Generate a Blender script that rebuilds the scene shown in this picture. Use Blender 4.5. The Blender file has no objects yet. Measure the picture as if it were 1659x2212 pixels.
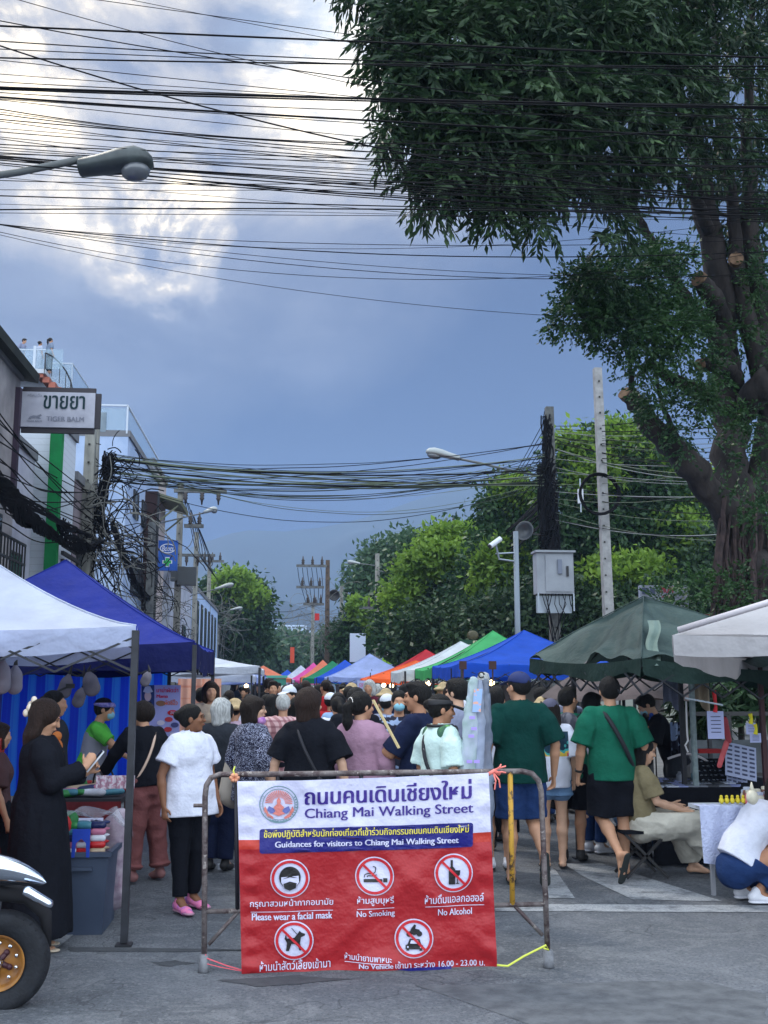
import bpy, math, random
import numpy as np
from mathutils import Vector, Matrix
from math import radians as R, sin, cos, tan, atan, pi
random.seed(7); rng = np.random.default_rng(7)
SC = bpy.context.scene; COL = SC.collection
# ---------------------------------------------------------------- camera (photo measured on a 1659 x 2212 grid)
F = 2300.; CX, CY = 829.5, 1106.; HY = 1485.; VX = 620.; CH = 1.6
PT = atan((HY - CY) / F); YW = atan((CX - VX) / F * cos(PT))
cf = Vector((sin(YW)*cos(PT), cos(YW)*cos(PT), sin(PT)))
cr = Vector((cos(YW), -sin(YW), 0)); cu = cr.cross(cf)
CAM = Vector((0, 0, CH))
cam = bpy.data.cameras.new('camera'); co = bpy.data.objects.new('camera', cam); COL.objects.link(co)
co.matrix_world = Matrix(((cr.x, cu.x, -cf.x, 0), (cr.y, cu.y, -cf.y, 0), (cr.z, cu.z, -cf.z, CH), (0, 0, 0, 1)))
cam.sensor_fit = 'VERTICAL'; cam.sensor_height = 36; cam.lens = 36*F/2212; cam.clip_start = .05; cam.clip_end = 9000
SC.camera = co
def ray(px, py): return cf + cr*((px-CX)/F) - cu*((py-CY)/F)
def G(px, py, z=0.):
    d = ray(px, py); t = (z-CH)/d.z; return CAM + d*t
def A(px, py, Y):
    d = ray(px, py); return CAM + d*(Y/d.y)
def D(py): return 2300*CH/(py-HY)
# ---------------------------------------------------------------- light and sky
SC.view_settings.view_transform = 'Standard'; SC.view_settings.look = 'None'
SC.view_settings.exposure = 0.45; SC.view_settings.gamma = 1
try:
    SC.cycles.max_bounces = 6; SC.cycles.transparent_max_bounces = 12; SC.cycles.diffuse_bounces = 3
    SC.cycles.glossy_bounces = 2; SC.cycles.transmission_bounces = 4; SC.cycles.volume_bounces = 1
    SC.cycles.caustics_reflective = False; SC.cycles.caustics_refractive = False
except Exception: pass
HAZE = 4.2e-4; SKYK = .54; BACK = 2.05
SUN_EL, SUN_AZ = R(52), R(-38)      # azimuth measured from the street axis, towards the left
sl = bpy.data.lights.new('sun', 'SUN'); sl.energy = 1.5; sl.angle = R(10); sl.color = (1, .93, .82)
so = bpy.data.objects.new('sun', sl); COL.objects.link(so)
sd = Vector((sin(SUN_AZ)*cos(SUN_EL), cos(SUN_AZ)*cos(SUN_EL), sin(SUN_EL)))
so.rotation_euler = sd.to_track_quat('Z', 'Y').to_euler(); so.location = sd*50

class NT:
    """small node-tree writer"""
    def __init__(s, nt): s.t = nt
    def n(s, typ, ins=None, **kw):
        o = s.t.nodes.new('ShaderNode'+typ)
        for k, v in kw.items(): setattr(o, k, v)
        for k, v in (ins or {}).items():
            if isinstance(v, bpy.types.NodeSocket): s.t.links.new(v, o.inputs[k])
            else: o.inputs[k].default_value = v
        return o
    def m(s, op, a, b=None, c=None, clamp=False):
        ins = {0: a}
        if b is not None: ins[1] = b
        if c is not None: ins[2] = c
        o = s.n('Math', ins, operation=op); o.use_clamp = clamp; return o.outputs[0]
    def mix(s, f, a, b, bt='MIX'):
        o = s.n('Mix', None, data_type='RGBA', blend_type=bt)
        for i, v in ((0, f), (6, a), (7, b)):
            if isinstance(v, bpy.types.NodeSocket): s.t.links.new(v, o.inputs[i])
            else: o.inputs[i].default_value = v if i == 0 else (tuple(v)+(1,))[:4]
        return o.outputs[2]
    def ramp(s, f, stops, interp='LINEAR'):
        o = s.n('ValToRGB', {0: f}); r = o.color_ramp; r.interpolation = interp
        while len(r.elements) < len(stops): r.elements.new(.5)
        for e, (p, c) in zip(r.elements, stops):
            e.position = p; e.color = (c, c, c, 1) if isinstance(c, (int, float)) else (tuple(c)+(1,))[:4]
        return o.outputs[0]
    def vm(s, op, a, b=None):
        ins = {0: a}
        if b is not None: ins[1] = b
        return s.n('VectorMath', ins, operation=op)
    def noise(s, vec, scale, detail=3, rough=.55, dist=0.):
        return s.n('TexNoise', {'Vector': vec, 'Scale': scale, 'Detail': detail, 'Roughness': rough, 'Distortion': dist}).outputs[0]

def srgb(r, g, b):
    f = lambda c: (c/255/12.92 if c/255 <= .04045 else ((c/255+.055)/1.055)**2.4)
    return (f(r), f(g), f(b))

VEIL = (.74, .77, .88); GREYC = (.42, .48, .66)
W = bpy.data.worlds.new('World'); SC.world = W; W.use_nodes = True
def build_world():
    nt = W.node_tree; nt.nodes.clear(); q = NT(nt)
    out = q.n('OutputWorld'); bg = q.n('Background')
    sky = q.n('TexSky', sky_type='NISHITA'); sky.sun_disc = False; sky.sun_elevation = SUN_EL; sky.sun_rotation = SUN_AZ
    sky.air_density = 1.2; sky.dust_density = 1.5
    d = q.n('TexCoord').outputs['Generated']
    sep = q.n('SeparateXYZ', {0: d}); z = sep.outputs[2]
    # stretched cloud coordinates: flat cloud deck
    den = q.m('ADD', q.m('MAXIMUM', z, 0.), .28)
    cp = q.n('CombineXYZ', {0: q.m('DIVIDE', sep.outputs[0], den), 1: q.m('DIVIDE', sep.outputs[1], den), 2: 0.}).outputs[0]
    n1 = q.noise(cp, 2.3, 7, .62, .5); n2 = q.noise(q.vm('ADD', cp, (3.1, 7.7, 1.)).outputs[0], 1.1, 3, .5, .2)
    n3 = q.noise(q.vm('ADD', cp, (9.1, 2.7, 4.)).outputs[0], 6.5, 5, .6, .3)
    # storm-blue deck by elevation
    base = q.ramp(z, [(0.0, srgb(112, 160, 218)), (.10, srgb(98, 142, 206)), (.22, srgb(108, 142, 196)), (.34, srgb(128, 154, 200)), (.46, srgb(156, 176, 212)), (.60, srgb(172, 192, 222)), (1., srgb(205, 216, 232))])
    base = q.mix(q.m('MULTIPLY', q.m('SUBTRACT', n2, .35, clamp=True), 1.1, clamp=True), base, srgb(146, 170, 212))
    base = q.mix(1., base, (.42, .47, .57), 'MULTIPLY')
    # bright sun-lit gaps, placed on the sky by direction
    wd = q.vm('ADD', d, q.vm('SCALE', q.vm('SUBTRACT', q.n('TexNoise', {'Vector': d, 'Scale': 7., 'Detail': 5., 'Roughness': .6}).outputs[1], (.5, .5, .5)).outputs[0]).outputs[0]).outputs[0]
    wd.node.inputs[1].links[0].from_node.inputs['Scale'].default_value = .16
    def blob(px, py, rad, src=None):
        v = ray(px, py).normalized()
        dt = q.n('VectorMath', {0: q.vm('NORMALIZE', src or wd).outputs[0], 1: v}, operation='DOT_PRODUCT').outputs['Value']
        return q.m('SUBTRACT', 1., q.m('DIVIDE', q.m('ARCCOSINE', q.m('MINIMUM', dt, .99999)), rad), clamp=True)
    def mask(lst, pw=1.):
        m = None
        for px, py, rad, g in lst:
            b = q.m('MULTIPLY', q.m('POWER', blob(px, py, rad), pw), g); m = b if m is None else q.m('MAXIMUM', m, b)
        return m
    veil = q.m('MINIMUM', mask(((400, 60, .36, 1.5), (150, 330, .22, 1.1), (820, 200, .2, 1.2), (360, 500, .15, 1.2), (100, 600, .2, .8), (560, 480, .1, .7))), 1.)
    hot = mask(((820, 40, .13, 1.5), (600, 90, .12, .9), (640, 230, .09, .7), (60, 110, .11, .95), (200, 60, .08, .5), (340, 440, .1, 1.5), (420, 410, .06, 1.1), (430, 500, .04, .8), (260, 380, .08, .7), (60, 250, .1, .8), (120, 380, .09, .6), (480, 540, .035, 1.), (770, 280, .07, .8), (250, 230, .1, .45), (600, -700, .5, 1.)))
    tex = q.m('ADD', .55, q.m('ADD', q.m('MULTIPLY', q.m('SUBTRACT', n1, .5), 4.), q.m('MULTIPLY', q.m('SUBTRACT', n3, .5), 2.)))
    c = q.mix(q.m('MULTIPLY', veil, q.m('ADD', .75, q.m('MULTIPLY', q.m('SUBTRACT', n1, .5), 1.6), clamp=True)), base, VEIL)
    c = q.mix(q.m('MULTIPLY', q.m('MULTIPLY', veil, .6), q.m('MULTIPLY', q.m('SUBTRACT', .48, n3), 6., clamp=True), clamp=True), c, GREYC)
    hh = q.m('MULTIPLY', hot, tex, clamp=True)
    c = q.mix(q.ramp(hh, [(0., 0.), (.22, .35), (.6, 1.)], 'EASE'), c, q.ramp(hh, [(0., (.92, .92, .98)), (.3, (2.0, 1.72, 1.3)), (.7, (3.8, 3.05, 2.0))]))
    # pale-blue clear sky at the top right
    c = q.mix(q.m('MULTIPLY', q.m('POWER', blob(980, -60, .2), 1.2), 1.3, clamp=True), c, (1.15, 1.5, 1.85))
    # grey lower clouds drifting at left
    g = q.m('MULTIPLY', blob(90, 700, .16), q.m('MULTIPLY', q.m('SUBTRACT', n1, .40, clamp=True), 3.), clamp=True)
    c = q.mix(q.m('MULTIPLY', g, .55), c, srgb(158, 176, 206))
    c = q.mix(1., c, (SKYK*.93, SKYK*.97, SKYK*1.04), 'MULTIPLY')
    # storm ahead; unseen sky overhead and behind camera brightened as fill for front faces
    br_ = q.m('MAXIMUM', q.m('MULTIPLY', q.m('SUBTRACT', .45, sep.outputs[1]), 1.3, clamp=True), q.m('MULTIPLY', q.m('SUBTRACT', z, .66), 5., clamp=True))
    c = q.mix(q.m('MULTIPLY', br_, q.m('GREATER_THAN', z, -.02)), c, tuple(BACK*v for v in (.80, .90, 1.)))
    # the physical sky gives the rest of its colour
    c = q.mix(.04, c, q.mix(1., sky.outputs[0], (.1, .1, .1), 'MULTIPLY'))
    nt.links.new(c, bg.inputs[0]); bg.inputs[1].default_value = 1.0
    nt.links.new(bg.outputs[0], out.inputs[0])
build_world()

# ---------------------------------------------------------------- materials
MATS = {}
def mat(name, col, rough=.8, col2=None, scale=4., detail=4, bump=0., bscale=None, metal=0., trans=0., alpha=1., emit=0., spec=.4, coord='Object', mixr=(.35, .65), stretch=None, coat=0., extra=None):
    if name in MATS: return MATS[name]
    m = bpy.data.materials.new(name); m.use_nodes = True; nt = m.node_tree; q = NT(nt)
    bs = nt.nodes['Principled BSDF']; outn = nt.nodes['Material Output']
    bs.inputs['Roughness'].default_value = rough; bs.inputs['Metallic'].default_value = metal
    bs.inputs['Specular IOR Level'].default_value = spec
    bs.inputs['Base Color'].default_value = (*col, 1); bs.inputs['Coat Weight'].default_value = coat
    vec = q.n('TexCoord').outputs[coord]
    if stretch: vec = q.n('Mapping', {'Vector': vec, 'Scale': stretch}).outputs[0]
    csock = None
    if col2 is not None:
        nz = q.noise(vec, scale, detail)
        csock = q.mix(q.ramp(nz, [(mixr[0], 0.), (mixr[1], 1.)]), col, col2)
    if extra: csock = extra(q, vec, csock if csock is not None else col)
    if csock is not None and isinstance(csock, bpy.types.NodeSocket): nt.links.new(csock, bs.inputs['Base Color'])
    if bump:
        b = q.n('Bump', {'Height': q.noise(vec, bscale or scale*4, 4), 'Strength': min(1, bump), 'Distance': .02*max(1, bump)})
        nt.links.new(b.outputs[0], bs.inputs['Normal'])
    if alpha < 1: bs.inputs['Alpha'].default_value = alpha
    if emit:
        bs.inputs['Emission Color'].default_value = (*col, 1); bs.inputs['Emission Strength'].default_value = emit
    if trans:
        tr = q.n('BsdfTranslucent'); mx = q.n('MixShader', {0: trans})
        if isinstance(csock, bpy.types.NodeSocket): nt.links.new(csock, tr.inputs[0])
        else: tr.inputs[0].default_value = (*col, 1)
        nt.links.new(bs.outputs[0], mx.inputs[1]); nt.links.new(tr.outputs[0], mx.inputs[2]); nt.links.new(mx.outputs[0], outn.inputs[0])
    MATS[name] = m; return m

def cloth(name, c, c2=None, **kw):  # woven stuff with soft creases
    d = tuple(x*.82 for x in c) if c2 is None else c2
    return mat(name, c, .92, d, 5., 3, bump=1.3, bscale=8., spec=.12, **kw)

# ---------------------------------------------------------------- objects
def tag(o, label=None, cat=None, group=None, kind=None):
    if label: o['label'] = label
    if cat: o['category'] = cat
    if group: o['group'] = group
    if kind: o['kind'] = kind
    return o
def thing(name, label, cat, loc=(0, 0, 0), rz=0., group=None):
    o = bpy.data.objects.new(name, None); COL.objects.link(o); o.empty_display_size = .2
    o.location = loc; o.rotation_euler = (0, 0, rz); tag(o, label, cat, group); return o
def wmat(o):
    m = Matrix.Translation(o.location) @ o.rotation_euler.to_matrix().to_4x4() @ Matrix.Diagonal((*o.scale, 1))
    return wmat(o.parent) @ m if o.parent else m
def setpoly(me, fl):
    pass
def link_mesh(name, V, Fc, material, parent=None, world=True, smooth=False, org=None, midx=None):
    """V: Nx3, Fc: list of faces or array MxK.  world=True: V in world space"""
    V = np.asarray(V, dtype=np.float64).reshape(-1, 3)
    me = bpy.data.meshes.new(name)
    o = bpy.data.objects.new(name, me); COL.objects.link(o)
    if parent is not None:
        o.parent = parent
        if world:
            M = np.array(wmat(parent).inverted()); V = V @ M[:3, :3].T + M[:3, 3]
    elif org is not None:
        o.location = org
        V = V - np.array(org)
    if isinstance(Fc, np.ndarray) and Fc.ndim == 2:
        k = Fc.shape[1]; me.vertices.add(len(V)); me.vertices.foreach_set('co', V.ravel())
        me.loops.add(Fc.size); me.loops.foreach_set('vertex_index', Fc.astype(np.int32).ravel())
        me.polygons.add(len(Fc)); me.polygons.foreach_set('loop_start', np.arange(0, Fc.size, k, dtype=np.int32))
        me.update(calc_edges=True)
    else:
        me.from_pydata(V.tolist(), [], [list(f) for f in Fc])
    ms = material if isinstance(material, (list, tuple)) else [material]
    for mm in ms: me.materials.append(mm)
    if midx is not None: me.polygons.foreach_set('material_index', np.asarray(midx, dtype=np.int32))
    if smooth: me.polygons.foreach_set('use_smooth', np.ones(len(me.polygons), dtype=bool))
    return o

def frame_of(d):
    d = Vector(d).normalized(); a = Vector((0, 0, 1)) if abs(d.z) < .9 else Vector((1, 0, 0))
    x = d.cross(a).normalized(); return x, x.cross(d).normalized(), d

class MB:
    def __init__(s): s.v = []; s.f = []; s.mi = []; s.cur = 0
    def _add(s, vs, fs):
        b = len(s.v); s.v += [tuple(v) for v in vs]; s.f += [tuple(b+i for i in f) for f in fs]; s.mi += [s.cur]*len(fs); return s
    def box(s, c, size, rz=0., M=None):
        hx, hy, hz = (x/2 for x in size); c = Vector(c); vs = []
        Rm = M if M is not None else Matrix.Rotation(rz, 3, 'Z')
        for z in (-hz, hz):
            for x, y in ((-hx, -hy), (hx, -hy), (hx, hy), (-hx, hy)): vs.append(c + Rm @ Vector((x, y, z)))
        return s._add(vs, [(3, 2, 1, 0), (4, 5, 6, 7), (0, 1, 5, 4), (1, 2, 6, 5), (2, 3, 7, 6), (3, 0, 4, 7)])
    def bar(s, a, b, w, h=None):
        a, b = Vector(a), Vector(b); x, y, d = frame_of(b-a); h = h or w; vs = []
        for p in (a, b):
            for i, j in ((-1, -1), (1, -1), (1, 1), (-1, 1)): vs.append(p + x*(i*w/2) + y*(j*h/2))
        return s._add(vs, [(0, 1, 2, 3), (7, 6, 5, 4), (0, 4, 5, 1), (1, 5, 6, 2), (2, 6, 7, 3), (3, 7, 4, 0)])
    def tube(s, pts, r, n=8, cap=True):
        pts = [Vector(p) for p in pts]; m = len(pts); rs = r if isinstance(r, (list, tuple)) else [r]*m
        vs = []; px = None
        for i, p in enumerate(pts):
            d = (pts[min(i+1, m-1)] - pts[max(i-1, 0)]).normalized()
            if px is None: x, y, _ = frame_of(d)
            else:
                x = (px - d*px.dot(d)).normalized(); y = x.cross(d)
            px = x
            for k in range(n):
                a = 2*pi*k/n; vs.append(p + (x*cos(a) + y*sin(a))*rs[i])
        fs = [(i*n+k, i*n+(k+1) % n, (i+1)*n+(k+1) % n, (i+1)*n+k) for i in range(m-1) for k in range(n)]
        if cap: fs += [tuple(range(n-1, -1, -1)), tuple((m-1)*n+k for k in range(n))]
        return s._add(vs, fs)
    def lathe(s, prof, c=(0, 0, 0), n=16, ax=(0, 0, 1), caps=True):
        x, y, d = frame_of(ax); c = Vector(c); vs = []
        for r, z in prof:
            for k in range(n):
                a = 2*pi*k/n; vs.append(c + d*z + (x*cos(a)+y*sin(a))*r)
        m = len(prof); fs = [(i*n+k, i*n+(k+1) % n, (i+1)*n+(k+1) % n, (i+1)*n+k) for i in range(m-1) for k in range(n)]
        if caps: fs += [tuple(range(n-1, -1, -1)), tuple((m-1)*n+k for k in range(n))]
        return s._add(vs, fs)
    def poly(s, pts, th=None, nrm=None):
        pts = [Vector(p) for p in pts]; n = len(pts)
        if th is None: return s._add(pts, [tuple(range(n))])
        nv = Vector(nrm) if nrm is not None else (pts[1]-pts[0]).cross(pts[2]-pts[0])
        nv = nv.normalized()*th
        return s._add(pts + [p+nv for p in pts], [tuple(range(n-1, -1, -1)), tuple(range(n, 2*n))] + [(i, (i+1) % n, n+(i+1) % n, n+i) for i in range(n)])
    def grid(s, fn, nu, nv):
        vs = [fn(i/nu, j/nv) for j in range(nv+1) for i in range(nu+1)]
        return s._add(vs, [(j*(nu+1)+i, j*(nu+1)+i+1, (j+1)*(nu+1)+i+1, (j+1)*(nu+1)+i) for j in range(nv) for i in range(nu)])
    def ell(s, c, r, n=12, m=8, M=None):
        c = Vector(c); r = (r, r, r) if isinstance(r, (int, float)) else r; vs = []
        for j in range(m+1):
            t = pi*j/m
            for k in range(n):
                a = 2*pi*k/n; v = Vector((r[0]*sin(t)*cos(a), r[1]*sin(t)*sin(a), r[2]*cos(t)))
                vs.append(c + (M @ v if M is not None else v))
        return s._add(vs, [(j*n+k, (j+1)*n+k, (j+1)*n+(k+1) % n, j*n+(k+1) % n) for j in range(m) for k in range(n)])
    def build(s, name, material, parent=None, world=True, smooth=False, org=None):
        return link_mesh(name, s.v, s.f, material, parent, world, smooth, org, s.mi if isinstance(material, (list, tuple)) else None)

def copy_tree(o, parent=None):
    c = o.copy(); COL.objects.link(c); c.parent = parent
    for ch in [x for x in o.children]: copy_tree(ch, c)
    return c
# ---- smooth value noise for numpy
_L = rng.random((32, 32, 32))
def vnoise(X, Y, Z):
    xi, yi, zi = np.floor(X).astype(int), np.floor(Y).astype(int), np.floor(Z).astype(int)
    fx, fy, fz = X-xi, Y-yi, Z-zi; fx = fx*fx*(3-2*fx); fy = fy*fy*(3-2*fy); fz = fz*fz*(3-2*fz)
    g = lambda a, b, c: _L[(xi+a) & 31, (yi+b) & 31, (zi+c) & 31]
    x0 = (g(0, 0, 0)*(1-fx)+g(1, 0, 0)*fx)*(1-fy)+(g(0, 1, 0)*(1-fx)+g(1, 1, 0)*fx)*fy
    x1 = (g(0, 0, 1)*(1-fx)+g(1, 0, 1)*fx)*(1-fy)+(g(0, 1, 1)*(1-fx)+g(1, 1, 1)*fx)*fy
    return (x0*(1-fz)+x1*fz)*2-1
# ---- writing: flat letters laid with a mapping function (u,v in 0..1 of the sign face)
def letters(body, name, material, parent, rect, fn, bold=0., spacing=1., align='C', shear=0.):
    """fits the text into rect=(u0,v0,u1,v1); fn(u,v) -> world point.  align 'C' keeps whole rect"""
    c = bpy.data.curves.new('writing', 'FONT'); c.body = body;  c.space_character = spacing; c.resolution_u = 4; c.shear = shear
    t = bpy.data.objects.new('writing', c); COL.objects.link(t)
    me = bpy.data.meshes.new_from_object(t.evaluated_get(bpy.context.evaluated_depsgraph_get()))
    n = len(me.vertices); V = np.zeros(n*3); me.vertices.foreach_get('co', V); V = V.reshape(-1, 3)
    fs = [tuple(p.vertices) for p in me.polygons]
    bpy.data.objects.remove(t); bpy.data.curves.remove(c); bpy.data.meshes.remove(me)
    if not n: return None
    lo, hi = V.min(0), V.max(0); u0, v0, u1, v1 = rect
    P = [fn(u0+(x-lo[0])/(hi[0]-lo[0])*(u1-u0), v0+(hi[1]-y)/(hi[1]-lo[1])*(v1-v0)) for x, y, _ in V]
    if bold > .004:          # heavier strokes: the letters doubled sideways, each copy a hair proud of the last
        P0, f0, P, fs, n = P, fs, [], [], len(P); du = (bold-.002)/(hi[0]-lo[0])*1.6
        for i, k in enumerate((-1, 0, 1)):
            P += [fn(u0+(x-lo[0])/(hi[0]-lo[0])*(u1-u0)+k*du*(u1-u0), v0+(hi[1]-y)/(hi[1]-lo[1])*(v1-v0)) + Vector((0, -.0005*i, 0)) for x, y, _ in V]; fs += [tuple(a+i*n for a in f) for f in f0]
    return link_mesh(name, P, fs, material, parent)
# ================================================================ PEOPLE: bodies and clothes grown from distance fields
class SDF:
    def __init__(s): s.p = []; s.c = []
    def cone(s, a, b, ra, rb, k=.02, ax=None, q=1., cap=False):
        s.p.append(('c', Vector(a), Vector(b), ra, rb, k, ax, q, cap)); return s
    def ell(s, c, r, k=.02, M=None):
        s.p.append(('e', Vector(c), r, k, M)); return s
    def cut(s, p0, n): s.c.append(('p', Vector(p0), Vector(n).normalized())); return s
    def sub(s, c, r, M=None, k=.01): s.c.append(('e', Vector(c), r, M, k)); return s
    def chain(s, pts, rs, k=.02, **kw):
        for i in range(len(pts)-1): s.cone(pts[i], pts[i+1], rs[i], rs[i+1], k, **kw)
        return s
    def mesh(s, h, wr=0., wf=(6, 6, 2.2), relax=1):
        lo = np.array([1e9]*3); hi = -lo
        for p in s.p:
            if p[0] == 'c':
                r = max(p[3], p[4]); pts = [np.array(p[1])-r, np.array(p[1])+r, np.array(p[2])-r, np.array(p[2])+r]
            else:
                r = max(p[2]); pts = [np.array(p[1])-r, np.array(p[1])+r]
            for t in pts: lo = np.minimum(lo, t); hi = np.maximum(hi, t)
        lo -= 3*h+.02; hi += 3*h+.02
        n = np.ceil((hi-lo)/h).astype(int)+1
        X = lo[0]+h*np.arange(n[0]); Y = lo[1]+h*np.arange(n[1]); Z = lo[2]+h*np.arange(n[2])
        Fd = np.full(n, .2, dtype=np.float32)
        def region(bl, bh):
            a = np.maximum(0, np.floor((bl-lo)/h).astype(int)); b = np.minimum(n, np.ceil((bh-lo)/h).astype(int)+1)
            return tuple(slice(i, j) for i, j in zip(a, b))
        for p in s.p:
            if p[0] == 'c':
                _, a, b, ra, rb, k, ax, q, cap = p; m = max(ra, rb)+k+2*h
                sl_ = region(np.minimum(a, b)-m, np.maximum(a, b)+m)
                x = X[sl_[0]][:, None, None]-a.x; y = Y[sl_[1]][None, :, None]-a.y; z = Z[sl_[2]][None, None, :]-a.z
                ba = b-a; L2 = max(ba.dot(ba), 1e-9)
                t = np.clip((x*ba.x+y*ba.y+z*ba.z)/L2, 0, 1)
                vx, vy, vz = x-t*ba.x, y-t*ba.y, z-t*ba.z
                if ax is not None:
                    w = (vx*ax[0]+vy*ax[1]+vz*ax[2])*(1/q-1); vx = vx+w*ax[0]; vy = vy+w*ax[1]; vz = vz+w*ax[2]
                d = np.sqrt(vx*vx+vy*vy+vz*vz)-(ra+(rb-ra)*t)
                if cap:
                    nb = ba.normalized(); d = np.maximum(d, (x-ba.x)*nb.x+(y-ba.y)*nb.y+(z-ba.z)*nb.z)
            else:
                _, c, r, k, M = p; m = max(r)+k+2*h
                sl_ = region(np.array(c)-m, np.array(c)+m)
                x = X[sl_[0]][:, None, None]-c.x; y = Y[sl_[1]][None, :, None]-c.y; z = Z[sl_[2]][None, None, :]-c.z
                if M is not None:
                    T = M.transposed(); x, y, z = (T[i][0]*x+T[i][1]*y+T[i][2]*z for i in range(3))
                d = (np.sqrt((x/r[0])**2+(y/r[1])**2+(z/r[2])**2)-1)*min(r)
            f = Fd[sl_]; hh = np.clip(.5+.5*(f-d)/k, 0, 1)
            Fd[sl_] = d*hh+f*(1-hh)-k*hh*(1-hh)
        if wr:
            gx, gy, gz = np.meshgrid(X*wf[0], Y*wf[1], Z*wf[2], indexing='ij')
            o = random.random()*20
            Fd += (wr*(.8*vnoise(gx+o, gy, gz+gx*.4)+1.1*(np.abs(vnoise(gx*1.6+gz*.9, gy*1.6+o, gz*1.5-gx*.5))-.35)+.25*vnoise(gx*3.1, gy*3.1+o, gz*2.6)-.75)).astype(np.float32)
        for c in s.c:
            if c[0] == 'p':
                _, p0, nn = c
                Fd = np.maximum(Fd, (X[:, None, None]-p0.x)*nn.x+(Y[None, :, None]-p0.y)*nn.y+(Z[None, None, :]-p0.z)*nn.z)
            else:
                _, cc, r, M, k = c
                x = X[:, None, None]-cc.x; y = Y[None, :, None]-cc.y; z = Z[None, None, :]-cc.z
                if M is not None:
                    T = M.transposed(); x, y, z = (T[i][0]*x+T[i][1]*y+T[i][2]*z for i in range(3))
                Fd = np.maximum(Fd, -(np.sqrt((x/r[0])**2+(y/r[1])**2+(z/r[2])**2)-1)*min(r))
        return surfnet(Fd, lo, h, relax)

def surfnet(Fd, lo, h, relax=1):
    ins = Fd < 0; n = Fd.shape
    s8 = np.zeros((n[0]-1, n[1]-1, n[2]-1), dtype=np.int8)
    for i in (0, 1):
        for j in (0, 1):
            for k in (0, 1): s8 += ins[i:n[0]-1+i, j:n[1]-1+j, k:n[2]-1+k]
    act = (s8 > 0) & (s8 < 8); idx = np.full(act.shape, -1, dtype=np.int64)
    I, J, K = np.nonzero(act); idx[I, J, K] = np.arange(len(I))
    P = np.zeros((len(I), 3)); C = np.zeros(len(I))
    cs = [(i, j, k) for i in (0, 1) for j in (0, 1) for k in (0, 1)]
    for a in cs:
        for ax in range(3):
            if a[ax]: continue
            b = list(a); b[ax] = 1
            fa = Fd[I+a[0], J+a[1], K+a[2]].astype(float); fb = Fd[I+b[0], J+b[1], K+b[2]].astype(float)
            cr_ = (fa < 0) != (fb < 0); t = np.where(cr_, fa/np.where(cr_, fa-fb, 1), 0)
            v = np.array(a, float)[None, :]+t[:, None]*(np.array(b)-np.array(a))[None, :]
            P += v*cr_[:, None]; C += cr_
    P = P/C[:, None]+np.stack([I, J, K], 1)
    Q = []
    for ax in range(3):
        u, w = (ax+1) % 3, (ax+2) % 3
        sa = [slice(None)]*3; sb = [slice(None)]*3; sa[ax] = slice(0, n[ax]-1); sb[ax] = slice(1, n[ax])
        A0, B0 = ins[tuple(sa)], ins[tuple(sb)]; ch = A0 != B0
        E = np.array(np.nonzero(ch))
        ok = (E[u] > 0) & (E[w] > 0) & (E[u] < n[u]-1) & (E[w] < n[w]-1); E = E[:, ok]
        fl = A0[tuple(E)]
        def gi(du, dw):
            e = E.copy(); e[u] += du; e[w] += dw; return idx[tuple(e)]
        q = np.stack([gi(-1, -1), gi(0, -1), gi(0, 0), gi(-1, 0)], 1)
        q[~fl] = q[~fl][:, ::-1]; Q.append(q)
    Q = np.concatenate(Q); Q = Q[(Q >= 0).all(1)]
    for _ in range(relax):
        Sm = np.zeros_like(P); Cn = np.zeros(len(P))
        for a, b in ((0, 1), (1, 2), (2, 3), (3, 0)):
            np.add.at(Sm, Q[:, a], P[Q[:, b]]); np.add.at(Cn, Q[:, a], 1); np.add.at(Sm, Q[:, b], P[Q[:, a]]); np.add.at(Cn, Q[:, b], 1)
        P = P*.5+.5*Sm/np.maximum(Cn, 1)[:, None]
    return P*h+lo, Q

SKINS = {'tan': srgb(176, 128, 100), 'dark': srgb(132, 90, 66), 'pale': srgb(208, 166, 140), 'mid': srgb(190, 144, 116)}
def skin(k): return mat('skin_'+k, SKINS[k], .55, tuple(x*.86 for x in SKINS[k]), 9., 3, spec=.35)
HAIRM = {'black': (.006, .0055, .006), 'brown': (.018, .010, .008), 'grey': (.36, .37, .37), 'dark brown': (.011, .007, .006)}
def hairm(k): return mat('hair_'+k.replace(' ', '_'), HAIRM[k], .55, tuple(x*1.9 for x in HAIRM[k]), 30., 3, stretch=(3, 3, .4), bump=1., bscale=60., spec=.22)

def V3(*a): return Vector(a)
def skeleton(H, sex='m', pose=None):
    p = pose or {}; k = H/1.7
    sh = .178 if sex == 'm' else .155; hp = .082
    J = dict(pel=V3(0, 0, .93), waist=V3(0, .0, 1.07), chest=V3(0, 0, 1.25), neck=V3(0, -.015, 1.43), head=V3(0, .014, 1.56))
    for s, n in ((1, 'R'), (-1, 'L')):
        J['sh'+n] = V3(s*sh, -.012, 1.365); J['el'+n] = V3(s*(sh+.07), -.04, 1.10); J['wr'+n] = V3(s*(sh+.075), .05, .87)
        J['hip'+n] = V3(s*hp, 0, .90); J['kn'+n] = V3(s*(hp+.005), .012, .49); J['an'+n] = V3(s*hp, -.025, .085)
    ln = p.get('lean'); 
    if ln:
        Mx = Matrix.Rotation(R(-ln[0]), 3, 'X') @ Matrix.Rotation(R(ln[1] if len(ln) > 1 else 0), 3, 'Y')
        c = J['pel'].copy()
        for n in ('waist', 'chest', 'neck', 'head', 'shR', 'shL', 'elR', 'elL', 'wrR', 'wrL'): J[n] = c+Mx @ (J[n]-c)
    hd = p.get('hdrop')
    if hd: J['head'] += V3(*hd)
    for n, v in p.items():
        if n in J: J[n] = V3(*v)
    for n in J: J[n] = J[n]*k
    J['k'] = k; J['sex'] = sex; return J
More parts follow.
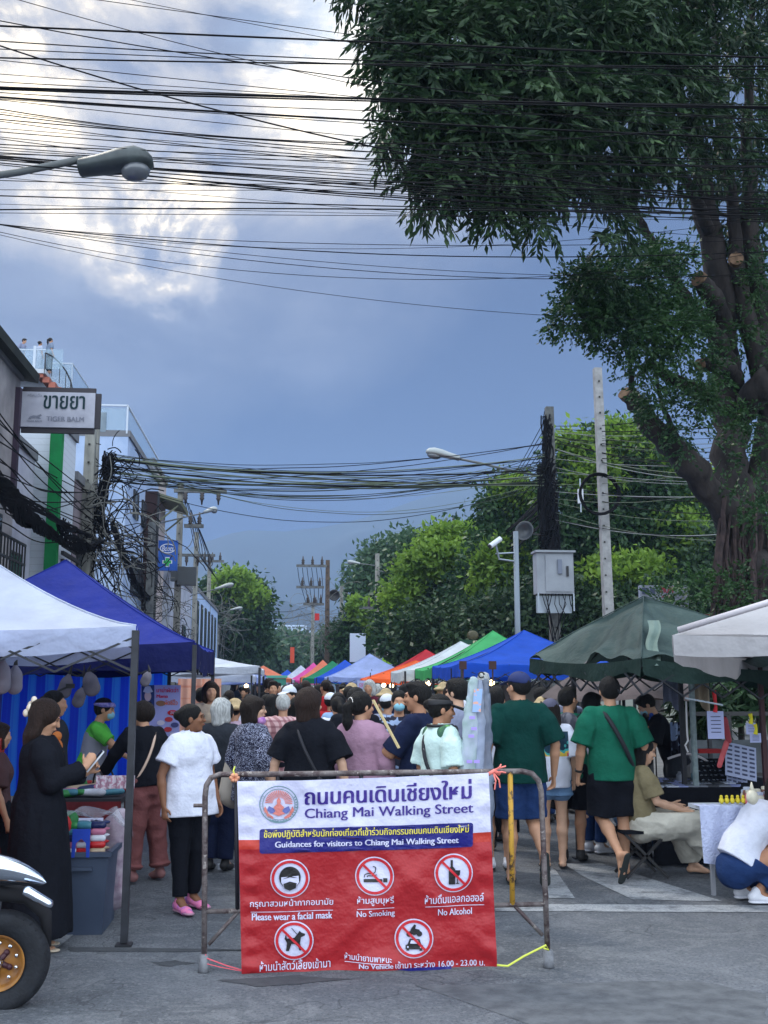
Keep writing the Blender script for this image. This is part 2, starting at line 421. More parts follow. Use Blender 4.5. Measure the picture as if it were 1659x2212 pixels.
def hmat(p):
    y, pt, rl = (tuple(p.get('face', (0, 0))) + (0, 0))[:3]
    return Matrix.Rotation(R(-y), 3, 'Z') @ Matrix.Rotation(R(pt), 3, 'X') @ Matrix.Rotation(R(rl), 3, 'Y')   # pitch up positive
def upax(J):
    up = (J['neck']-J['pel']).normalized(); side = (J['shR']-J['shL']).normalized(); fwd = up.cross(side).normalized(); return up, side, fwd

def hand(s, J, n, p, k):
    w = J['wr'+n]; fo = (w-J['el'+n]).normalized(); d = V3(*p.get('hd'+n, fo)).normalized()
    side = 1 if n == 'R' else -1
    pn = V3(*p.get('pn'+n, (-side, 0, 0)))       # palm normal
    pn = (pn-d*pn.dot(d)).normalized(); ac = d.cross(pn).normalized()
    if ac.y < 0 and 'pn'+n not in p: ac = -ac     # thumb side
    if p.get('th'+n): ac = -ac
    kn = w+d*.085*k
    s.cone(w, kn, .026*k, .036*k, .012*k, ax=pn, q=.5)
    cu_ = p.get('curl'+n, 25)
    for i, (off, L) in enumerate(((.027, .072), (.009, .08), (-.009, .074), (-.026, .06))):
        b = kn+ac*off*k-d*.008*k; c1 = R(cu_*(.8+.15*i)); c2 = R(cu_*(2.0+.2*i))
        d1 = d*cos(c1)+pn*sin(c1); d2 = d*cos(c2)+pn*sin(c2); m = b+d1*L*.52*k+ac*off*.1*k
        s.cone(b, m, .0095*k, .0085*k, .004); s.cone(m, m+d2*L*.5*k, .0085*k, .007*k, .003)
    tb = w+d*.03*k+ac*.022*k; td = (d*.65+ac*.65+pn*.35).normalized(); tm = tb+td*.04*k
    s.cone(tb, tm, .013*k, .0105*k, .012*k); s.cone(tm, tm+(td*.6+d*.5).normalized()*.03*k, .0105*k, .008*k, .004)

def foot(s, J, n, p, k, off=0.):
    a = J['an'+n]; td = V3(*p.get('toe'+n, (.12 if n == 'R' else -.12, 1, -.02))).normalized()
    dn = V3(0, 0, -1); dn = (dn-td*dn.dot(td)).normalized()
    heel = a+dn*.045*k-td*.03*k; ball = a+dn*.062*k+td*.12*k; toe = a+dn*.066*k+td*.175*k; sd_ = td.cross(dn)
    return heel, ball, toe, td, dn, sd_

def body_field(J, p, skin_lo=False):
    k = J['k']; f = 1 if J['sex'] == 'f' else 0; up, side, fwd = upax(J); M = hmat(p); h = J['head']; s = SDF(); fat = p.get('fat', 1.)
    q = .74
    s.cone(J['pel']-up*.03*k, J['waist'], .125*k*fat, .108*k*fat, .03, ax=fwd, q=q); s.cone(J['waist'], J['chest'], .11*k*fat, .135*k*fat, .03, ax=fwd, q=q)
    s.cone(J['chest'], J['neck']-up*.055*k, .128*k*fat, .062*k, .03, ax=fwd, q=.64)
    s.cone(J['neck']-up*.03*k, h-M @ V3(0, .02, .06)*k, .056*k, .048*k, .02)
    # head: skull, jaw, chin, nose, ears, brow, lips
    s.ell(h+M @ V3(0, -.015, .03)*k, (.074*k, .092*k, .088*k), .02, M); s.ell(h+M @ V3(0, .022, -.028)*k, (.058*k, .066*k, .076*k), .02, M)
    s.ell(h+M @ V3(0, .052, -.088)*k, (.026*k, .026*k, .02*k), .02, M)
    s.cone(h+M @ V3(0, .086, .018)*k, h+M @ V3(0, .104, -.022)*k, .009*k, .0135*k, .01)
    s.ell(h+M @ V3(0, .084, .03)*k, (.045*k, .014*k, .01*k), .015, M); s.ell(h+M @ V3(0, .088, -.052)*k, (.024*k, .012*k, .01*k), .008, M)
    for d in (-1, 1):
        s.ell(h+M @ V3(d*.077, -.008, -.004)*k, (.012*k, .02*k, .031*k), .008, M); s.ell(h+M @ V3(d*.036, .07, -.018)*k, (.022*k, .018*k, .018*k), .015, M)
    for n in 'RL':
        a, e, w = J['sh'+n], J['el'+n], J['wr'+n]; t = .92 if f else 1.
        s.cone(J['chest']+up*.10*k, a-up*.006*k, .048*k*t, .042*k*t, .03); s.cone(a-up*.004*k, a.lerp(e, .4), .046*k*t, .049*k*t*fat, .02); s.cone(a.lerp(e, .4), e, .049*k*t*fat, .038*k*t, .015)
        s.cone(e, e.lerp(w, .3), .038*k*t, .041*k*t, .01); s.cone(e.lerp(w, .3), w, .041*k*t, .025*k*t, .01)
        hand(s, J, n, p, k)
        hp, kn, an = J['hip'+n], J['kn'+n], J['an'+n]
        s.cone(hp, hp.lerp(kn, .5), .083*k*fat, .068*k*fat, .03); s.cone(hp.lerp(kn, .5), kn, .068*k*fat, .051*k, .02)
        bk = (J['kn'+n]-(hp+an)/2); bk = -bk.normalized() if bk.length > .03 else V3(0, -1, 0)
        cf_ = kn.lerp(an, .32)+bk*.014*k
        s.cone(kn, cf_, .05*k, .055*k, .02); s.cone(cf_, kn.lerp(an, .72), .055*k, .037*k, .02); s.cone(kn.lerp(an, .7), an, .037*k, .034*k, .015)
        heel, ball, toe, td, dn, sd_ = foot(s, J, n, p, k)
        s.cone(an, heel, .033*k, .03*k, .015); s.cone(an+td*.02*k, ball, .036*k, .034*k, .02, ax=dn, q=.65); s.cone(heel, ball, .03*k, .032*k, .015, ax=dn, q=.7)
        for i in range(5): s.cone(ball+sd_*(i-2)*.015*k, toe+sd_*(i-2)*.016*k-td*abs(i-(1 if n == 'L' else 3))*.008*k, .0125*k, .0105*k, .004)
    return s

def top_field(J, p, c):
    k = J['k']; f = J['sex'] == 'f'; up, side, fwd = upax(J); s = SDF(); e_ = c.get('ease', .018)*k; fat = p.get('fat', 1.); hem = c.get('hem', -.12); q = c.get('q', .78)
    hp = J['pel']+up*hem*k; hr = c.get('hemr', .182)*k*fat
    s.cone(hp-up*.03*k, J['pel'].lerp(J['waist'], .3), hr, (.15*k*fat+e_), .03, ax=fwd, q=q)
    s.cone(J['pel'].lerp(J['waist'], .3), J['waist'], .15*k*fat+e_, .13*k*fat+e_, .03, ax=fwd, q=q); s.cone(J['waist'], J['chest']+up*.03*k, .122*k*fat+e_, .145*k*fat+e_*.6, .04, ax=fwd, q=q)
    if f: 
        for d in (-1, 1): s.ell(J['chest']+fwd*.075*k*fat+side*d*.065*k-up*.01*k, (.06*k*fat, .055*k*fat, .06*k*fat), .05)
    nk = c.get('neck', .0)
    s.cone(J['chest']+up*.03*k, J['neck']-up*.05*k, .145*k*fat+e_*.6, .072*k, .03, ax=fwd, q=.72)
    if c.get('collar'): s.cone(J['neck']-up*.05*k, J['neck']+up*.012*k, .072*k, .063*k, .01, cap=True)
    sl_ = c.get('sleeve', .55); r0, r1 = c.get('sr', (.064, .064))
    for n in 'RL':
        a, el, w = J['sh'+n], J['el'+n], J['wr'+n]
        s.cone(J['chest']+up*.11*k, a, .06*k, .055*k, .03)
        if sl_ > 0:
            if sl_ <= 1: s.cone(a, a.lerp(el, sl_*.4), .056*k, r0*k, .02); s.cone(a.lerp(el, sl_*.35), a.lerp(el, sl_), r0*k, r1*k, .02, cap=True)
            else:
                s.cone(a, a.lerp(el, .3), .056*k, r0*k, .02); s.cone(a.lerp(el, .3), el, r0*k, (r0+r1)/2*k, .02); s.cone(el, el.lerp(w, sl_-1), (r0+r1)/2*k, r1*k, .015, cap=True)
                if c.get('cuff'): s.cone(el.lerp(w, sl_-1.02), el.lerp(w, sl_-.96), r1*k*.7, r1*k*.7, .004)
    s.cut(hp, -up); s.sub(J['neck']+fwd*c.get('scoop', .02)*k+up*.012*k, (.075*k, .07*k, (.05+nk)*k))
    return s
def bottom_field(J, p, c):
    k = J['k']; up, side, fwd = upax(J); s = SDF(); fat = p.get('fat', 1.); kind = c['t']; e_ = c.get('ease', .014)*k
    s.cone(J['pel']+up*.06*k, J['pel']-V3(0, 0, .02)*k, .13*k*fat+e_*.4, .15*k*fat+e_, .03, ax=fwd, q=.8)
    to = c.get('to', 1.93)                          # 1 = knee, 2 = ankle
    if kind == 'skirt':
        b = c.get('base', V3(0, 0, .12)*k); s.cone(J['pel'], b, .178*k*fat, c.get('r', .3)*k, .03, ax=fwd, q=.85, cap=True); return s
    r = c.get('r', (.1, .072, .06)); r = (max(r[0], .088*fat), max(r[1], .06), max(r[2], .047))
    for n in 'RL':
        h, kn, an = J['hip'+n], J['kn'+n], J['an'+n]; r = [*r]
        s.cone(h, h.lerp(kn, .35), .088*k*fat+e_, r[0]*k, .03)
        if to <= 1: s.cone(h.lerp(kn, .35), h.lerp(kn, to), r[0]*k, r[1]*k*1.12, .015, cap=True)
        else:
            s.cone(h.lerp(kn, .35), kn, r[0]*k, r[1]*k, .02); s.cone(kn, kn.lerp(an, to-1), r[1]*k, r[2]*k, .02, cap=True)
            if c.get('ruffle'): s.cone(kn.lerp(an, to-1.12), kn.lerp(an, to-1.04), r[2]*.72*k, r[2]*1.25*k, .006, cap=True)
    s.cut(J['pel']+up*.085*k, up)
    return s
def hair_field(J, p, c):
    k = J['k']; M = hmat(p); h = J['head']; s = SDF(); t = c['t']; P = lambda x, y, z: h+M @ V3(x, y, z)*k
    th = c.get('th', 0.)
    s.ell(P(0, -.022, .038), ((.083+th)*k, (.1+th)*k, (.093+th)*k), .02, M)
    if t in ('short', 'crew'):
        s.ell(P(0, -.055, .0), (.074*k, .058*k, .062*k), .02, M)
        if t == 'short': s.ell(P(0, .03, .1), (.06*k, .055*k, .03*k), .02, M)
        s.sub(P(0, .125, -.03), (.1*k, .095*k, .105*k), M); s.cut(P(0, 0, -.045), M @ V3(0, .25, -1)); s.cut(P(0, .02, -.0), M @ V3(0, .7, -.9)) if t == 'crew' else None
        for d in (-1, 1): s.sub(P(d*.09, .0, -.03), (.03*k, .03*k, .045*k), M)
    elif t == 'bob':
        for d in (-1, 1): s.cone(P(d*.066, -.02, .03), P(d*.07, .0, -.09), .036*k, .034*k, .03)
        s.cone(P(0, -.06, .0), P(0, -.055, -.105), .075*k, .07*k, .03); s.ell(P(0, .045, .075), (.062*k, .045*k, .03*k), .02, M); s.sub(P(0, .125, -.045), (.056*k, .08*k, .105*k), M)
    elif t == 'curl':
        s.ell(P(0, -.04, .01), (.1*k, .1*k, .1*k), .02, M); s.sub(P(0, .12, -.03), (.075*k, .09*k, .1*k), M)
    elif t == 'bun' or t == 'pony' or t == 'tied':
        s.ell(P(0, -.05, .0), (.072*k, .055*k, .065*k), .02, M); s.sub(P(0, .12, -.03), (.09*k, .085*k, .11*k), M)
        if t == 'bun': s.ell(P(0, -.12, .04), (.04*k, .035*k, .04*k), .01)
        if t == 'pony':
            s.cone(P(0, -.105, .05), P(0, -.15, .0), .03*k, .034*k, .01); s.chain([P(0, -.15, .0), P(.0, -.15, -.12), P(0, -.12, -.26)], [.036*k, .04*k, .014*k], .02)
        for d in (-1, 1): s.sub(P(d*.092, .0, -.02), (.028*k, .025*k, .04*k), M)
    elif t == 'long':
        L = c.get('L', .3)
        for d in (-1, 1): s.cone(P(d*.066, -.02, .02), P(d*.075, -.03, -.12), .032*k, .036*k, .03)
        M0 = hmat(dict(face=((tuple(p.get('face', (0, 0))))[0], 0))); P0 = lambda x, y, z: h+M0 @ V3(x, y, z)*k
        s.chain([P(0, -.06, .0), P0(0, -.09, -.12), P0(0, -.11, -.12-L)], [.08*k, .085*k, .055*k], .03, ax=M0 @ V3(0, 1, 0), q=.62)
        s.sub(P(0, .12, -.04), (.07*k, .085*k, .12*k), M)
    return s

def emit_mesh(sdf, name, material, parent, h, wr=0., relax=1, **kw):
    V, Q = sdf.mesh(h, wr, relax=relax, **kw)
    return link_mesh(name, V, Q, material, parent, world=False, smooth=True)

def face_bits(root, J, p, glasses=False):
    k = J['k']; M = hmat(p); h = J['head']; P = lambda x, y, z: h+M @ V3(x, y, z)*k
    dk = mat('eye_dark', (.012, .008, .007), .3); lp = mat('lip_rose', srgb(140, 72, 66), .5)
    for d in (-1, 1):
        MB().ell(P(d*.031, .0825, .012), (.0125*k, .006*k, .0045*k), 8, 5, M).build('eye', dk, root, world=False, smooth=True)
        MB().tube([P(d*.016, .092, .03), P(d*.032, .092, .034), P(d*.048, .082, .029)], .0028*k, 5).build('eyebrow', dk, root, world=False, smooth=True)
    MB().ell(P(0, .0985, -.052), (.02*k, .005*k, .0055*k), 8, 5, M).build('lips', lp, root, world=False, smooth=True)
    if glasses:
        mb = MB()
        for d in (-1, 1): mb.tube([P(d*(.033+.022*cos(a)), .1, .01+.018*sin(a)) for a in [i*pi/6 for i in range(13)]], .0016*k, 4)
        mb.build('glasses', mat('glasses_frame', (.05, .05, .05), .3), root, world=False)

def person(label, loc, H, head_deg, sex='f', sk='tan', pose=None, hair=None, top=None, bottom=None, shoes=None, face=False, group=None, h=.0072, hc='black', extra=None, cat='person'):
    """loc = ground point; head_deg: 0 walks away from us along the street, 90 faces right, 180 faces us"""
    p = dict(pose or {}); J = skeleton(H, sex, p); k = J['k']
    # the body mesh itself is the top-level object
    V, Q = body_field(J, p).mesh(h)
    root = link_mesh('person', V, Q, skin(sk), None, smooth=True)
    root.location = loc; root.rotation_euler = (0, 0, R(-head_deg)); tag(root, label, cat, group)
    hh = h*1.2
    if bottom: emit_mesh(bottom_field(J, p, bottom), bottom.get('n', 'trousers'), bottom['m'], root, hh, bottom.get('wr', .005), wf=bottom.get('wf', (5, 5, 7)))
    if top: emit_mesh(top_field(J, p, top), top.get('n', 'shirt'), top['m'], root, hh, top.get('wr', .0055), wf=top.get('wf', (9, 9, 2.6)))
    if hair: emit_mesh(hair_field(J, p, hair), 'hair', hairm(hc), root, h, hair.get('wr', .003), wf=(30, 30, 8))
    if shoes:
        for n in 'RL':
            heel, ball, toe, td, dn, sd_ = foot(None, J, n, p, k); st = shoes['t']
            if st == 'sandal':
                s = SDF(); s.cone(heel+dn*.022*k, toe+dn*.012*k, .036*k, .044*k, .01, ax=dn, q=.25)
                s.cone(ball-td*.035*k-sd_*.032*k+dn*.0*k, ball-td*.035*k-dn*.024*k, .013*k, .012*k, .006); s.cone(ball-td*.035*k+sd_*.032*k, ball-td*.035*k-dn*.024*k, .013*k, .012*k, .006)
                emit_mesh(s, 'sandal', shoes['m'], root, .006)
            else:
                s = SDF(); s.cone(heel-dn*.01*k, ball, .041*k, .044*k, .02, ax=dn, q=.8); s.cone(ball, toe, .044*k, .034*k, .02, ax=dn, q=.65); s.cone(J['an'+n], heel, .043*k, .036*k, .02)
                emit_mesh(s, 'shoe', shoes['m'], root, .007)
                if shoes.get('sole'):
                    s = SDF(); s.cone(heel+dn*.03*k, toe+dn*.005*k, .044*k, .046*k, .01, ax=dn, q=.3); emit_mesh(s, 'sole', shoes['sole'], root, .007)
    if face: face_bits(root, J, p, p.get('glasses'))
    if extra: extra(root, J, p)
    # put the lowest point of the figure on the ground
    zmin = min(min(v.co.z for v in ch.data.vertices) for ch in [root, *root.children] if len(ch.data.vertices))
    root.location.z = loc[2]-zmin
    return root
# ================================================================ SETTING
def asphalt_extra(q, vec, base):
    n1 = q.noise(vec, .55, 5, .6); n2 = q.noise(vec, 55., 3, .7); n3 = q.noise(vec, 2.2, 6, .65, 1.5)
    c = q.mix(q.ramp(n1, [(.38, 0.), (.62, 1.)]), srgb(92, 96, 103), srgb(114, 118, 126))
    c = q.mix(q.ramp(n3, [(.50, 0.), (.62, .55)]), c, srgb(134, 137, 142))
    c = q.mix(q.ramp(n3, [(.30, .5), (.40, 0.)]), c, srgb(60, 63, 69))
    c = q.mix(q.ramp(n2, [(.36, .5), (.5, 0.)]), c, srgb(48, 50, 55)); c = q.mix(q.ramp(q.noise(vec, 24., 4, .75), [(.52, 0.), (.66, .6)]), c, srgb(140, 143, 148))
    v = q.n('TexVoronoi', {'Vector': vec, 'Scale': 140.}); c = q.mix(q.ramp(v.outputs['Distance'], [(.0, .35), (.3, 0.)]), c, srgb(128, 130, 134))
    cr_ = q.n('TexVoronoi', {'Vector': q.vm('ADD', vec, q.vm('SCALE', q.n('TexNoise', {'Vector': vec, 'Scale': 3.}).outputs[1]).outputs[0]).outputs[0], 'Scale': .5}, feature='DISTANCE_TO_EDGE')
    return q.mix(q.ramp(cr_.outputs[0], [(.0, .6), (.006, 0.)]), c, srgb(58, 60, 66))
M_ROAD = mat('road_asphalt', (.1, .1, .11), .88, extra=asphalt_extra, bump=1.6, bscale=60., spec=.25)
M_GROUND = mat('dusty_ground', srgb(96, 98, 92), .95, srgb(74, 80, 66), .3, 5)
def worn_extra(q, vec, base):
    n = q.noise(vec, 5., 6, .7); n2 = q.noise(vec, 60., 3, .7)
    c = q.mix(q.ramp(n, [(.36, 0.), (.52, 1.)]), srgb(104, 108, 115), srgb(158, 162, 168))
    return q.mix(q.ramp(n2, [(.4, .5), (.55, 0.)]), c, srgb(102, 106, 112))
M_PAINT = mat('worn_white_paint', (.5, .5, .5), .85, extra=worn_extra, bump=.5, bscale=70., spec=.25)
g = MB(); g.grid(lambda u, v: Vector((-4000+8000*u, -60+6060*v, -.012)), 8, 8)
tag(g.build('ground', M_GROUND), kind='structure')
g = MB(); g.grid(lambda u, v: Vector((-16+32*u, -8+308*v, 0)), 1, 1)
tag(g.build('road', M_ROAD), kind='structure')
def marking(pts, z=.004):
    mb = MB(); P = [G(x, y) for x, y in pts]; mb.poly([(p.x, p.y, z) for p in P]); return tag(mb.build('road_marking', M_PAINT), kind='structure')
marking([(1217, 1866), (1300, 1866), (1562, 1948), (1367, 1944), (1262, 1895)])
marking([(1176, 1868), (1200, 1880), (1242, 1941), (1186, 1941)])
marking([(1070, 1953), (1700, 1957), (1700, 1972), (1070, 1969)])
marking([(150, 2000), (182, 2000), (120, 2052), (95, 2052)])
marking([(470, 1866), (560, 1866), (545, 1880), (470, 1880)])
marking([(244, 1905), (262, 1905), (200, 1938), (190, 1938)])
marking([(1450, 1850), (1560, 1850), (1680, 1880), (1560, 1880)])
# a darker repaired strip in front, edges ragged
mp = mat('asphalt_patch', srgb(56, 59, 65), .9, srgb(78, 81, 86), 6., 5, bump=.6, bscale=60., mixr=(.3, .7))
def patch(pts, z, m):
    mb = MB(); P = []
    for i, (x, y) in enumerate(pts):
        x2, y2 = pts[(i+1) % len(pts)]
        for t in (0, .2, .4, .6, .8): P.append(G(x+(x2-x)*t+random.uniform(-7, 7), y+(y2-y)*t+random.uniform(-1.5, 1.5)))
    mb.poly([(p.x, p.y, z) for p in P]); tag(mb.build('road_patch', m), kind='structure')
patch([(150, 2048), (700, 2052), (720, 2056), (150, 2056)], .003, mp)
patch([(470, 2118), (640, 2108), (760, 2116), (560, 2132)], .003, mp)
patch([(900, 2130), (1500, 2118), (1659, 2150), (1659, 2212), (1200, 2230)], .002, mat('asphalt_patch_pale', srgb(74, 77, 83), .9, srgb(98, 101, 106), 8., 5, bump=.6, bscale=60.))
patch([(330, 2080), (380, 2076), (420, 2082), (360, 2088)], .003, mp)
# pavements with kerbs behind the stalls
M_PAVE = mat('pavement_slabs', srgb(104, 102, 100), .9, srgb(84, 84, 84), 3., 5, bump=.3)
for nm, x0, x1 in (('pavement', -9, -4.1), ('pavement', 6.2, 16)):
    mb = MB(); mb.box(((x0+x1)/2, 90, .06), (x1-x0, 165, .12)); tag(mb.build(nm, M_PAVE), kind='structure')
# mountains
def hill(name, prof, Y, depth, m, step=24):
    xs = [p[0] for p in prof]; ys = [p[1] for p in prof]; n = 90; vs = []; fs = []
    for j in range(step+1):
        t = j/step
        for i in range(n+1):
            px = xs[0]+(xs[-1]-xs[0])*i/n; py = np.interp(px, xs, ys); top = A(px, py, Y); zt = top.z
            x = top.x*(1-.25*t); y = Y-depth*t; nz = float(vnoise(np.array(px*.02), np.array(t*5.), np.array(3.3)))
            z = zt*(1-t)**1.25*(1+.16*nz*min(1, t*5)) + (nz*.012*zt if t < .01 else 0)
            vs.append((x, y, max(z, -2)))
    for j in range(step):
        for i in range(n): a = j*(n+1)+i; fs.append((a, a+1, a+n+2, a+n+1))
    tag(link_mesh(name, vs, fs, m, smooth=True), kind='structure')
M_HILL = mat('forested_hill', (.012, .03, .045), .95, (.008, .02, .034), .02, 6)
hill('mountain', [(-900, 1260), (200, 1250), (380, 1200), (440, 1170), (500, 1155), (530, 1144), (620, 1147), (750, 1129), (860, 1092), (1000, 1050), (1300, 1000), (1700, 1040), (2600, 1200)], 1500, 600, M_HILL)
hill('hill', [(-900, 1400), (300, 1370), (420, 1340), (520, 1300), (600, 1290), (700, 1330), (800, 1345), (1000, 1300), (1500, 1330), (2500, 1420)], 850, 300, M_HILL)

# ================================================================ BUILDINGS (left side of the street, facade plane x = -5)
def wallm(n, c, c2=None, **k): return mat(n, c, .9, c2 or tuple(x*.8 for x in c), 1.2, 5, bump=.15, spec=.2, **k)
def zs(py, Y): return A(600, py, Y).z
def siding(m):
    def ex(q, vec, base):
        s = q.n('SeparateXYZ', {0: vec}); w = q.m('FRACT', q.m('MULTIPLY', s.outputs[2], 7.))
        return q.mix(q.ramp(w, [(.0, .55), (.12, 0.)]), base, (base[0]*.5, base[1]*.5, base[2]*.5))
    return ex
DK = mat('dark_metal', (.03, .03, .033), .5, metal=.3)
M_GLASS = mat('tinted_glass', srgb(150, 180, 200), .05, alpha=.28, spec=.8)
M_WIN = mat('window_glass', (.05, .065, .08), .1, spec=.8)
def building(label, x0, x1, y0, y1, h, wm, wins=(), roof=None, over=0.):
    t = thing('building', label, 'building', ((x0+x1)/2, (y0+y1)/2, 0))
    mb = MB(); mb.box(((x0+x1)/2, (y0+y1)/2, h/2), (x1-x0, y1-y0, h)); mb.build('wall', wm, t)
    rm = roof or wallm('parapet_grey', srgb(120, 122, 128))
    mb = MB(); mb.box(((x0+x1)/2+over/2, (y0+y1)/2, h+.1), (x1-x0+.12+over, y1-y0+.02, .2)); mb.build('roof', rm, t)
    for side, a, z, w, hh in wins:      # side 'e' = street side (+x or -x face), 's' = face towards us
        f = MB(); p = MB()
        if side == 'e': c = (x1+.03, a, z); f.box(c, (.06, w, hh)); p.box((x1+.065, a, z), (.02, w*.86, hh*.88))
        elif side == 'w': c = (x0-.03, a, z); f.box(c, (.06, w, hh)); p.box((x0-.065, a, z), (.02, w*.86, hh*.88))
        else: f.box((a, y0-.03, z), (w, .06, hh)); p.box((a, y0-.065, z), (w*.86, .02, hh*.88))
        wf = f.build('window', DK, t); p.build('pane', M_WIN, wf)
    return t
b1 = building('grey weathered shophouse with dark sloping roof edge, nearest on the left', -13, -5, 9, 19.6, 7.2, wallm('old_grey_plaster', srgb(176, 170, 172), srgb(128, 124, 128)), [('e', 18.2, 3.9, 1.0, 1.3), ('e', 16.2, 3.9, 1.2, 1.3), ('e', 16.2, 6., 1.2, 1.2), ('e', 13, 6., 1.2, 1.2)])
mb = MB(); mb.poly([(-13, 9, 8.6), (-4.75, 9, 7.25), (-4.75, 19.9, 7.25), (-13, 19.9, 8.6)], .16); mb.build('roof_slab', mat('dark_green_roof', srgb(50, 54, 48), .8, srgb(34, 36, 34), 2.), b1)
mb = MB(); mb.box((-4.96, 19.35, 5.9), (.1, .14, 2.2)); mb.build('corner_post', mat('maroon_post', srgb(62, 50, 66)), b1)
mb = MB()
for z in (3.15, 3.75, 4.1): mb.bar((-4.7, 17.2, z), (-4.7, 19.4, z), .04)
for i in range(12): mb.bar((-4.7, 17.2+i*.2, 3.15), (-4.7, 17.2+i*.2, 4.1), .025)
mb.build('balcony_railing', DK, b1)
b2 = building('pale lilac shophouse recessed behind the green column', -13, -5.35, 19.65, 22.5, 6.3, wallm('lilac_plaster', srgb(190, 190, 204), srgb(160, 160, 176)), [('e', 21, 3.6, 1.2, 1.2)])
mb = MB(); mb.box((-4.95, 22.65, 3.5), (.24, .24, 7.1)); tag(mb.build('column', wallm('green_paint', srgb(30, 128, 72), srgb(24, 100, 58)), org=(-4.95, 22.65, 0)), 'tall bright green column on the left shop front', 'column')
b3 = building('white building clad in horizontal corrugated siding', -13, -5, 22.8, 24.9, 7.25, mat('white_siding', srgb(196, 204, 216), .7, extra=siding(0), bump=.2), [])
mb = MB()
for i in range(7): mb.box((-4.75, 23.7, 3.55+i*.17), (.06, 1.9, .08))
aw = mb.build('louvre_slats', mat('black_slat', (.02, .02, .022)), b3)
b4 = building('narrow brownish block with sloped parapet beyond the corrugated one', -13, -5, 25, 27, 6.4, wallm('taupe_wall', srgb(150, 140, 148), srgb(118, 108, 114)), [('e', 26, 4.6, 1, 1.2), ('e', 26, 3, 1, 1.)])
b5 = building('tall light blue building with glass roof railing and vented parapet', -13, -5.05, 33, 41, zs(950, 33), wallm('light_blue_wall', srgb(168, 186, 216), srgb(146, 166, 200)), [('e', 35, 7.5, 1., .9), ('e', 37, 7.5, 1., .9), ('e', 36, 5.2, 2.8, 1.2), ('s', -7.4, 7.4, .9, .7)])
zt = zs(950, 33)
mb = MB(); mb.box((-6.3, 33.02, zt+.45), (1.1, .08, .62)); mb.build('vent_panel', wallm('vent_grey', srgb(98, 112, 124), srgb(150, 164, 176)), b5)
mb = MB()
for x in (-9, -7.9, -6.6, -5.1): mb.bar((x, 33, zt+.1), (x, 33, zt+1.), .05)
mb.bar((-9, 33, zt+1.), (-5.1, 33, zt+1.), .05); mb.bar((-5.1, 33, zt+1.), (-5.1, 41, zt+1.), .05); mb.build('roof_railing', mat('white_rail', srgb(190, 200, 214), .5), b5)
mb = MB(); mb.box((-7.05, 33.03, zt+.52), (3.8, .02, .8)); mb.box((-5.1, 37, zt+.52), (.02, 7.8, .8)); mb.build('glass_panel', M_GLASS, b5)
# rooftop terrace block with stairs, far behind
YU = 48.
def U(px, py): return A(px, py, YU)
xe = U(150, 900).x; zr = U(100, 850).z
b6 = building('high white terrace building rising behind the shophouses with rooftop stair', -24, xe, YU, YU+6, zr, wallm('white_plaster', srgb(206, 210, 220), srgb(176, 182, 196)), [('s', -11.5, 12.5, 1.2, 1.), ('s', -14, 12.5, 1.2, 1.)])
up = U(100, 797).z; wred = wallm('brick_red_step', srgb(170, 104, 88), srgb(140, 84, 72))
mb = MB(); x0 = U(-20, 800).x; x1 = U(98, 800).x; mb.box(((x0+x1)/2, YU+1.2, up-.1), (x1-x0, 2.4, .2)); mb.box((x0+.2, YU+1, (up+zr)/2), (.2, .2, up-zr)); mb.box((x1-.8, YU+1.8, (up+zr)/2), (.9, .3, up-zr-.2)); mb.build('upper_platform', wallm('white_deck', srgb(200, 206, 216)), b6)
for i in range(5):
    mb = MB(); xx = U(86+i*12.5, 800).x; zz = U(100, 803+i*9.5).z; mb.box((xx, YU+.5+i*.1, zz-.12), (.3, .9, .26)); mb.build('step', wred, b6)
mb = MB(); hp_ = [(98, 762), (112, 768), (128, 782), (140, 798), (149, 818), (153, 842)]; mb.tube([U(*p)+Vector((0, .1*i, 0)) for i, p in enumerate(hp_)], .035, 6)
for i, p in enumerate(hp_): a = U(*p)+Vector((0, .1*i, 0)); mb.tube([a, a-Vector((0, 0, .95))], .02, 5)
mb.tube([U(98, 762), U(98, 797)], .03, 6); mb.build('handrail', DK, b6)
mb = MB(); a = U(55, 800).x; b = U(98, 800).x
mb.box((U(75, 800).x, YU+.1, up+.5), (U(98, 800).x-U(-20, 800).x, .03, .95)); e1 = U(150, 800).x; mb.box(((U(104, 800).x+e1)/2, YU+.6, zr+.9), (e1-U(104, 800).x, .03, 1.4)); mb.box((e1, YU+3.2, zr+.9), (.03, 5.4, 1.4)); mb.build('glass_balustrade', M_GLASS, b6)
mb = MB(); mb.bar(U(-20, 754)+Vector((0, .1, 0)), U(98, 754)+Vector((0, .1, 0)), .04); mb.bar((e1, YU+.6, zr+1.62), (e1, YU+5.9, zr+1.62), .05); mb.bar((U(104, 800).x, YU+.6, zr+1.62), (e1, YU+.6, zr+1.62), .05); mb.bar((e1, YU+.6, zr+.2), (e1, YU+.6, zr+1.62), .05); mb.box((U(72, 800).x, YU+.1, up+.55), (.12, .1, 1.1)); mb.build('balustrade_frame', mat('white_rail', srgb(190, 200, 214), .5), b6)
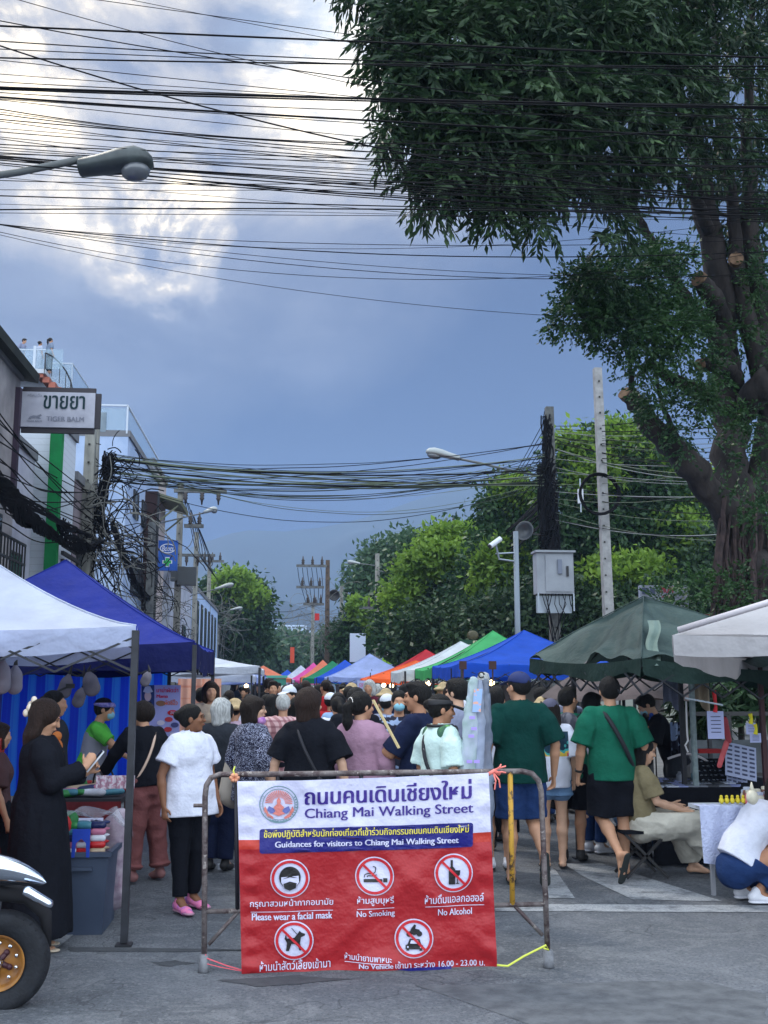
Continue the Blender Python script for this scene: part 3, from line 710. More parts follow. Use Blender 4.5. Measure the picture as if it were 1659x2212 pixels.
# beyond
b7 = building('narrow building with pinkish siding behind the brown sign tower', -12, -5.1, 39.5, 44, zs(1005, 39.5), mat('pink_siding', srgb(178, 166, 166), .8, extra=siding(0)), [('e', 41, 6., 1.4, 1.2)])
mb = MB(); mb.poly([(-5.2, 41, 8.9), (-4.2, 41, 8.6), (-4.2, 44, 8.6), (-5.2, 44, 8.9)], .15); mb.bar((-5.05, 41.2, 7.9), (-4.3, 41.2, 8.55), .06); mb.bar((-5.05, 43.8, 7.9), (-4.3, 43.8, 8.55), .06); mb.build('awning', wallm('olive_awning', srgb(120, 122, 100)), b7)
sg = thing('sign_tower', 'tall dark brown ribbed sign box beside the pole on the left', 'sign', (-5, 37.6, 0))
mb = MB(); mb.box((-4.95, 37.6, 5.), (.62, .5, 6.8)); mb.build('panel', wallm('brown_panel', srgb(66, 50, 52), srgb(50, 38, 40)), sg)
mb = MB()
for i in range(6): mb.bar((-4.62, 37.38+i*.09, 1.7), (-4.62, 37.38+i*.09, 8.4), .03)
mb.box((-4.95, 37.6, .85), (.2, .2, 1.7)); mb.build('rib', DK, sg)
b8 = building('cream building with white lower walls behind the transformer pole', -12, -5.1, 46, 57, zs(1235, 46), wallm('cream_wall', srgb(186, 192, 206), srgb(150, 158, 176)), [('s', -6.2, 4., .8, 1.4), ('e', 49, 4., 1.4, 1.2), ('e', 53, 4., 1.4, 1.2)])
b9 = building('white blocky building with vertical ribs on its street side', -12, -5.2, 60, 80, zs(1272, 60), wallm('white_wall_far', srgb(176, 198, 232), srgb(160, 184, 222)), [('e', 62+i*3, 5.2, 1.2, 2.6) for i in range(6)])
b10 = building('low shop row with dark openings farther along the left side', -12, -5.4, 82, 130, 6.2, wallm('far_row', srgb(150, 150, 150), srgb(120, 124, 128)), [('e', 85+i*4, 4.2, 1.6, 1.4) for i in range(10)])
hotel = thing('hotel', 'large white terraced hotel with rows of windows at the end of the street', 'building', (0, 300, 0))
def HT(px, py): return A(px, py, 300.)
mb = MB()
for (a, b, t_, bt) in ((579, 668, 1362, 1400), (592, 662, 1350, 1362), (640, 672, 1362, 1420)):
    p, q_ = HT(a, t_), HT(b, bt); mb.box(((p.x+q_.x)/2, 306, (p.z+q_.z)/2), (q_.x-p.x, 12, p.z-q_.z))
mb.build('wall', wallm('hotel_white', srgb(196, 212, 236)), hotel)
for py in (1355, 1368, 1376, 1384, 1392):
    for i in range(9 if py > 1360 else 7):
        p = HT((584 if py > 1360 else 598)+i*9, py); mb = MB(); mb.box((p.x, 299.9, p.z), (.8, .15, .42)); mb.build('window', M_WIN, hotel)
building('low white house with flat roof in front of the far hotel', HT(618, 1400).x*.66, HT(668, 1400).x*.66, 200, 212, zs(1412, 200), wallm('hotel_white', srgb(196, 212, 236)), [])
# right side: dark roofed house seen through the trees, sheds
b11 = building('single storey house with dark pitched roof beyond the right stalls', 5.2+2.5, 12, 52, 60, 4., wallm('dull_wall', srgb(120, 116, 112)), [('s', 9.5, 2.6, 1.4, 1.2)])
mb = MB(); mb.poly([(6.9, 51, 4.1), (12.6, 51, 4.1), (9.8, 51, 6.4)], .3, (0, 1, 0)); mb.poly([(6.9, 51.3, 4.1), (9.8, 51.3, 6.4), (9.8, 60.5, 6.4), (6.9, 60.5, 4.1)], .15); mb.build('gable_roof', mat('dark_roof_tile', (.05, .045, .045), .8, (.03, .03, .03), 3.), b11)
for (px, py0, Y, w, lab) in ((1180, 1368, 38, 3.2, 'small brown roofed shed behind the blue canopy'),):
    p = A(px, py0, Y); building(lab, p.x-w/2, p.x+w/2, Y, Y+3, p.z-.2, wallm('dull_wall', srgb(120, 116, 112)), [], roof=wallm('rust_roof', srgb(118, 88, 76)))
# ------------------------------------------------ signs
def face(p0, p1, p2):            # sign face from top-left, top-right, bottom-left world points
    p0, p1, p2 = Vector(p0), Vector(p1), Vector(p2); n = (p1-p0).cross(p2-p0).normalized()
    if n.y > 0: n = -n
    return lambda u, v, o=.004: p0+(p1-p0)*u+(p2-p0)*v+n*o
def flat(fn, pts, name, m, parent, o=.003):
    mb = MB(); mb.poly([fn(u, v, o) for u, v in pts]); return mb.build(name, m, parent)
def circ(u, v, ru, rv, n=28, a0=0, a1=2*pi): return [(u+ru*cos(a0+(a1-a0)*i/n), v+rv*sin(a0+(a1-a0)*i/n)) for i in range(n)]
def ring(fn, u, v, ru, rv, wu, wv, name, m, parent, o=.003, n=32):
    mb = MB(); vs = []
    for i in range(n):
        a = 2*pi*i/n; vs += [fn(u+ru*cos(a), v+rv*sin(a), o), fn(u+(ru-wu)*cos(a), v+(rv-wv)*sin(a), o)]
    mb._add(vs, [(2*i, 2*i+1, (2*i+3) % (2*n), (2*i+2) % (2*n)) for i in range(n)]); return mb.build(name, m, parent)
YS = 19.5
s0, s1, s2 = A(48, 845, YS), A(206, 848, YS), A(48, 921, YS)
sgn = thing('shop_sign', 'white hanging signboard with dark green pharmacy lettering at upper left', 'sign', (s0.x, YS, s2.z))
mb = MB(); c_ = (s0+s1)/2; w_, h_ = s1.x-s0.x, s0.z-s2.z; mb.box((c_.x, YS+.08, s2.z+h_/2), (w_, .14, h_)); mb.build('panel', mat('sign_white', srgb(188, 190, 204), .6, srgb(170, 172, 188), 3.), sgn)
mb = MB()
for a, b in (((s0.x, s0.z), (s1.x, s0.z)), ((s1.x, s0.z), (s1.x, s2.z)), ((s1.x, s2.z), (s0.x, s2.z)), ((s0.x, s2.z), (s0.x, s0.z))): mb.bar((a[0], YS+.08, a[1]), (b[0], YS+.08, b[1]), .06, .2)
mb.bar((-5, YS+.08, s0.z+.03), (s0.x, YS+.08, s0.z+.03), .05); mb.bar((-5, YS+.08, s2.z+.05), (s0.x, YS+.08, s2.z), .05); mb.build('frame', mat('sign_frame', (.04, .035, .045), .6), sgn)
fn = face((s0.x, YS, s0.z), (s1.x, YS, s0.z), (s0.x, YS, s2.z))
letters('ขายยา', 'lettering', mat('sign_green_black', srgb(18, 52, 60)), sgn, (.3, .1, .86, .48), fn, .015)
letters('ศรีสมเด็จ', 'lettering', mat('sign_grey', srgb(130, 134, 150)), sgn, (.08, .06, .27, .15), fn)
letters('TIGER BALM', 'lettering', mat('sign_grey', srgb(130, 134, 150)), sgn, (.35, .7, .86, .83), fn, .02)
letters('TIGER BALM', 'lettering', mat('sign_grey', srgb(130, 134, 150)), sgn, (.08, .82, .29, .87), fn, .02)
flat(fn, [(.1, .78), (.12, .72), (.17, .68), (.22, .69), (.27, .64), (.285, .68), (.25, .73), (.28, .78), (.24, .77), (.2, .74), (.15, .76), (.13, .79)], 'animal_emblem', mat('sign_grey', srgb(130, 134, 150)), sgn)
# blue pharmacy sign
YB = 42.
s0, s1, s2 = A(342, 1167, YB), A(384, 1167, YB), A(342, 1232, YB)
sgn = thing('pharmacy_sign', 'blue square signboard with white oval logo and green cross', 'sign', (s0.x, YB, s2.z))
mb = MB(); mb.box(((s0.x+s1.x)/2, YB+.12, (s0.z+s2.z)/2), (s1.x-s0.x, .22, s0.z-s2.z)); mb.build('panel', mat('pharmacy_blue', srgb(40, 96, 190), .4, srgb(34, 84, 170), 2.), sgn)
fn = face((s0.x, YB, s0.z), (s1.x, YB, s0.z), (s0.x, YB, s2.z)); wh = mat('print_white', srgb(222, 228, 240), .5)
ring(fn, .5, .27, .4, .16, .045, .028, 'logo_ring', wh, sgn, .01); letters('Boots', 'lettering', wh, sgn, (.2, .18, .8, .36), lambda u, v: fn(u, v, .01), .01, shear=.3)
gm = mat('cross_green', srgb(40, 170, 90), .4)
for o, k, m in ((.01, 1.25, wh), (.016, 1., gm)):
    a, b = .09*k, .2*k+.0; a2, b2 = .06*k, .13*k
    flat(fn, [(.5-a, .72-b2), (.5+a, .72-b2), (.5+a, .72-a2*.75), (.5+b, .72-a2*.75), (.5+b, .72+a2*.75), (.5+a, .72+a2*.75), (.5+a, .72+b2), (.5-a, .72+b2), (.5-a, .72+a2*.75), (.5-b, .72+a2*.75), (.5-b, .72-a2*.75), (.5-a, .72-a2*.75)], 'cross', m, sgn, o)
# right-hand signs
def board(label, px0, py0, px1, py1, Y, m, name='signboard', post=None, cat='sign'):
    a, b, c = A(px0, py0, Y), A(px1, py0, Y), A(px0, py1, Y); t = thing(name, label, cat, ((a.x+b.x)/2, Y, 0 if post else c.z))
    mb = MB(); mb.box(((a.x+b.x)/2, Y+.06, (a.z+c.z)/2), (b.x-a.x, .1, a.z-c.z)); mb.build('panel', m, t)
    if post:
        for x in (a.x+.1, b.x-.1): mb = MB(); mb.bar((x, Y+.16, 0), (x, Y+.16, a.z), .09); mb.build('post', DK, t)
    return t, face((a.x, Y, a.z), (b.x, Y, a.z), (a.x, Y, c.z))
blk = mat('print_black', (.015, .015, .018), .5)
t, fn = board('green board with black oval and white letters above two smaller panels', 826, 1368, 858, 1390, 58, mat('leaf_green_board', srgb(40, 140, 80)), post=1)
flat(fn, circ(.5, .5, .44, .36), 'oval', blk, t, .012); letters('VAYA', 'lettering', wh, t, (.24, .36, .76, .64), lambda u, v: fn(u, v, .02), .02)
t, fn = board('small panel with pale bottles under the green oval board', 826, 1392, 856, 1418, 58, mat('dark_photo_panel', srgb(70, 62, 60)))
for i, c in enumerate((srgb(230, 130, 140), srgb(230, 226, 214), srgb(240, 240, 230), srgb(220, 190, 190))): flat(fn, [(.12+i*.2, .85), (.12+i*.2, .45), (.17+i*.2, .3), (.19+i*.2, .3), (.24+i*.2, .45), (.24+i*.2, .85)], 'bottle_picture', mat('bottle_print%d' % i, c), t, .012)
t, fn = board('lime green panel with dark letters at the bottom of the sign stack', 826, 1421, 858, 1434, 58, mat('lime_board', srgb(150, 200, 60)))
letters('YYY', 'lettering', mat('print_green', srgb(20, 70, 40)), t, (.2, .2, .8, .8), fn, .03)
board('white blank banner panel beside the green sign stack', 860, 1386, 878, 1430, 58, mat('faded_white', srgb(190, 204, 226)))
board('upright white double sided panel between far poles', 756, 1368, 790, 1430, 60, mat('faded_white', srgb(190, 204, 226)))
board('small red and white sign on the far pole', 680, 1325, 690, 1340, 66, mat('red_print', srgb(200, 50, 48)))
board('small orange red board far down the street', 627, 1398, 636, 1432, 88, mat('orange_print', srgb(214, 84, 60)))
t, fn = board('dark green rounded board with cream Thai letters behind the green canopy', 870+122, 1382, 930+122, 1402, 27, mat('dark_green_board', srgb(20, 66, 50)), post=1)
letters('แอบ', 'lettering', mat('cream_print', srgb(216, 214, 180)), t, (.5, .08, .75, .42), fn, .02); letters('วาสนา', 'lettering', mat('cream_print', srgb(216, 214, 180)), t, (.12, .5, .6, .95), fn, .02)
mb = MB(); c = A(1022, 1371, 27); mb.ell(c+Vector((0, .05, -.02)), (.15, .06, .13)); mb.build('crest', mat('gold_dull', srgb(70, 66, 44), .5), t, smooth=True)
t, fn = board('grey white billboard with red heading above the green tarpaulin stall', 1383, 1264, 1486, 1312, 17, mat('billboard_grey', srgb(150, 154, 168), .7, srgb(130, 134, 150), 2.), post=1)
letters('MUM', 'lettering', mat('dull_red_print', srgb(150, 50, 60)), t, (.42, .04, .68, .34), fn, .03); letters('สมุนไพร', 'lettering', mat('dull_red_print', srgb(150, 50, 60)), t, (.44, .42, .66, .6), fn, .02)
letters('บริการ', 'lettering', mat('sign_grey_dark', srgb(92, 96, 110)), t, (.72, .3, .92, .42), fn); letters('โทร 053', 'lettering', mat('sign_grey_dark', srgb(92, 96, 110)), t, (.72, .5, .92, .6), fn)
for i, u in enumerate((.42, .55, .68, .86)): flat(fn, [(u, .86), (u+.05, .68), (u+.1, .86)], 'picture', mat('sign_grey_dark', srgb(92, 96, 110)), t, .01)
for u, w in ((.03, .14), (.2, .1)): flat(fn, [(u, .12), (u+w, .12), (u+w, .4), (u, .4)], 'picture', mat('slate_print', srgb(72, 80, 104)), t, .01)
board('blank white card under the grey billboard', 1452, 1315, 1491, 1345, 16.6, mat('faded_white', srgb(190, 204, 226)))
t, fn = board('red board with cream ring shapes beneath the big tree', 1492, 1326, 1560, 1376, 17, mat('brick_red_board', srgb(122, 50, 48)))
ring(fn, .22, .5, .2, .4, .06, .12, 'ring_motif', mat('cream_print', srgb(216, 214, 180)), t, .01); flat(fn, circ(.7, .3, .2, .34), 'disc_motif', mat('mustard_print', srgb(170, 140, 70)), t, .01); flat(fn, [(.42, .9), (.62, .3), (.72, .3), (.5, 1.)], 'stripe', mat('cream_print', srgb(216, 214, 180)), t, .015)

# ================================================================ POLES
M_CONC = mat('pole_concrete', srgb(146, 146, 140), .9, srgb(108, 108, 104), 6., 5, bump=.3, stretch=(1, 1, .25))
M_CONCD = mat('pole_concrete_dark', srgb(104, 106, 106), .9, srgb(74, 76, 78), 6., 5, bump=.3)
M_BLACK = mat('cable_black', (.006, .006, .008), .8, spec=.1)
M_INS = mat('insulator_brown', (.03, .022, .02), .35)
def pole(label, px, ptop, Y, w, m=None, arms=(), lamp=None, holes=True, lean=0.):
    p = A(px, ptop, Y); t = thing('utility_pole', label, 'pole', (p.x, Y, 0)); m = m or M_CONC
    mb = MB(); a, b = Vector((p.x-lean, Y, -.1)), p
    s = []; 
    for q_, k in ((a, 1.), (b, .78)):
        hw = w*k/2
        for i, j in ((-1, -1), (1, -1), (1, 1), (-1, 1)): s.append(q_+Vector((i*hw, j*hw, 0)))
    mb._add(s, [(3, 2, 1, 0), (4, 5, 6, 7), (0, 1, 5, 4), (1, 2, 6, 5), (2, 3, 7, 6), (3, 0, 4, 7)]); mb.build('shaft', m, t)
    if holes:
        mb = MB()
        for i in range(int(p.z/.45)):
            z = p.z-.4-i*.45; mb.box((p.x, Y-w/2+.005-(p.z-z)*.012*w, z), (w*.16, .02, w*.16))
        mb.build('bolt_hole', mat('hole_dark', (.02, .02, .02)), t)
    for (x0, x1, py, n, down) in arms:                      # cross-arm between image columns x0,x1 at row py
        c, d = A(x0, py, Y-w*.6), A(x1, py, Y-w*.6); d.z = c.z
        mb = MB(); mb.bar(c, d, .15, .15); ar = mb.build('crossarm', M_CONCD, t)
        for i in range(n):
            q_ = c.lerp(d, (i+.7)/(n+.2)); sgn_ = -1 if down else 1
            mb = MB(); mb.lathe([(.04, .05), (.11, .09), (.07, .15), (.11, .2), (.07, .26), (.11, .32), (.05, .42), (.03, .6)], q_, 8, (0, 0, sgn_)); mb.build('insulator', M_INS, ar, smooth=True)
    return t, p
pole('tall square concrete pole with tangled wires behind the hanging shop sign', 208, 868, 26.6, .27)
pole('shorter square concrete pole standing just before the taller sign pole', 197, 928, 26., .3)
t, p = pole('pole with long top crossarm and grey transformer by the pharmacy sign', 391, 1045, 46, .3, M_CONC, [(376, 490, 1060, 3, True), (398, 440, 1136, 2, False)])
mb = MB(); q_ = A(404, 1245, 45.6); mb.box(q_, (.75, .5, .75)); mb.box(A(385, 1240, 45.6), (.6, .45, .6)); mb.build('transformer', mat('transformer_grey', srgb(70, 74, 78), .6), t)
pole('second pole of the left row with one crossarm', 425, 1150, 60, .3, M_CONC, [(386, 465, 1199, 3, True)])
pole('third pole of the left row with double crossarm', 453, 1206, 72, .3, M_CONC, [(430, 484, 1212, 3, False)])
pole('short thick dark post in the tangle beside the brown sign tower', 329, 1128, 36.6, .3, M_CONCD, holes=False)
t, RP = pole('dark pole buried in black cables that carries the grey cabinet', 1186, 880, 31, .3, M_CONCD, [])
pole('tall bare concrete pole with a coil of black cable, in front of the big tree', 1290, 796, 28, .27, mat('pole_pale', srgb(158, 158, 160), .9, srgb(132, 132, 134), 5., 5, bump=.3), lean=-.12)
pole('distant right hand pole with lamp arms against the grey green tree', 815, 1196, 62, .3, M_CONC, [(776, 812, 1313, 1, False)])
pole('distant pole with two crossarms in mid street', 708, 1210, 66, .32, mat('pole_rusty', srgb(96, 82, 70), .9, srgb(70, 60, 54), 5.), [(640, 706, 1222, 3, False), (640, 700, 1268, 3, False), (655, 700, 1305, 3, False)])
pole('thin distant pole beside the loudspeaker in mid street', 738, 1266, 70, .28, M_CONC)
pole('farthest pole in the right row over the coloured canopies', 676, 1300, 84, .3, M_CONC, [(656, 690, 1306, 2, False)])
# horn loudspeakers
def horn(label, px, py, Y, r, ax, m):
    t = thing('loudspeaker', label, 'loudspeaker', A(px, py, Y)); c = A(px, py, Y); mb = MB()
    mb.lathe([(.01, -.9*r), (.25*r, -.85*r), (.35*r, -.4*r), (.75*r, .0), (r, .25*r), (r*.96, .3*r), (.7*r, .02*r), (.3*r, -.3*r)], c, 20, ax); mb.build('horn', m, t, smooth=True)
    mb = MB(); mb.bar(c-Vector(ax).normalized()*r*.5, c-Vector(ax).normalized()*r*.5+Vector((.4, 0, -.05)), .04); mb.build('bracket', DK, t)
horn('dark round horn loudspeaker left of the cable laden pole', 1134, 1148, 30.6, .3, (-.55, -.8, .15), mat('horn_grey', srgb(56, 60, 66), .35))
horn('small dark horn loudspeaker on the distant mid street pole', 722, 1286, 66, .36, (-.1, -1, 0), mat('horn_black', (.02, .02, .024), .4))
# cctv mast
p = A(1114, 1152, 29); mast = thing('camera_mast', 'silver metal mast with white security camera', 'camera pole', (p.x, 29, 0)); sil = mat('galvanised', srgb(150, 160, 172), .35, metal=.6)
mb = MB(); mb.tube([(p.x, 29, 0), (p.x, 29, 5.9), p], [.085, .075, .06], 12); mb.build('shaft', mat('mast_grey', srgb(116, 126, 138), .45, metal=.4), mast, smooth=True)
c = A(1070, 1172, 28.8); mb = MB(); mb.tube([(p.x, 29, c.z-.5), (p.x-.5, 28.9, c.z-.45), c], .03, 6); mb.tube([(p.x, 29, c.z-.25), (p.x-.6, 28.9, c.z-.3)], .025, 6); mb.build('arm', sil, mast)
mb = MB(); mb.tube([c+Vector((-.17, -.1, -.12)), c+Vector((.16, .1, .12))], .075, 12); cc = mb.build('security_camera', mat('white_plastic', srgb(206, 212, 222), .4), mast)
mb = MB(); mb.tube([c+Vector((-.19, -.11, -.135)), c+Vector((-.165, -.1, -.12))], .055, 12); mb.build('lens', DK, cc)
# cabinet on the cable pole
cbx = thing('utility_cabinet', 'large pale grey equipment cabinet fixed to the cable pole', 'cabinet', A(1198, 1282, 30.4))
a, b, c = A(1159, 1193, 30.3), A(1238, 1193, 30.3), A(1159, 1282, 30.3); xm, zm = (a.x+b.x)/2, (a.z+c.z)/2; w_, h_ = b.x-a.x, a.z-c.z
gc = mat('cabinet_grey', srgb(150, 156, 166), .55, srgb(136, 142, 152), 2.)
mb = MB(); mb.box((xm, 30.55, zm), (w_, .5, h_)); mb.build('body', gc, cbx)
mb = MB(); mb.box((xm, 30.52, a.z+.03), (w_+.1, .62, .06)); mb.build('lid', gc, cbx)
mb = MB(); mb.box((xm+.1, 30.285, zm), (w_*.72, .03, h_*.9)); d_ = mb.build('door', gc, cbx); mb = MB(); mb.box((xm+.35, 30.25, zm+.05), (.06, .04, .3)); mb.build('handle', DK, d_)
mb = MB(); mb.box((xm+.12, 30.24, zm+.18), (.12, .06, .42)); mb.build('meter_box', mat('meter_grey', srgb(110, 118, 136), .5), cbx)
mb = MB(); mb.box((xm-.02, 30.5, c.z-.3), (w_*.96, .06, .5)); mb.bar((a.x+.02, 30.3, c.z), (a.x+.02, 30.3, c.z-.55), .04); mb.bar((b.x-.02, 30.3, c.z), (b.x-.02, 30.3, c.z-.5), .04); mb.build('shelf_bracket', sil, cbx)
mb = MB()
for i in range(9): x = a.x+.15+i*.1; mb.tube([(x, 30.38, c.z), (x+random.uniform(-.1, .1), 30.32, c.z-.3), (x+random.uniform(-.2, .2), 30.35, c.z-.6), (xm+random.uniform(-.1, .1), 30.6, c.z-1.4)], .014, 5)
mb.build('cable_tail', M_BLACK, cbx)
wb = thing('junction_box', 'slim white box hanging on a wire near the coiled cable pole', 'box', A(1254, 1075, 28.5)); c = A(1254, 1072, 28.5)
mb = MB(); mb.box(c, (.14, .1, .4)); mb.build('case', mat('white_plastic', srgb(206, 212, 222), .4), wb); mb = MB(); mb.tube([c+Vector((0, 0, .2)), c+Vector((0, 0, .5))], .02, 6); mb.tube([c-Vector((0, 0, .2)), c-Vector((0, 0, .45))], .02, 6); mb.build('clamp', sil, wb)
# coil
c = A(1294, 1068, 27.7); mb = MB()
for j in range(6):
    r_ = .52+random.uniform(-.04, .04); mb.tube([c+Vector((r_*cos(a_)+random.uniform(-.01, .01), -.02*j, r_*1.02*sin(a_))) for a_ in [i*pi/12 for i in range(25)]], .022, 5, False)
tag(mb.build('cable_coil', M_BLACK, org=tuple(c)), 'round coil of black cable hung on the tall bare concrete pole', 'cable coil')
# street lamps
M_LAMP = mat('lamp_housing', srgb(70, 78, 80), .45, srgb(54, 60, 64), 8.); M_LENS = mat('lamp_lens', srgb(96, 100, 108), .15, spec=.8)
def street_lamp(label, pts, Yp, k, head0, head1, mh=None):
    """pts: arm path in image columns; head0 -> head1 the housing axis"""
    a, b = A(*head0, Yp), A(*head1, Yp); t = thing('street_lamp', label, 'street lamp', A(*pts[0], Yp)); mh = mh or M_LAMP
    mb = MB(); mb.tube([A(*q_, Yp) for q_ in pts], k*.22, 8); mb.build('arm', mat('lamp_arm', srgb(92, 96, 98), .5), t, smooth=True)
    d = (b-a); L = d.length; u = d.normalized(); w = Vector((0, 1, 0)); n = w.cross(u); n = -n if n.z < 0 else n
    prof = [(0, .55, .5, .0), (.02, .75, .62, .0), (.3, .85, .75, .05), (.55, 1., .95, .1), (.78, 1.05, 1., .1), (.93, .85, .75, .05), (1., .4, .35, .0)]
    vs = []; m_ = 14
    for f_, wy, hz, of in prof:
        for i in range(m_):
            an = 2*pi*i/m_; vs.append(a+u*L*f_+w*(k*wy*cos(an))+n*(k*(hz*(sin(an) if sin(an) > 0 else sin(an)*.45)+of)))
    mb = MB(); mb._add(vs, [(i*m_+j, i*m_+(j+1) % m_, (i+1)*m_+(j+1) % m_, (i+1)*m_+j) for i in range(len(prof)-1) for j in range(m_)]+[tuple(range(m_-1, -1, -1)), tuple((len(prof)-1)*m_+j for j in range(m_))]); mb.build('housing', mh, t, smooth=True)
    mb = MB(); M_ = Matrix((u, w, n)).transposed(); mb.ell(a+u*L*.75-n*k*.42, (L*.2, k*.8, k*.55), 14, 8, M_); mb.build('lens', M_LENS, t, smooth=True); return t
street_lamp('big dark street lamp head reaching in from the upper left among the cables', [(-330, 425), (-120, 395), (40, 372), (178, 344)], 9., .15, (170, 368), (331, 352))
street_lamp('grey street lamp on a long arm left of the cable laden pole', [(1178, 1030), (1100, 1016), (1040, 1001), (985, 990)], 31., .17, (993, 992), (920, 976), mat('lamp_pale', srgb(150, 156, 158), .4))
for lab, pts, Y, h0, h1 in (('street lamp on a bent arm before the pharmacy sign', [(304, 1180), (306, 1150), (320, 1136), (400, 1117), (450, 1106)], 40, (440, 1108), (470, 1100)), ('street lamp over the blue canopy, second in the left row', [(397, 1310), (402, 1292), (425, 1282), (470, 1272)], 56, (465, 1273), (505, 1262)), ('street lamp third in the left row', [(455, 1330), (470, 1325), (500, 1318)], 80, (498, 1318), (524, 1313)), ('street lamp fourth in the left row', [(470, 1348), (490, 1345), (515, 1340)], 95, (512, 1341), (536, 1337)), ('street lamp fifth in the left row', [(480, 1370), (500, 1366), (520, 1362)], 110, (518, 1362), (540, 1358)), ('upper street lamp on the distant right pole', [(812, 1222), (790, 1219), (770, 1217)], 61.5, (778, 1218), (750, 1214)), ('lower street lamp on the distant right pole', [(818, 1233), (840, 1237), (860, 1243)], 61.5, (855, 1241), (884, 1250))):
    street_lamp(lab, pts, Y, .13, h0, h1, mat('lamp_pale', srgb(150, 156, 158), .4))

# ================================================================ OVERHEAD CABLES
def cable(pts, r, label, group, m=M_BLACK, n=5, name='overhead_cable', seg=None):
    """pts world; smooth Catmull-Rom through them"""
    P = [Vector(p) for p in pts]; out = []; k = seg or max(2, int(36/(len(P)-1)))
    for i in range(len(P)-1):
        p0, p1, p2, p3 = P[max(i-1, 0)], P[i], P[i+1], P[min(i+2, len(P)-1)]
        for j in range(k):
            t = j/k; out.append(.5*((2*p1)+(p2-p0)*t+(2*p0-5*p1+4*p2-p3)*t*t+(3*p1-p0-3*p2+p3)*t**3))
    out.append(P[-1]); mb = MB(); mb.tube(out, r, n)
    return tag(mb.build(name, m, org=tuple(P[0]), smooth=True), label, 'cable', group)
def span(y0, ym, y1, Y0, Y1, r, label, group, x0=-700, x1=2500, m=M_BLACK, wob=0):
    # quadratic through image rows at columns 0, 830, 1659
    c2 = (y0-2*ym+y1)/2; c1 = (y1-y0)/2; pts = []; o = random.random()*6
    for i in range(15):
        px = x0+(x1-x0)*i/14; s = (px-829.5)/829.5; py = ym+c1*s+c2*s*s+wob*sin(o+i*.9); pts.append(A(px, py, Y0+(Y1-Y0)*i/14))
    return cable(pts, r, label, group, m, seg=3)
TOPS = [(56, 92, 125, 3.4), (45, 178, 260, 2.), (89, 132, 150, 2.2), (106, 141, 170, 1.8), (125, 139, 143, 3.2), (99, 322, 440, 3.), (177, 213, 225, 1.8), (189, 214, 231, 4.2), (193, 219, 234, 3.), (210, 262, 300, 4.), (214, 270, 330, 1.5), (-30, 84, 190, 1.4), (-60, 105, 240, 1.2), (-12, 195, 330, 1.6), (130, 215, 290, 1.5), (236, 310, 255, 2.), (216, 300, 372, 1.4), (247, 330, 360, 2.), (258, 318, 346, 2.2), (262, 360, 430, 1.6), (277, 330, 350, 1.3), (296, 358, 380, 1.2), (312, 344, 362, 2.), (318, 367, 382, 1.6), (333, 349, 358, 1.4), (338, 392, 415, 2.6), (341, 402, 450, 1.7), (346, 410, 462, 2.4), (352, 421, 470, 2.), (330, 380, 440, 1.8), (324, 371, 404, 1.3), (356, 430, 480, 1.8), (410, 409, 395, 1.2), (423, 445, 462, 2.4), (441, 462, 478, 1.), (453, 452, 466, 2.4), (460, 466, 470, 1.2), (383, 455, 520, 1.), (340, 425, 452, 2.8), (300, 388, 430, 1.6), (285, 345, 392, 1.8), (242, 350, 458, 1.3), (200, 240, 250, 1.6), (370, 418, 424, 1.4), (343, 405, 476, 2.), (160, 216, 260, 1.3), (390, 395, 360, 1.6), (336, 398, 432, 2.2)]
for i, (a_, b_, c_, r_) in enumerate(TOPS):
    span(a_, b_, c_, 8.6+(i % 7)*.28, 9.2+(i % 5)*.3, r_*1.35/2/255, '%s black overhead cable %s' % ('thin' if r_ < 1.5 else 'thick' if r_ > 2.5 else 'middling', 'near the top edge of the sky' if b_ < 150 else 'crossing above the big lamp head' if b_ < 290 else 'crossing level with the big lamp head' if b_ < 380 else 'crossing just below the big lamp head'), 'overhead cables in the upper span')
LOWS = [(485, 530, 515, 1.6), (486, 548, 545, 2.6), (487, 575, 598, 1.4), (486, 588, 590, 1.8), (500, 604, 540, 1.6), (506, 652, 690, 1.4), (485, 538, 470, 1.3)]
for i, (a_, b_, c_, r_) in enumerate(LOWS):
    span(a_, b_, c_, 11.5+i*.2, 12.5+i*.2, r_/2/190, 'black overhead cable sagging low under the dense upper span', 'overhead cables of the lower span', wob=1.5)
M_CABG = mat('cable_dark_green', (.03, .045, .03), .6); M_CABY = mat('cable_grey_green', srgb(90, 100, 84), .7)
for i in range(34):                                         # between the left pole and the cable pole
    ya = random.choice((984, 986, 1004, 1020, 1030, 1034)) + random.uniform(-5, 7); yb = random.choice((962, 985, 1000, 1015, 1030, 1042))+random.uniform(-6, 8)
    sag = random.uniform(18, 40) if i < 22 else random.uniform(50, 105)
    pts = []
    for j in range(11):
        t_ = j/10; pts.append(A(232+(1176-232)*t_, ya+(yb-ya)*t_+sag*4*t_*(1-t_)*.9+random.uniform(-1.2, 1.2), 26.3+4.5*t_))
    cable(pts, random.choice((1.4, 1.8, 2.4, 3.4) if i < 22 else (1.2, 1.5))/2/80, ('%s cable in the sagging bundle between the left pole and the cable pole' % ('taut' if sag < 29 else 'slack')) if i < 22 else 'thin low hanging cable under the bundle over the middle of the street', 'cables strung over the middle of the street', random.choice((M_BLACK, M_BLACK, M_CABG, M_CABY)), seg=3)
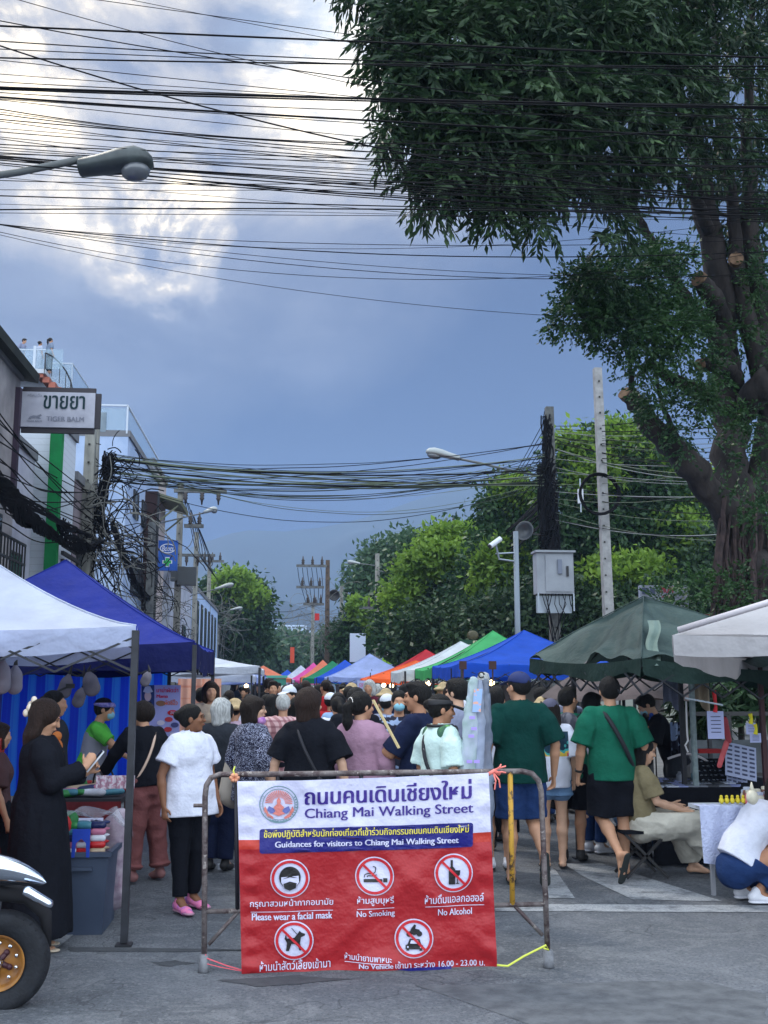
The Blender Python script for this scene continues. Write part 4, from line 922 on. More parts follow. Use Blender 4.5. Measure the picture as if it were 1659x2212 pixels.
for i in range(26):                                         # cable pole to the right edge, in front of the big tree
    ya = random.uniform(915, 1130); yb = ya+random.uniform(-130, 40) if i < 9 else ya+random.uniform(-20, 60); sg_ = random.uniform(5, 50)
    pts = [A(1200+(1800-1200)*t_, ya+(yb-ya)*t_+sg_*4*t_*(1-t_), 30.5-15.5*t_) for t_ in (0, .15, .3, .45, .6, .8, 1)]
    cable(pts, random.uniform(1.4, 2.6)/2/110, 'grey black cable running from the cable pole past the big tree', 'cables on the right by the big tree', random.choice((M_BLACK, M_CABY, mat('cable_grey', srgb(120, 124, 128), .6))))
for i in range(16):                                         # down to the distant right pole
    ya = random.uniform(1060, 1150); yb = 1308+random.uniform(-6, 6); sg_ = random.uniform(20, 60)
    pts = [A(1178+(812-1178)*t_, ya+(yb-ya)*t_+sg_*4*t_*(1-t_)*.8, 31+31*t_) for t_ in (0, .15, .3, .5, .7, .85, 1)]
    cable(pts, .022, 'cable in the drooping bundle that falls to the distant right pole', 'cables drooping to the distant right pole')
for i in range(8):                                          # thin drops from the cable pole top
    ya = 905+i*18; pts = [A(1178+((1000-i*12)-1178)*t_, ya+(1190+i*12-ya)*t_+14*4*t_*(1-t_), 31+20*t_) for t_ in (0, .33, .66, 1)]
    cable(pts, .012, 'thin service wire slanting down leftwards from the cable pole', 'service wires of the cable pole')
for i in range(12):                                         # along the left facades
    ya = 800+i*28+random.uniform(-8, 8); yb = 1120+random.uniform(-60, 50)
    pts = [A(-60+(215+random.uniform(-25, 10)+60)*t_, ya+(yb-ya)*t_+random.uniform(5, 40)*4*t_*(1-t_), 14+12*t_) for t_ in (0, .3, .6, 1)]
    cable(pts, .012, 'thin cable slanting across the left shop fronts to the wire tangle', 'cables across the left facades')
for i in range(7):
    ya = 1175+i*6; pts = [A(480+(430+i*4-480)*t_, ya-70*(1-t_), 46+26*t_) for t_ in (0, .5, 1)]
    cable([A(395+6*i, 1060+i*14, 46), A(410+8*i, 1130+14*i, 50), A(425+i*5, 1190+i*6, 60), A(452+i*3, 1230+i*4, 72)], .018, 'wire between the crossarms of the left row of poles', 'wires of the left pole row')
for i in range(6):
    cable([A(643+i*10, 1226, 66), A(646+i*10, 1250, 66), A(652+i*9, 1272+i*2, 66), A(662+i*6, 1306, 66)], .018, 'wire hanging between the crossarms of the mid street pole', 'wires of the mid street pole')
for ya, yb, s_ in ((1335, 1325, 10), (1318, 1308, 14)):
    cable([A(565, ya, 80), A(620, (ya+yb)/2+s_*.6, 78), A(676, yb, 84)], .02, 'wire across the far end of the street', 'far wires')
# thick drooping bundles and wire tangles at left: nobody could count these strands
def bundle(path, R0, n, r, name, label, m):
    mb = MB()
    for i in range(n):
        a_ = random.random()*6.28; rr = R0*random.random()**.5; o = random.random()*6
        mb.tube([Vector(p)+Vector((rr*cos(a_+j*.5+o)+random.uniform(-.02, .02), rr*sin(a_+j*.5)*.6, rr*sin(a_+j*.7+o))) for j, p in enumerate(path)], r*random.uniform(.6, 1.3), 4)
    return tag(mb.build(name, m, org=tuple(path[0])), label, 'cables', kind='stuff')
def dens(pts, Y0, Y1, k=5):
    out = []; n = len(pts)
    for i in range(n-1):
        for j in range(k): t_ = j/k; out.append(A(pts[i][0]+(pts[i+1][0]-pts[i][0])*t_, pts[i][1]+(pts[i+1][1]-pts[i][1])*t_, Y0+(Y1-Y0)*(i+t_)/(n-1)))
    out.append(A(*pts[-1], Y1)); return out
bundle(dens([(-60, 990), (10, 1060), (50, 1115), (95, 1145), (135, 1170)], 13, 22), .12, 60, .014, 'cable_bundle', 'thick black sagging bundle of cables at the left edge', M_BLACK)
bundle(dens([(-60, 1010), (60, 1085), (150, 1140), (195, 1158)], 13, 25), .05, 14, .014, 'cable_bundle', 'straight slanting bundle of cables above the sagging one', M_BLACK)
bundle(dens([(135, 1130), (150, 1165), (185, 1188), (215, 1175)], 21, 25), .13, 40, .012, 'cable_bundle', 'brown black knot of cables joining the wire tangle', M_BLACK)
bundle(dens([(238, 985), (232, 1020), (222, 1060), (212, 1110), (222, 1160)], 26.2, 26.2), .17, 46, .013, 'cable_bundle', 'dark twisting cables falling from the left pole', M_BLACK)
bundle(dens([(1182, 1010), (1184, 1080), (1186, 1150), (1190, 1200)], 30.9, 30.9), .3, 110, .02, 'cable_bundle', 'black mass of cables wrapped round the cabinet pole', M_BLACK)
bundle(dens([(1180, 900), (1182, 960), (1184, 1040)], 30.9, 30.9), .17, 30, .018, 'cable_bundle', 'black cables climbing the top of the cabinet pole', M_BLACK)
bundle(dens([(245, 1130), (262, 1190), (290, 1260), (326, 1300)], 26.5, 37), .09, 26, .014, 'cable_bundle', 'brown cable bundle falling from the tangle towards the brown sign tower', M_BLACK)
def tangle(px, py, Y, rx, rz, n, label, ms):
    c = A(px, py, Y)
    for m, frac in ms:
        mb = MB()
        for i in range(int(n*frac)):
            p = c+Vector((random.gauss(0, rx*.4), random.gauss(0, .2), random.gauss(0, rz*.5))); d = Vector((random.uniform(-1, 1), random.uniform(-.3, .3), random.uniform(-.8, .8))).normalized(); pts = [p]
            for j in range(random.randint(6, 14)):
                d = (d+Vector((random.gauss(0, .13), random.gauss(0, .1), random.gauss(0, .13)-.05))+(c-p)*.1/rx).normalized(); p = p+d*rx*.16; pts.append(p)
            mb.tube(pts, random.uniform(.008, .016), 4)
        tag(mb.build('wire_tangle', m, org=tuple(c)), label[ms.index((m, frac))] if isinstance(label, tuple) else label, 'cables', kind='stuff')
M_WG = mat('old_wire_grey', srgb(122, 122, 118), .8, srgb(92, 92, 90), 8.)
tangle(212, 1170, 26, 1., 1.15, 190, ('bird nest of dusty grey wires round the left pole', 'black wires inside the grey wire nest'), [(M_WG, .45), (M_BLACK, .55)])
tangle(240, 1010, 26.2, .4, .5, 40, 'small knot of black wires where the street cables meet the left pole', [(M_BLACK, 1.)])
tangle(332, 1300, 37, .8, .6, 50, ('grey wires drooping round the short dark post', 'black wires drooping round the short dark post'), [(M_WG, .5), (M_BLACK, .5)])
tangle(390, 1370, 45.5, .35, 1.1, 34, 'dark wires round the foot of the transformer pole', [(M_BLACK, 1.)])
tangle(700, 1340, 66, 1.4, 1.6, 60, 'wires round the mid street pole', [(M_WG, 1.)])
tangle(480, 1350, 80, 1.4, 1.4, 60, 'wires in front of the left hand tree', [(M_WG, 1.)])

# ================================================================ TREES
def leaf_material(name, a, b, c, tr=.35, sc=.9):
    def ex(q, vec, base):
        n = q.noise(vec, sc, 3, .6); n2 = q.noise(vec, 9., 2, .5)
        k = q.mix(q.ramp(n, [(.36, 0.), (.5, .5), (.66, 1.)]), a, b); return q.mix(q.ramp(n2, [(.55, 0.), (.75, .7)]), k, c)
    return mat(name, a, .5, extra=ex, trans=tr, spec=.3)
def crown(blobs, m, parent, n, per, L, Wd, droop=.3, spread=.16, surf=.6, name='crown', seed=1, frond=0., rag=0):
    r = np.random.default_rng(seed)
    if rag:                                                     # satellite lobes make the outline ragged
        ex = []
        for b in blobs:
            for _ in range(rag): a_ = r.uniform(0, 6.28); k_ = r.uniform(.12, .36); ex.append((b[0]+b[3]*(1.12-.4*k_)*cos(a_), b[1]+b[4]*(1.12-.4*k_)*sin(a_)+b[4]*.08, b[2]+r.uniform(-.3, .3), b[3]*k_, b[4]*k_*1.1))
        blobs = list(blobs)+ex
    wts = np.array([b[5] if len(b) > 5 else b[3]*b[4] for b in blobs], float); wts /= wts.sum()
    pick = r.choice(len(blobs), n, p=wts); C = np.zeros((n, 3)); O = np.zeros((n, 3))
    for bi, b in enumerate(blobs):
        ids = np.nonzero(pick == bi)[0]
        if not len(ids): continue
        c = np.array(A(b[0], b[1], b[2])); s = 2300/b[2]; rx, rz = b[3]/s, b[4]/s; ry = (rx+rz)/2
        v = r.normal(size=(len(ids), 3)); v /= np.linalg.norm(v, axis=1)[:, None]; rad = np.where(r.random(len(ids)) < surf, r.uniform(.78, 1.06, len(ids)), r.random(len(ids))**.5)
        lump = 1+.3*vnoise(v[:, 0]*3+bi*3.1, v[:, 1]*3, v[:, 2]*3)
        C[ids] = c+v*rad[:, None]*lump[:, None]*np.array([rx, ry, rz]); O[ids] = v
    N = n*per; cc = np.repeat(C, per, 0)+r.normal(size=(N, 3))*spread*np.array([1, 1, .8]); oo = np.repeat(O, per, 0)
    if frond:                                                   # leaves in two ranks along a drooping twig
        ax_ = O*.7+r.normal(size=(n, 3))*.6; ax_[:, 2] -= droop*.6; ax_ /= np.linalg.norm(ax_, axis=1)[:, None]; aa = np.repeat(ax_, per, 0); tt = np.tile(np.linspace(0, 1, per), n)[:, None]
        cc = np.repeat(C, per, 0)+aa*tt*frond+np.array([0, 0, -1.])*tt**2*frond*droop*.7; sd = np.cross(aa, np.array([0, 0, 1.])); sg_ = np.tile(np.where(np.arange(per) % 2, 1., -1.), n)[:, None]
        oo = aa*.9+sd*sg_*.9
    d = r.normal(size=(N, 3))*(.25 if frond else .7)+oo*(1. if frond else .6); d[:, 2] -= droop*r.uniform(.6, 1.6, N); d /= np.linalg.norm(d, axis=1)[:, None]
    w = np.cross(d, r.normal(size=(N, 3))+np.array([0, 0, .6])); w /= np.linalg.norm(w, axis=1)[:, None]; nn = np.cross(d, w)
    l = L*r.uniform(.6, 1.25, N)[:, None]; ww = Wd*r.uniform(.7, 1.2, N)[:, None]
    V = np.stack([cc, cc+d*l*.45+w*ww*.5+nn*ww*.12, cc+d*l, cc+d*l*.45-w*ww*.5+nn*ww*.12], 1).reshape(-1, 3)
    return link_mesh(name, V, np.arange(N*4).reshape(-1, 4), m, parent)
M_BARK = mat('bark_grey_brown', srgb(66, 60, 60), .9, srgb(34, 31, 33), 5., 6, bump=.9, bscale=18., stretch=(1, 1, .3))
def limbs(paths, parent, m=M_BARK, name='limb'):
    for pth in paths:
        P = [A(p[0], p[1], p[2]) for p in pth]; rs = [p[3]*p[2]/2300 for p in pth]; out = []; ro = []
        for i in range(len(P)-1):
            for j in range(5): t_ = j/5; out.append(P[i].lerp(P[i+1], t_)+Vector((random.gauss(0, .12), random.gauss(0, .12), 0))*rs[i]); ro.append((rs[i]*(1-t_)+rs[i+1]*t_)*random.uniform(.92, 1.1))
        out.append(P[-1]); ro.append(rs[-1]); mb = MB(); mb.tube(out, ro, 12); mb.build(name, m, parent, smooth=True)
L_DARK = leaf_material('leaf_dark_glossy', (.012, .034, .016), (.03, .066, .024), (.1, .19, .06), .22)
L_MID = leaf_material('leaf_fig_green', (.02, .055, .024), (.04, .1, .03), (.09, .19, .05), .3)
big = thing('fig_tree', 'huge old tree with gnarled pruned trunk filling the upper right', 'tree', (A(1640, 1400, 16).x, 16, 0))
limbs([[(1660, 1520, 16, 78), (1645, 1340, 16, 72), (1618, 1200, 16, 62), (1590, 1080, 16, 46), (1578, 960, 16, 37), (1572, 820, 16, 34), (1560, 660, 15.6, 33), (1532, 500, 15.4, 30), (1505, 320, 15, 22), (1450, 160, 14.6, 15), (1400, 20, 14.2, 9), (1370, -120, 14, 5)]], big, name='trunk')
limbs([[(1625, 1190, 15.9, 42), (1545, 1075, 15.7, 34), (1470, 985, 15.5, 29), (1405, 915, 15.4, 24), (1368, 862, 15.3, 20), (1352, 850, 15.3, 17)],
       [(1600, 900, 15.9, 26), (1640, 840, 15.4, 34), (1700, 790, 15, 34)], [(1580, 880, 15.9, 18), (1520, 850, 15.6, 19), (1440, 812, 15.3, 13), (1400, 780, 15., 7)],
       [(1590, 820, 15.8, 20), (1555, 735, 15.5, 20), (1480, 640, 15.2, 14), (1420, 545, 15, 10), (1380, 473, 14.9, 9)],
       [(1575, 740, 15.7, 24), (1545, 650, 15.3, 24), (1512, 605, 15, 20)], [(1590, 830, 15.8, 20), (1570, 790, 15.4, 20), (1515, 788, 15.1, 15)],
       [(1640, 1100, 16, 40), (1665, 900, 15.8, 34), (1650, 700, 15.5, 30), (1620, 520, 15.3, 22), (1612, 300, 15, 13), (1618, 120, 14.8, 10), (1630, -80, 14.6, 7)],
       [(1650, 820, 15.6, 30), (1600, 640, 15.4, 18), (1585, 480, 15.2, 14), (1570, 330, 15, 12), (1545, 160, 14.8, 8), (1540, -40, 14.6, 6)],
       [(1530, 500, 15.3, 16), (1480, 380, 14.6, 13), (1380, 300, 13.6, 10), (1240, 240, 12.8, 8), (1080, 210, 12.2, 5), (930, 190, 12, 3)],
       [(1500, 320, 15, 12), (1380, 180, 14, 9), (1260, 80, 13, 6), (1120, 20, 12.4, 4)], [(1480, 380, 14.6, 9), (1340, 400, 13.2, 6), (1180, 390, 12.4, 4), (1030, 390, 12, 2.5)],
       [(1368, 862, 15.3, 9), (1360, 780, 15, 5), (1330, 700, 14.6, 3)], [(1480, 985, 15.5, 9), (1430, 880, 15, 5), (1410, 760, 14.6, 3)]], big)
for (x, y, Y, ex_, r_) in ((1350, 851, 15.3, (-.75, -.5, .5), 16), (1510, 603, 15, (-.8, -.5, .2), 19), (1511, 788, 15.1, (-.9, -.4, 0), 14), (1590, 560, 14.9, (-.2, -1, .1), 17), (1378, 471, 14.9, (-.3, -.6, .7), 8.5)):
    c = A(x, y, Y); r_ = r_*Y/2300; mb = MB(); mb.tube([c-Vector(ex_).normalized()*.06, c+Vector(ex_).normalized()*.03], r_, 12); mb.build('cut_end', mat('cut_wood', srgb(130, 104, 82), .9, srgb(92, 72, 58), 14.), big)
mb = MB()
for i in range(46):
    x = random.uniform(1560, 1690); y = random.uniform(1060, 1200); Y = 15.6+random.uniform(-.15, .1); pts = []
    for j in range(7): pts.append(A(x+(x-1625)*.07*j+random.uniform(-5, 5), y+j*38, Y-.02*j))
    mb.tube(pts, [random.uniform(.015, .04)]*7, 5)
mb.build('aerial_root', mat('root_brown', srgb(76, 62, 62), .9, srgb(48, 40, 42), 9.), big)
UP = [(860, 90, 11.8, 70, 90), (900, 200, 11.8, 95, 110), (880, 20, 12, 70, 80), (1000, 110, 12, 140, 130), (1000, 290, 12, 120, 110), (1150, 60, 12.5, 150, 130), (1150, 230, 12.2, 150, 130), (1300, 80, 13, 150, 140), (1300, 250, 12.6, 140, 120), (950, 395, 11.8, 72, 42), (1080, 385, 12, 95, 45), (1210, 375, 12.2, 80, 50), (1350, 370, 12.8, 70, 50), (1175, 465, 12, 24, 42), (1055, 452, 12, 28, 22), (1322, 480, 12.4, 22, 36), (1420, 180, 13.4, 100, 120), (1400, 20, 13.4, 120, 90),  (1000, -80, 12.5, 220, 90), (1300, -90, 13, 230, 90), (1540, 60, 14, 70, 90, 3500), (1600, 240, 14.3, 90, 110, 5200), (1480, 330, 14, 60, 70, 2800), (1630, 60, 14.3, 60, 120, 5200), (1600, 420, 15.6, 80, 80, 4200), (1560, 150, 16.5, 130, 200, 9000)]
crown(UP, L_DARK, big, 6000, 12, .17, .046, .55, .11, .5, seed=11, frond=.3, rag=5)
SM = [(1300, 620, 14, 85, 62), (1240, 690, 14, 55, 34), (1250, 605, 14, 40, 26), (1380, 620, 14.4, 80, 80), (1450, 540, 14.8, 40, 26, 700), (1350, 715, 14, 75, 50), (1430, 720, 14.4, 70, 62), (1410, 830, 14.4, 60, 50, 1100), (1460, 900, 14.8, 80, 70, 1500), (1500, 750, 15, 60, 90, 1700), (1620, 1000, 15, 50, 110, 1000), (1650, 420, 15, 40, 160, 1500), (1640, 700, 15, 40, 120, 900), (1620, 1300, 15.2, 90, 80, 2600), (1520, 1290, 15.5, 90, 60, 2200), (1480, 620, 15, 30, 40, 400)]
crown(SM, L_MID, big, 3700, 9, .075, .042, .2, .15, .5, name='side_crown', seed=12, frond=.26, rag=3)
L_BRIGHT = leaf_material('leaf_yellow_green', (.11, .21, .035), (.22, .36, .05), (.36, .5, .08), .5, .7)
L_BACK = leaf_material('leaf_deep_green', (.016, .045, .022), (.034, .085, .028), (.08, .165, .04), .26, .8)
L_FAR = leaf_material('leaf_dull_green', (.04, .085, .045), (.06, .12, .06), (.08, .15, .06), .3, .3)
def tree(label, tx, Y, blobs, m, n, per, L, Wd, tips=None, seed=1, nm='tree', tr=.2, spread=.3, ntip=0):
    base = A(tx, HY, Y); t = thing(nm, label, 'tree', (base.x, Y, 0)); top = min(b[1] for b in blobs)
    limbs([[(tx, HY+CH*2300/Y, Y, tr*2300/Y), (tx+4, (HY+top)/2+60, Y, tr*.8*2300/Y), (blobs[0][0], blobs[0][1], Y, tr*.35*2300/Y)]], t, name='trunk')
    for b in blobs[1:5]: limbs([[(tx+4, (HY+top)/2+50, Y, tr*.5*2300/Y), (b[0], b[1], b[2], tr*.15*2300/Y)]], t)
    crown(blobs, m, t, n, per, L, Wd, .25, spread*1.15, .7, seed=seed, rag=4)
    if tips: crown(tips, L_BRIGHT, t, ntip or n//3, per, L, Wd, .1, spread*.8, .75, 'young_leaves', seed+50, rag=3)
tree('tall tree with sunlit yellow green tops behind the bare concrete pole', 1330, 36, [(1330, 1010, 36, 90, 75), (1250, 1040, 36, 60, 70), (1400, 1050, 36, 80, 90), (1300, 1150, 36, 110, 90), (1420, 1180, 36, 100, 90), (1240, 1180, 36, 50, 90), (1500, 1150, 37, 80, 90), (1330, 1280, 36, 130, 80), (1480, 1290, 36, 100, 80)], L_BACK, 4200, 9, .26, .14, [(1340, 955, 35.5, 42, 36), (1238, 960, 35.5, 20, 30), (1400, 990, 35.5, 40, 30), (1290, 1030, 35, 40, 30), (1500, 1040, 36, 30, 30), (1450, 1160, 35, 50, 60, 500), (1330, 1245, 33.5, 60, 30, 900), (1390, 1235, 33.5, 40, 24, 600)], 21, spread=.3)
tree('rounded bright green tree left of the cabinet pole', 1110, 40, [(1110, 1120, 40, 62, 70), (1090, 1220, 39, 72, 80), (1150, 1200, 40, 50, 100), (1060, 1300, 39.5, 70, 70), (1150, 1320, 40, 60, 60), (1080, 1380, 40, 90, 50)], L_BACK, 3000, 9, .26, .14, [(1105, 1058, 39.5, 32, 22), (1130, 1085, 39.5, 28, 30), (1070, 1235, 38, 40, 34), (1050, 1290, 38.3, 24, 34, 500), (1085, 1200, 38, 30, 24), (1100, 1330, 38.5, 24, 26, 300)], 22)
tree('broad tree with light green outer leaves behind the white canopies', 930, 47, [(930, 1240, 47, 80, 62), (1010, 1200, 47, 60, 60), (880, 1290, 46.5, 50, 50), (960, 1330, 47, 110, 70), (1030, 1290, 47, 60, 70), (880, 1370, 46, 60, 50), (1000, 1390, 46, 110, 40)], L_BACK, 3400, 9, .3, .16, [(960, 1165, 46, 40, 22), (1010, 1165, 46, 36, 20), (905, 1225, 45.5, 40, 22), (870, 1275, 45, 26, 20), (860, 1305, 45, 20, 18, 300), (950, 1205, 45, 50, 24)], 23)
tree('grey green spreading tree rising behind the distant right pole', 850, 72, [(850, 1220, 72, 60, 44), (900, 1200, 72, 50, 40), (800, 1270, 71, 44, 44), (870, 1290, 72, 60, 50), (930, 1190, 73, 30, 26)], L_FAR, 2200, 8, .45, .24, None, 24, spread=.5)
tree('small light green tree over the far right canopies', 790, 66, [(785, 1340, 66, 34, 38), (760, 1380, 66, 34, 34), (810, 1360, 66, 24, 30)], L_BACK, 800, 8, .36, .2, [(776, 1318, 65, 14, 18), (800, 1350, 65, 14, 12)], 25, spread=.28)
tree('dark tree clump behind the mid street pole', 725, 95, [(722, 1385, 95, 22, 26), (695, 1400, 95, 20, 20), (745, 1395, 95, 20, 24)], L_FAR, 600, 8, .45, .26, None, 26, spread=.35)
tree('leafy green tree at the end of the left row of buildings', 510, 88, [(515, 1290, 88, 46, 40), (470, 1290, 88, 36, 34), (535, 1330, 87, 32, 34), (490, 1350, 88, 46, 36), (520, 1385, 88, 50, 30), (545, 1300, 87, 20, 18), (455, 1330, 88, 26, 40)], L_BACK, 2200, 8, .5, .28, [(505, 1258, 86, 24, 10), (545, 1290, 86, 14, 10)], 27, spread=.5)
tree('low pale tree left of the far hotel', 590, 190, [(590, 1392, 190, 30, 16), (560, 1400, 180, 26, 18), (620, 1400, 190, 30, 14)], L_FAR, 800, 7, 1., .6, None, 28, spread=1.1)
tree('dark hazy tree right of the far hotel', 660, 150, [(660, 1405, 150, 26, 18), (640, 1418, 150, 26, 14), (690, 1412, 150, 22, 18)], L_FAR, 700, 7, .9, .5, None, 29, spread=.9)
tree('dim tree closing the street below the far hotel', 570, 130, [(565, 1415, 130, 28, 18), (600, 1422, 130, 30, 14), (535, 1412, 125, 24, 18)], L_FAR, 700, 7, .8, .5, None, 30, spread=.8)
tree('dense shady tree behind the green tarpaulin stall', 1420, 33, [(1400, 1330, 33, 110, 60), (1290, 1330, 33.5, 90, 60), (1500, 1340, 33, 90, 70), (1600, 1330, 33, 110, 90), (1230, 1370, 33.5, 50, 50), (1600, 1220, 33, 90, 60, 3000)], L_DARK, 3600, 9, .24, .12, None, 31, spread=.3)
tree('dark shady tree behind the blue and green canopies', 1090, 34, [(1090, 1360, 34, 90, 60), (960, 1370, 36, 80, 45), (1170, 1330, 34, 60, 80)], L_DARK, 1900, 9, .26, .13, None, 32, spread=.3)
tree('purple leaved tree top left of the broad tree', 962, 52, [(962, 1168, 50, 12, 20), (876, 1238, 50, 14, 14)], leaf_material('leaf_purple', (.06, .025, .03), (.09, .04, .045), (.12, .06, .05), .2), 90, 8, .3, .15, None, 33, spread=.25, tr=.1)
# low plants along the right fence
for i, (px, py, Y, w_) in enumerate(((1500, 1480, 14, 26), (1540, 1440, 14.2, 40), (1590, 1450, 14, 40), (1630, 1460, 13.6, 36), (1520, 1520, 13.4, 20))):
    c = A(px, py, Y); t = thing('shrub', ('bushy green plant behind the fence, by the pale pole', 'palm like plant with long drooping leaves above the fence', 'tall leafy plant in the middle of the fence', 'dark leafy plant at the right end of the fence', 'small plant in a pot before the fence')[i], 'plant', (c.x, Y, 0))
    mb = MB(); mb.tube([(c.x, Y, 0), (c.x+.03, Y, c.z*.6), c], [.05, .04, .02], 6); mb.build('stem', M_BARK, t)
    crown([(px, py, Y, w_, w_*1.1), (px+8, py+w_, Y, w_*.8, w_*.8)], L_MID if i % 2 else L_DARK, t, 110, 9, .26, .05, .5, .14, .6, 'foliage', 60+i)
# ================================================================ CANOPY TENTS
M_STEEL = mat('tent_steel_dark', srgb(52, 54, 62), .5, srgb(38, 40, 46), 8., metal=.2)
def tcloth(name, c, tr=.35): return mat('canvas_'+name, c, .75, tuple(x*.8 for x in c), 2.5, 5, bump=2.5, bscale=3.2, trans=tr, spec=.2)
def canopy(label, corners, peak, vh, m, mv=None, legs=None, sag=.12, wr=.02, name='canopy_tent', group=None, lz=None, truss=True, legm=None, legr=.02, ragged=0., seg=14):
    """corners: 4 world points in order round the eave, peak: world point"""
    C = [Vector(c) for c in corners]; pk = Vector(peak); cen = sum(C, Vector())/4; t = thing(name, label, 'canopy', (cen.x, cen.y, 0), 0, group)
    mb = MB(); o = random.random()*9
    for i in range(4):
        a, b = C[i], C[(i+1) % 4]
        def f(u, v, a=a, b=b):
            e = a.lerp(b, u); p = e.lerp(pk, v); hgt = pk.z-e.z; p = Vector((p.x, p.y, e.z+hgt*(v**(1+sag*2.2))))
            w = 4*u*(1-u); p.z -= .05*w*(1-v)
            n = float(vnoise(np.array(p.x*2.3+o), np.array(p.y*2.3), np.array(v*3.)))*wr*(1-.4*v)*min(1, 6*w+.1)
            rid = sin(u*23+v*3+o)*wr*.5*w*(1-v)
            return p+Vector((0, 0, n+rid))
        mb.grid(f, seg, seg)
    mb.build('roof_cloth', m, t, smooth=True)
    if truss:                                                  # stitched hip seams
        for a in C: mb = MB(); mb.tube([a.lerp(pk, v)+Vector((0, 0, (pk.z-a.z)*(v**(1+sag*2.2)-v)+.004)) for v in [i/14 for i in range(15)]], .006, 5); mb.build('seam', m, t, smooth=True)
    mb = MB()
    for i in range(4):
        a, b = C[i], C[(i+1) % 4]; out = ((a+b)/2-cen); out.z = 0; out.normalize()
        def f(u, v, a=a, b=b, out=out):
            e = a.lerp(b, u); w = 4*u*(1-u); e.z -= .05*w; rg = ragged*float(vnoise(np.array(u*7.+i*3+o), np.array(1.), np.array(2.)))
            return e+out*(.012+.012*sin(u*31+v*2+o)*v)-Vector((0, 0, (vh+rg+.02*sin(u*12.6+o))*v))
        mb.grid(f, 20, 3)
    mb.build('valance', mv or m, t, smooth=True)
    for j, c in enumerate(legs if legs is not None else C):
        mb = MB(); c = Vector(c); mb.bar((c.x, c.y, .02), (c.x, c.y, c.z-.03), legr*2); lg = mb.build('leg', legm or M_STEEL, t)
        mb = MB(); mb.box((c.x, c.y, .008), (.1, .1, .012)); mb.build('foot_plate', legm or M_STEEL, lg)
    if truss:
        mb = MB()
        for i in range(4):
            a, b = C[i], C[(i+1) % 4]; n = 6
            for j in range(n):
                p, q_ = a.lerp(b, j/n), a.lerp(b, (j+1)/n); d1, d2 = Vector((0, 0, -.07)), Vector((0, 0, -.3))
                mb.bar(p+d1, q_+d2, .014); mb.bar(p+d2, q_+d1, .014)
            mid = (a+b)/2; mb.bar(mid-Vector((0, 0, .1)), pk-Vector((0, 0, .12)), .02)
        mb.build('frame', legm or M_STEEL, t)
    return t
def tent(label, cx, cy, w, d, rot, ze, zp, vh, m, **k):
    c, s = cos(R(rot)), sin(R(rot)); Q = lambda x, y: (cx+x*c-y*s, cy+x*s+y*c, ze)
    return canopy(label, [Q(-w/2, -d/2), Q(w/2, -d/2), Q(w/2, d/2), Q(-w/2, d/2)], (cx, cy, zp), vh, m, **k)
cW = tcloth('white', srgb(206, 214, 234), .4); cB = tcloth('royal_blue', srgb(44, 60, 160), .4); cN = tcloth('navy', srgb(18, 26, 84), .15)
tent('white canopy nearest on the left, its corner post by the white shirted woman', -2.69, 8.43, 3., 3., 8, 2.0, 2.86, .15, cW, mv=tcloth('white_valance', srgb(184, 194, 224), .3), wr=.035, sag=.18, legr=.022)
tent('royal blue canopy with navy valance behind the white one', -2.38, 11.62, 3., 2.6, 0, 2.03, 2.95, .25, cB, mv=cN, wr=.025, sag=.1, legr=.02)
tent('low flat white canopy with dark underside past the blue one', -1.9, 19.2, 2.9, 3., 0, 1.95, 2.28, .1, tcloth('offwhite', srgb(200, 208, 224), .1), truss=False)
G_R = 'canopies in the right hand row'; G_L = 'small far canopies on the left'
tent('bright royal blue canopy next to the green tarpaulin stall', 4.02, 18, 2.7, 3.3, 0, 1.98, 2.56, .2, tcloth('bright_blue', srgb(40, 96, 220), .4), group=G_R, sag=.2)
tent('light green canopy with tall peak beside the bright blue one', 4.1, 21.2, 2.8, 2.8, 0, 1.98, 2.72, .18, tcloth('mint_green', srgb(84, 190, 120), .4), group=G_R, sag=.2)
tent('white canopy between the light green and the orange ones', 3.95, 24.3, 2.9, 3., 0, 1.97, 2.64, .22, tcloth('white2', srgb(222, 230, 238), .4), group=G_R, sag=.15)
tent('orange low spreading canopy over the lit food stall', 3.35, 28, 2.7, 2.8, 0, 1.83, 2.3, .12, tcloth('orange', srgb(246, 112, 62), .4), group=G_R, sag=.05)
tent('red peaked canopy showing behind the orange one', 4.05, 31.3, 2.6, 2.8, 0, 2.0, 2.7, .15, tcloth('red', srgb(196, 52, 66), .4), group=G_R)
tent('pale blue canopy left of the orange one', 2.75, 36, 2.9, 3., 0, 1.95, 2.72, .15, tcloth('pale_blue', srgb(170, 188, 240), .4), group=G_R)
tent('small blue canopy just beyond the pale blue one', 2.35, 44, 2.4, 2.8, 0, 2., 2.72, .2, tcloth('bright_blue', srgb(40, 96, 220), .4), group=G_R, truss=False)
tent('small green canopy beyond the small blue one', 2.0, 48, 2.6, 2.8, 0, 2., 2.78, .2, tcloth('jade', srgb(40, 150, 110), .4), group=G_R, truss=False)
tent('small salmon canopy peeping above the green one', 1.75, 53.5, 2.2, 2.6, 0, 2.1, 2.95, .2, tcloth('salmon', srgb(240, 140, 110), .4), group=G_R, truss=False)
tent('small pink canopy in the far right row', 1.4, 58, 2.6, 2.8, 0, 2., 2.92, .2, tcloth('pink', srgb(236, 96, 180), .4), group=G_R, truss=False)
tent('small white canopy at the far end of the right row', .8, 64, 2.6, 3., 0, 2., 2.9, .2, cW, group=G_R, truss=False)
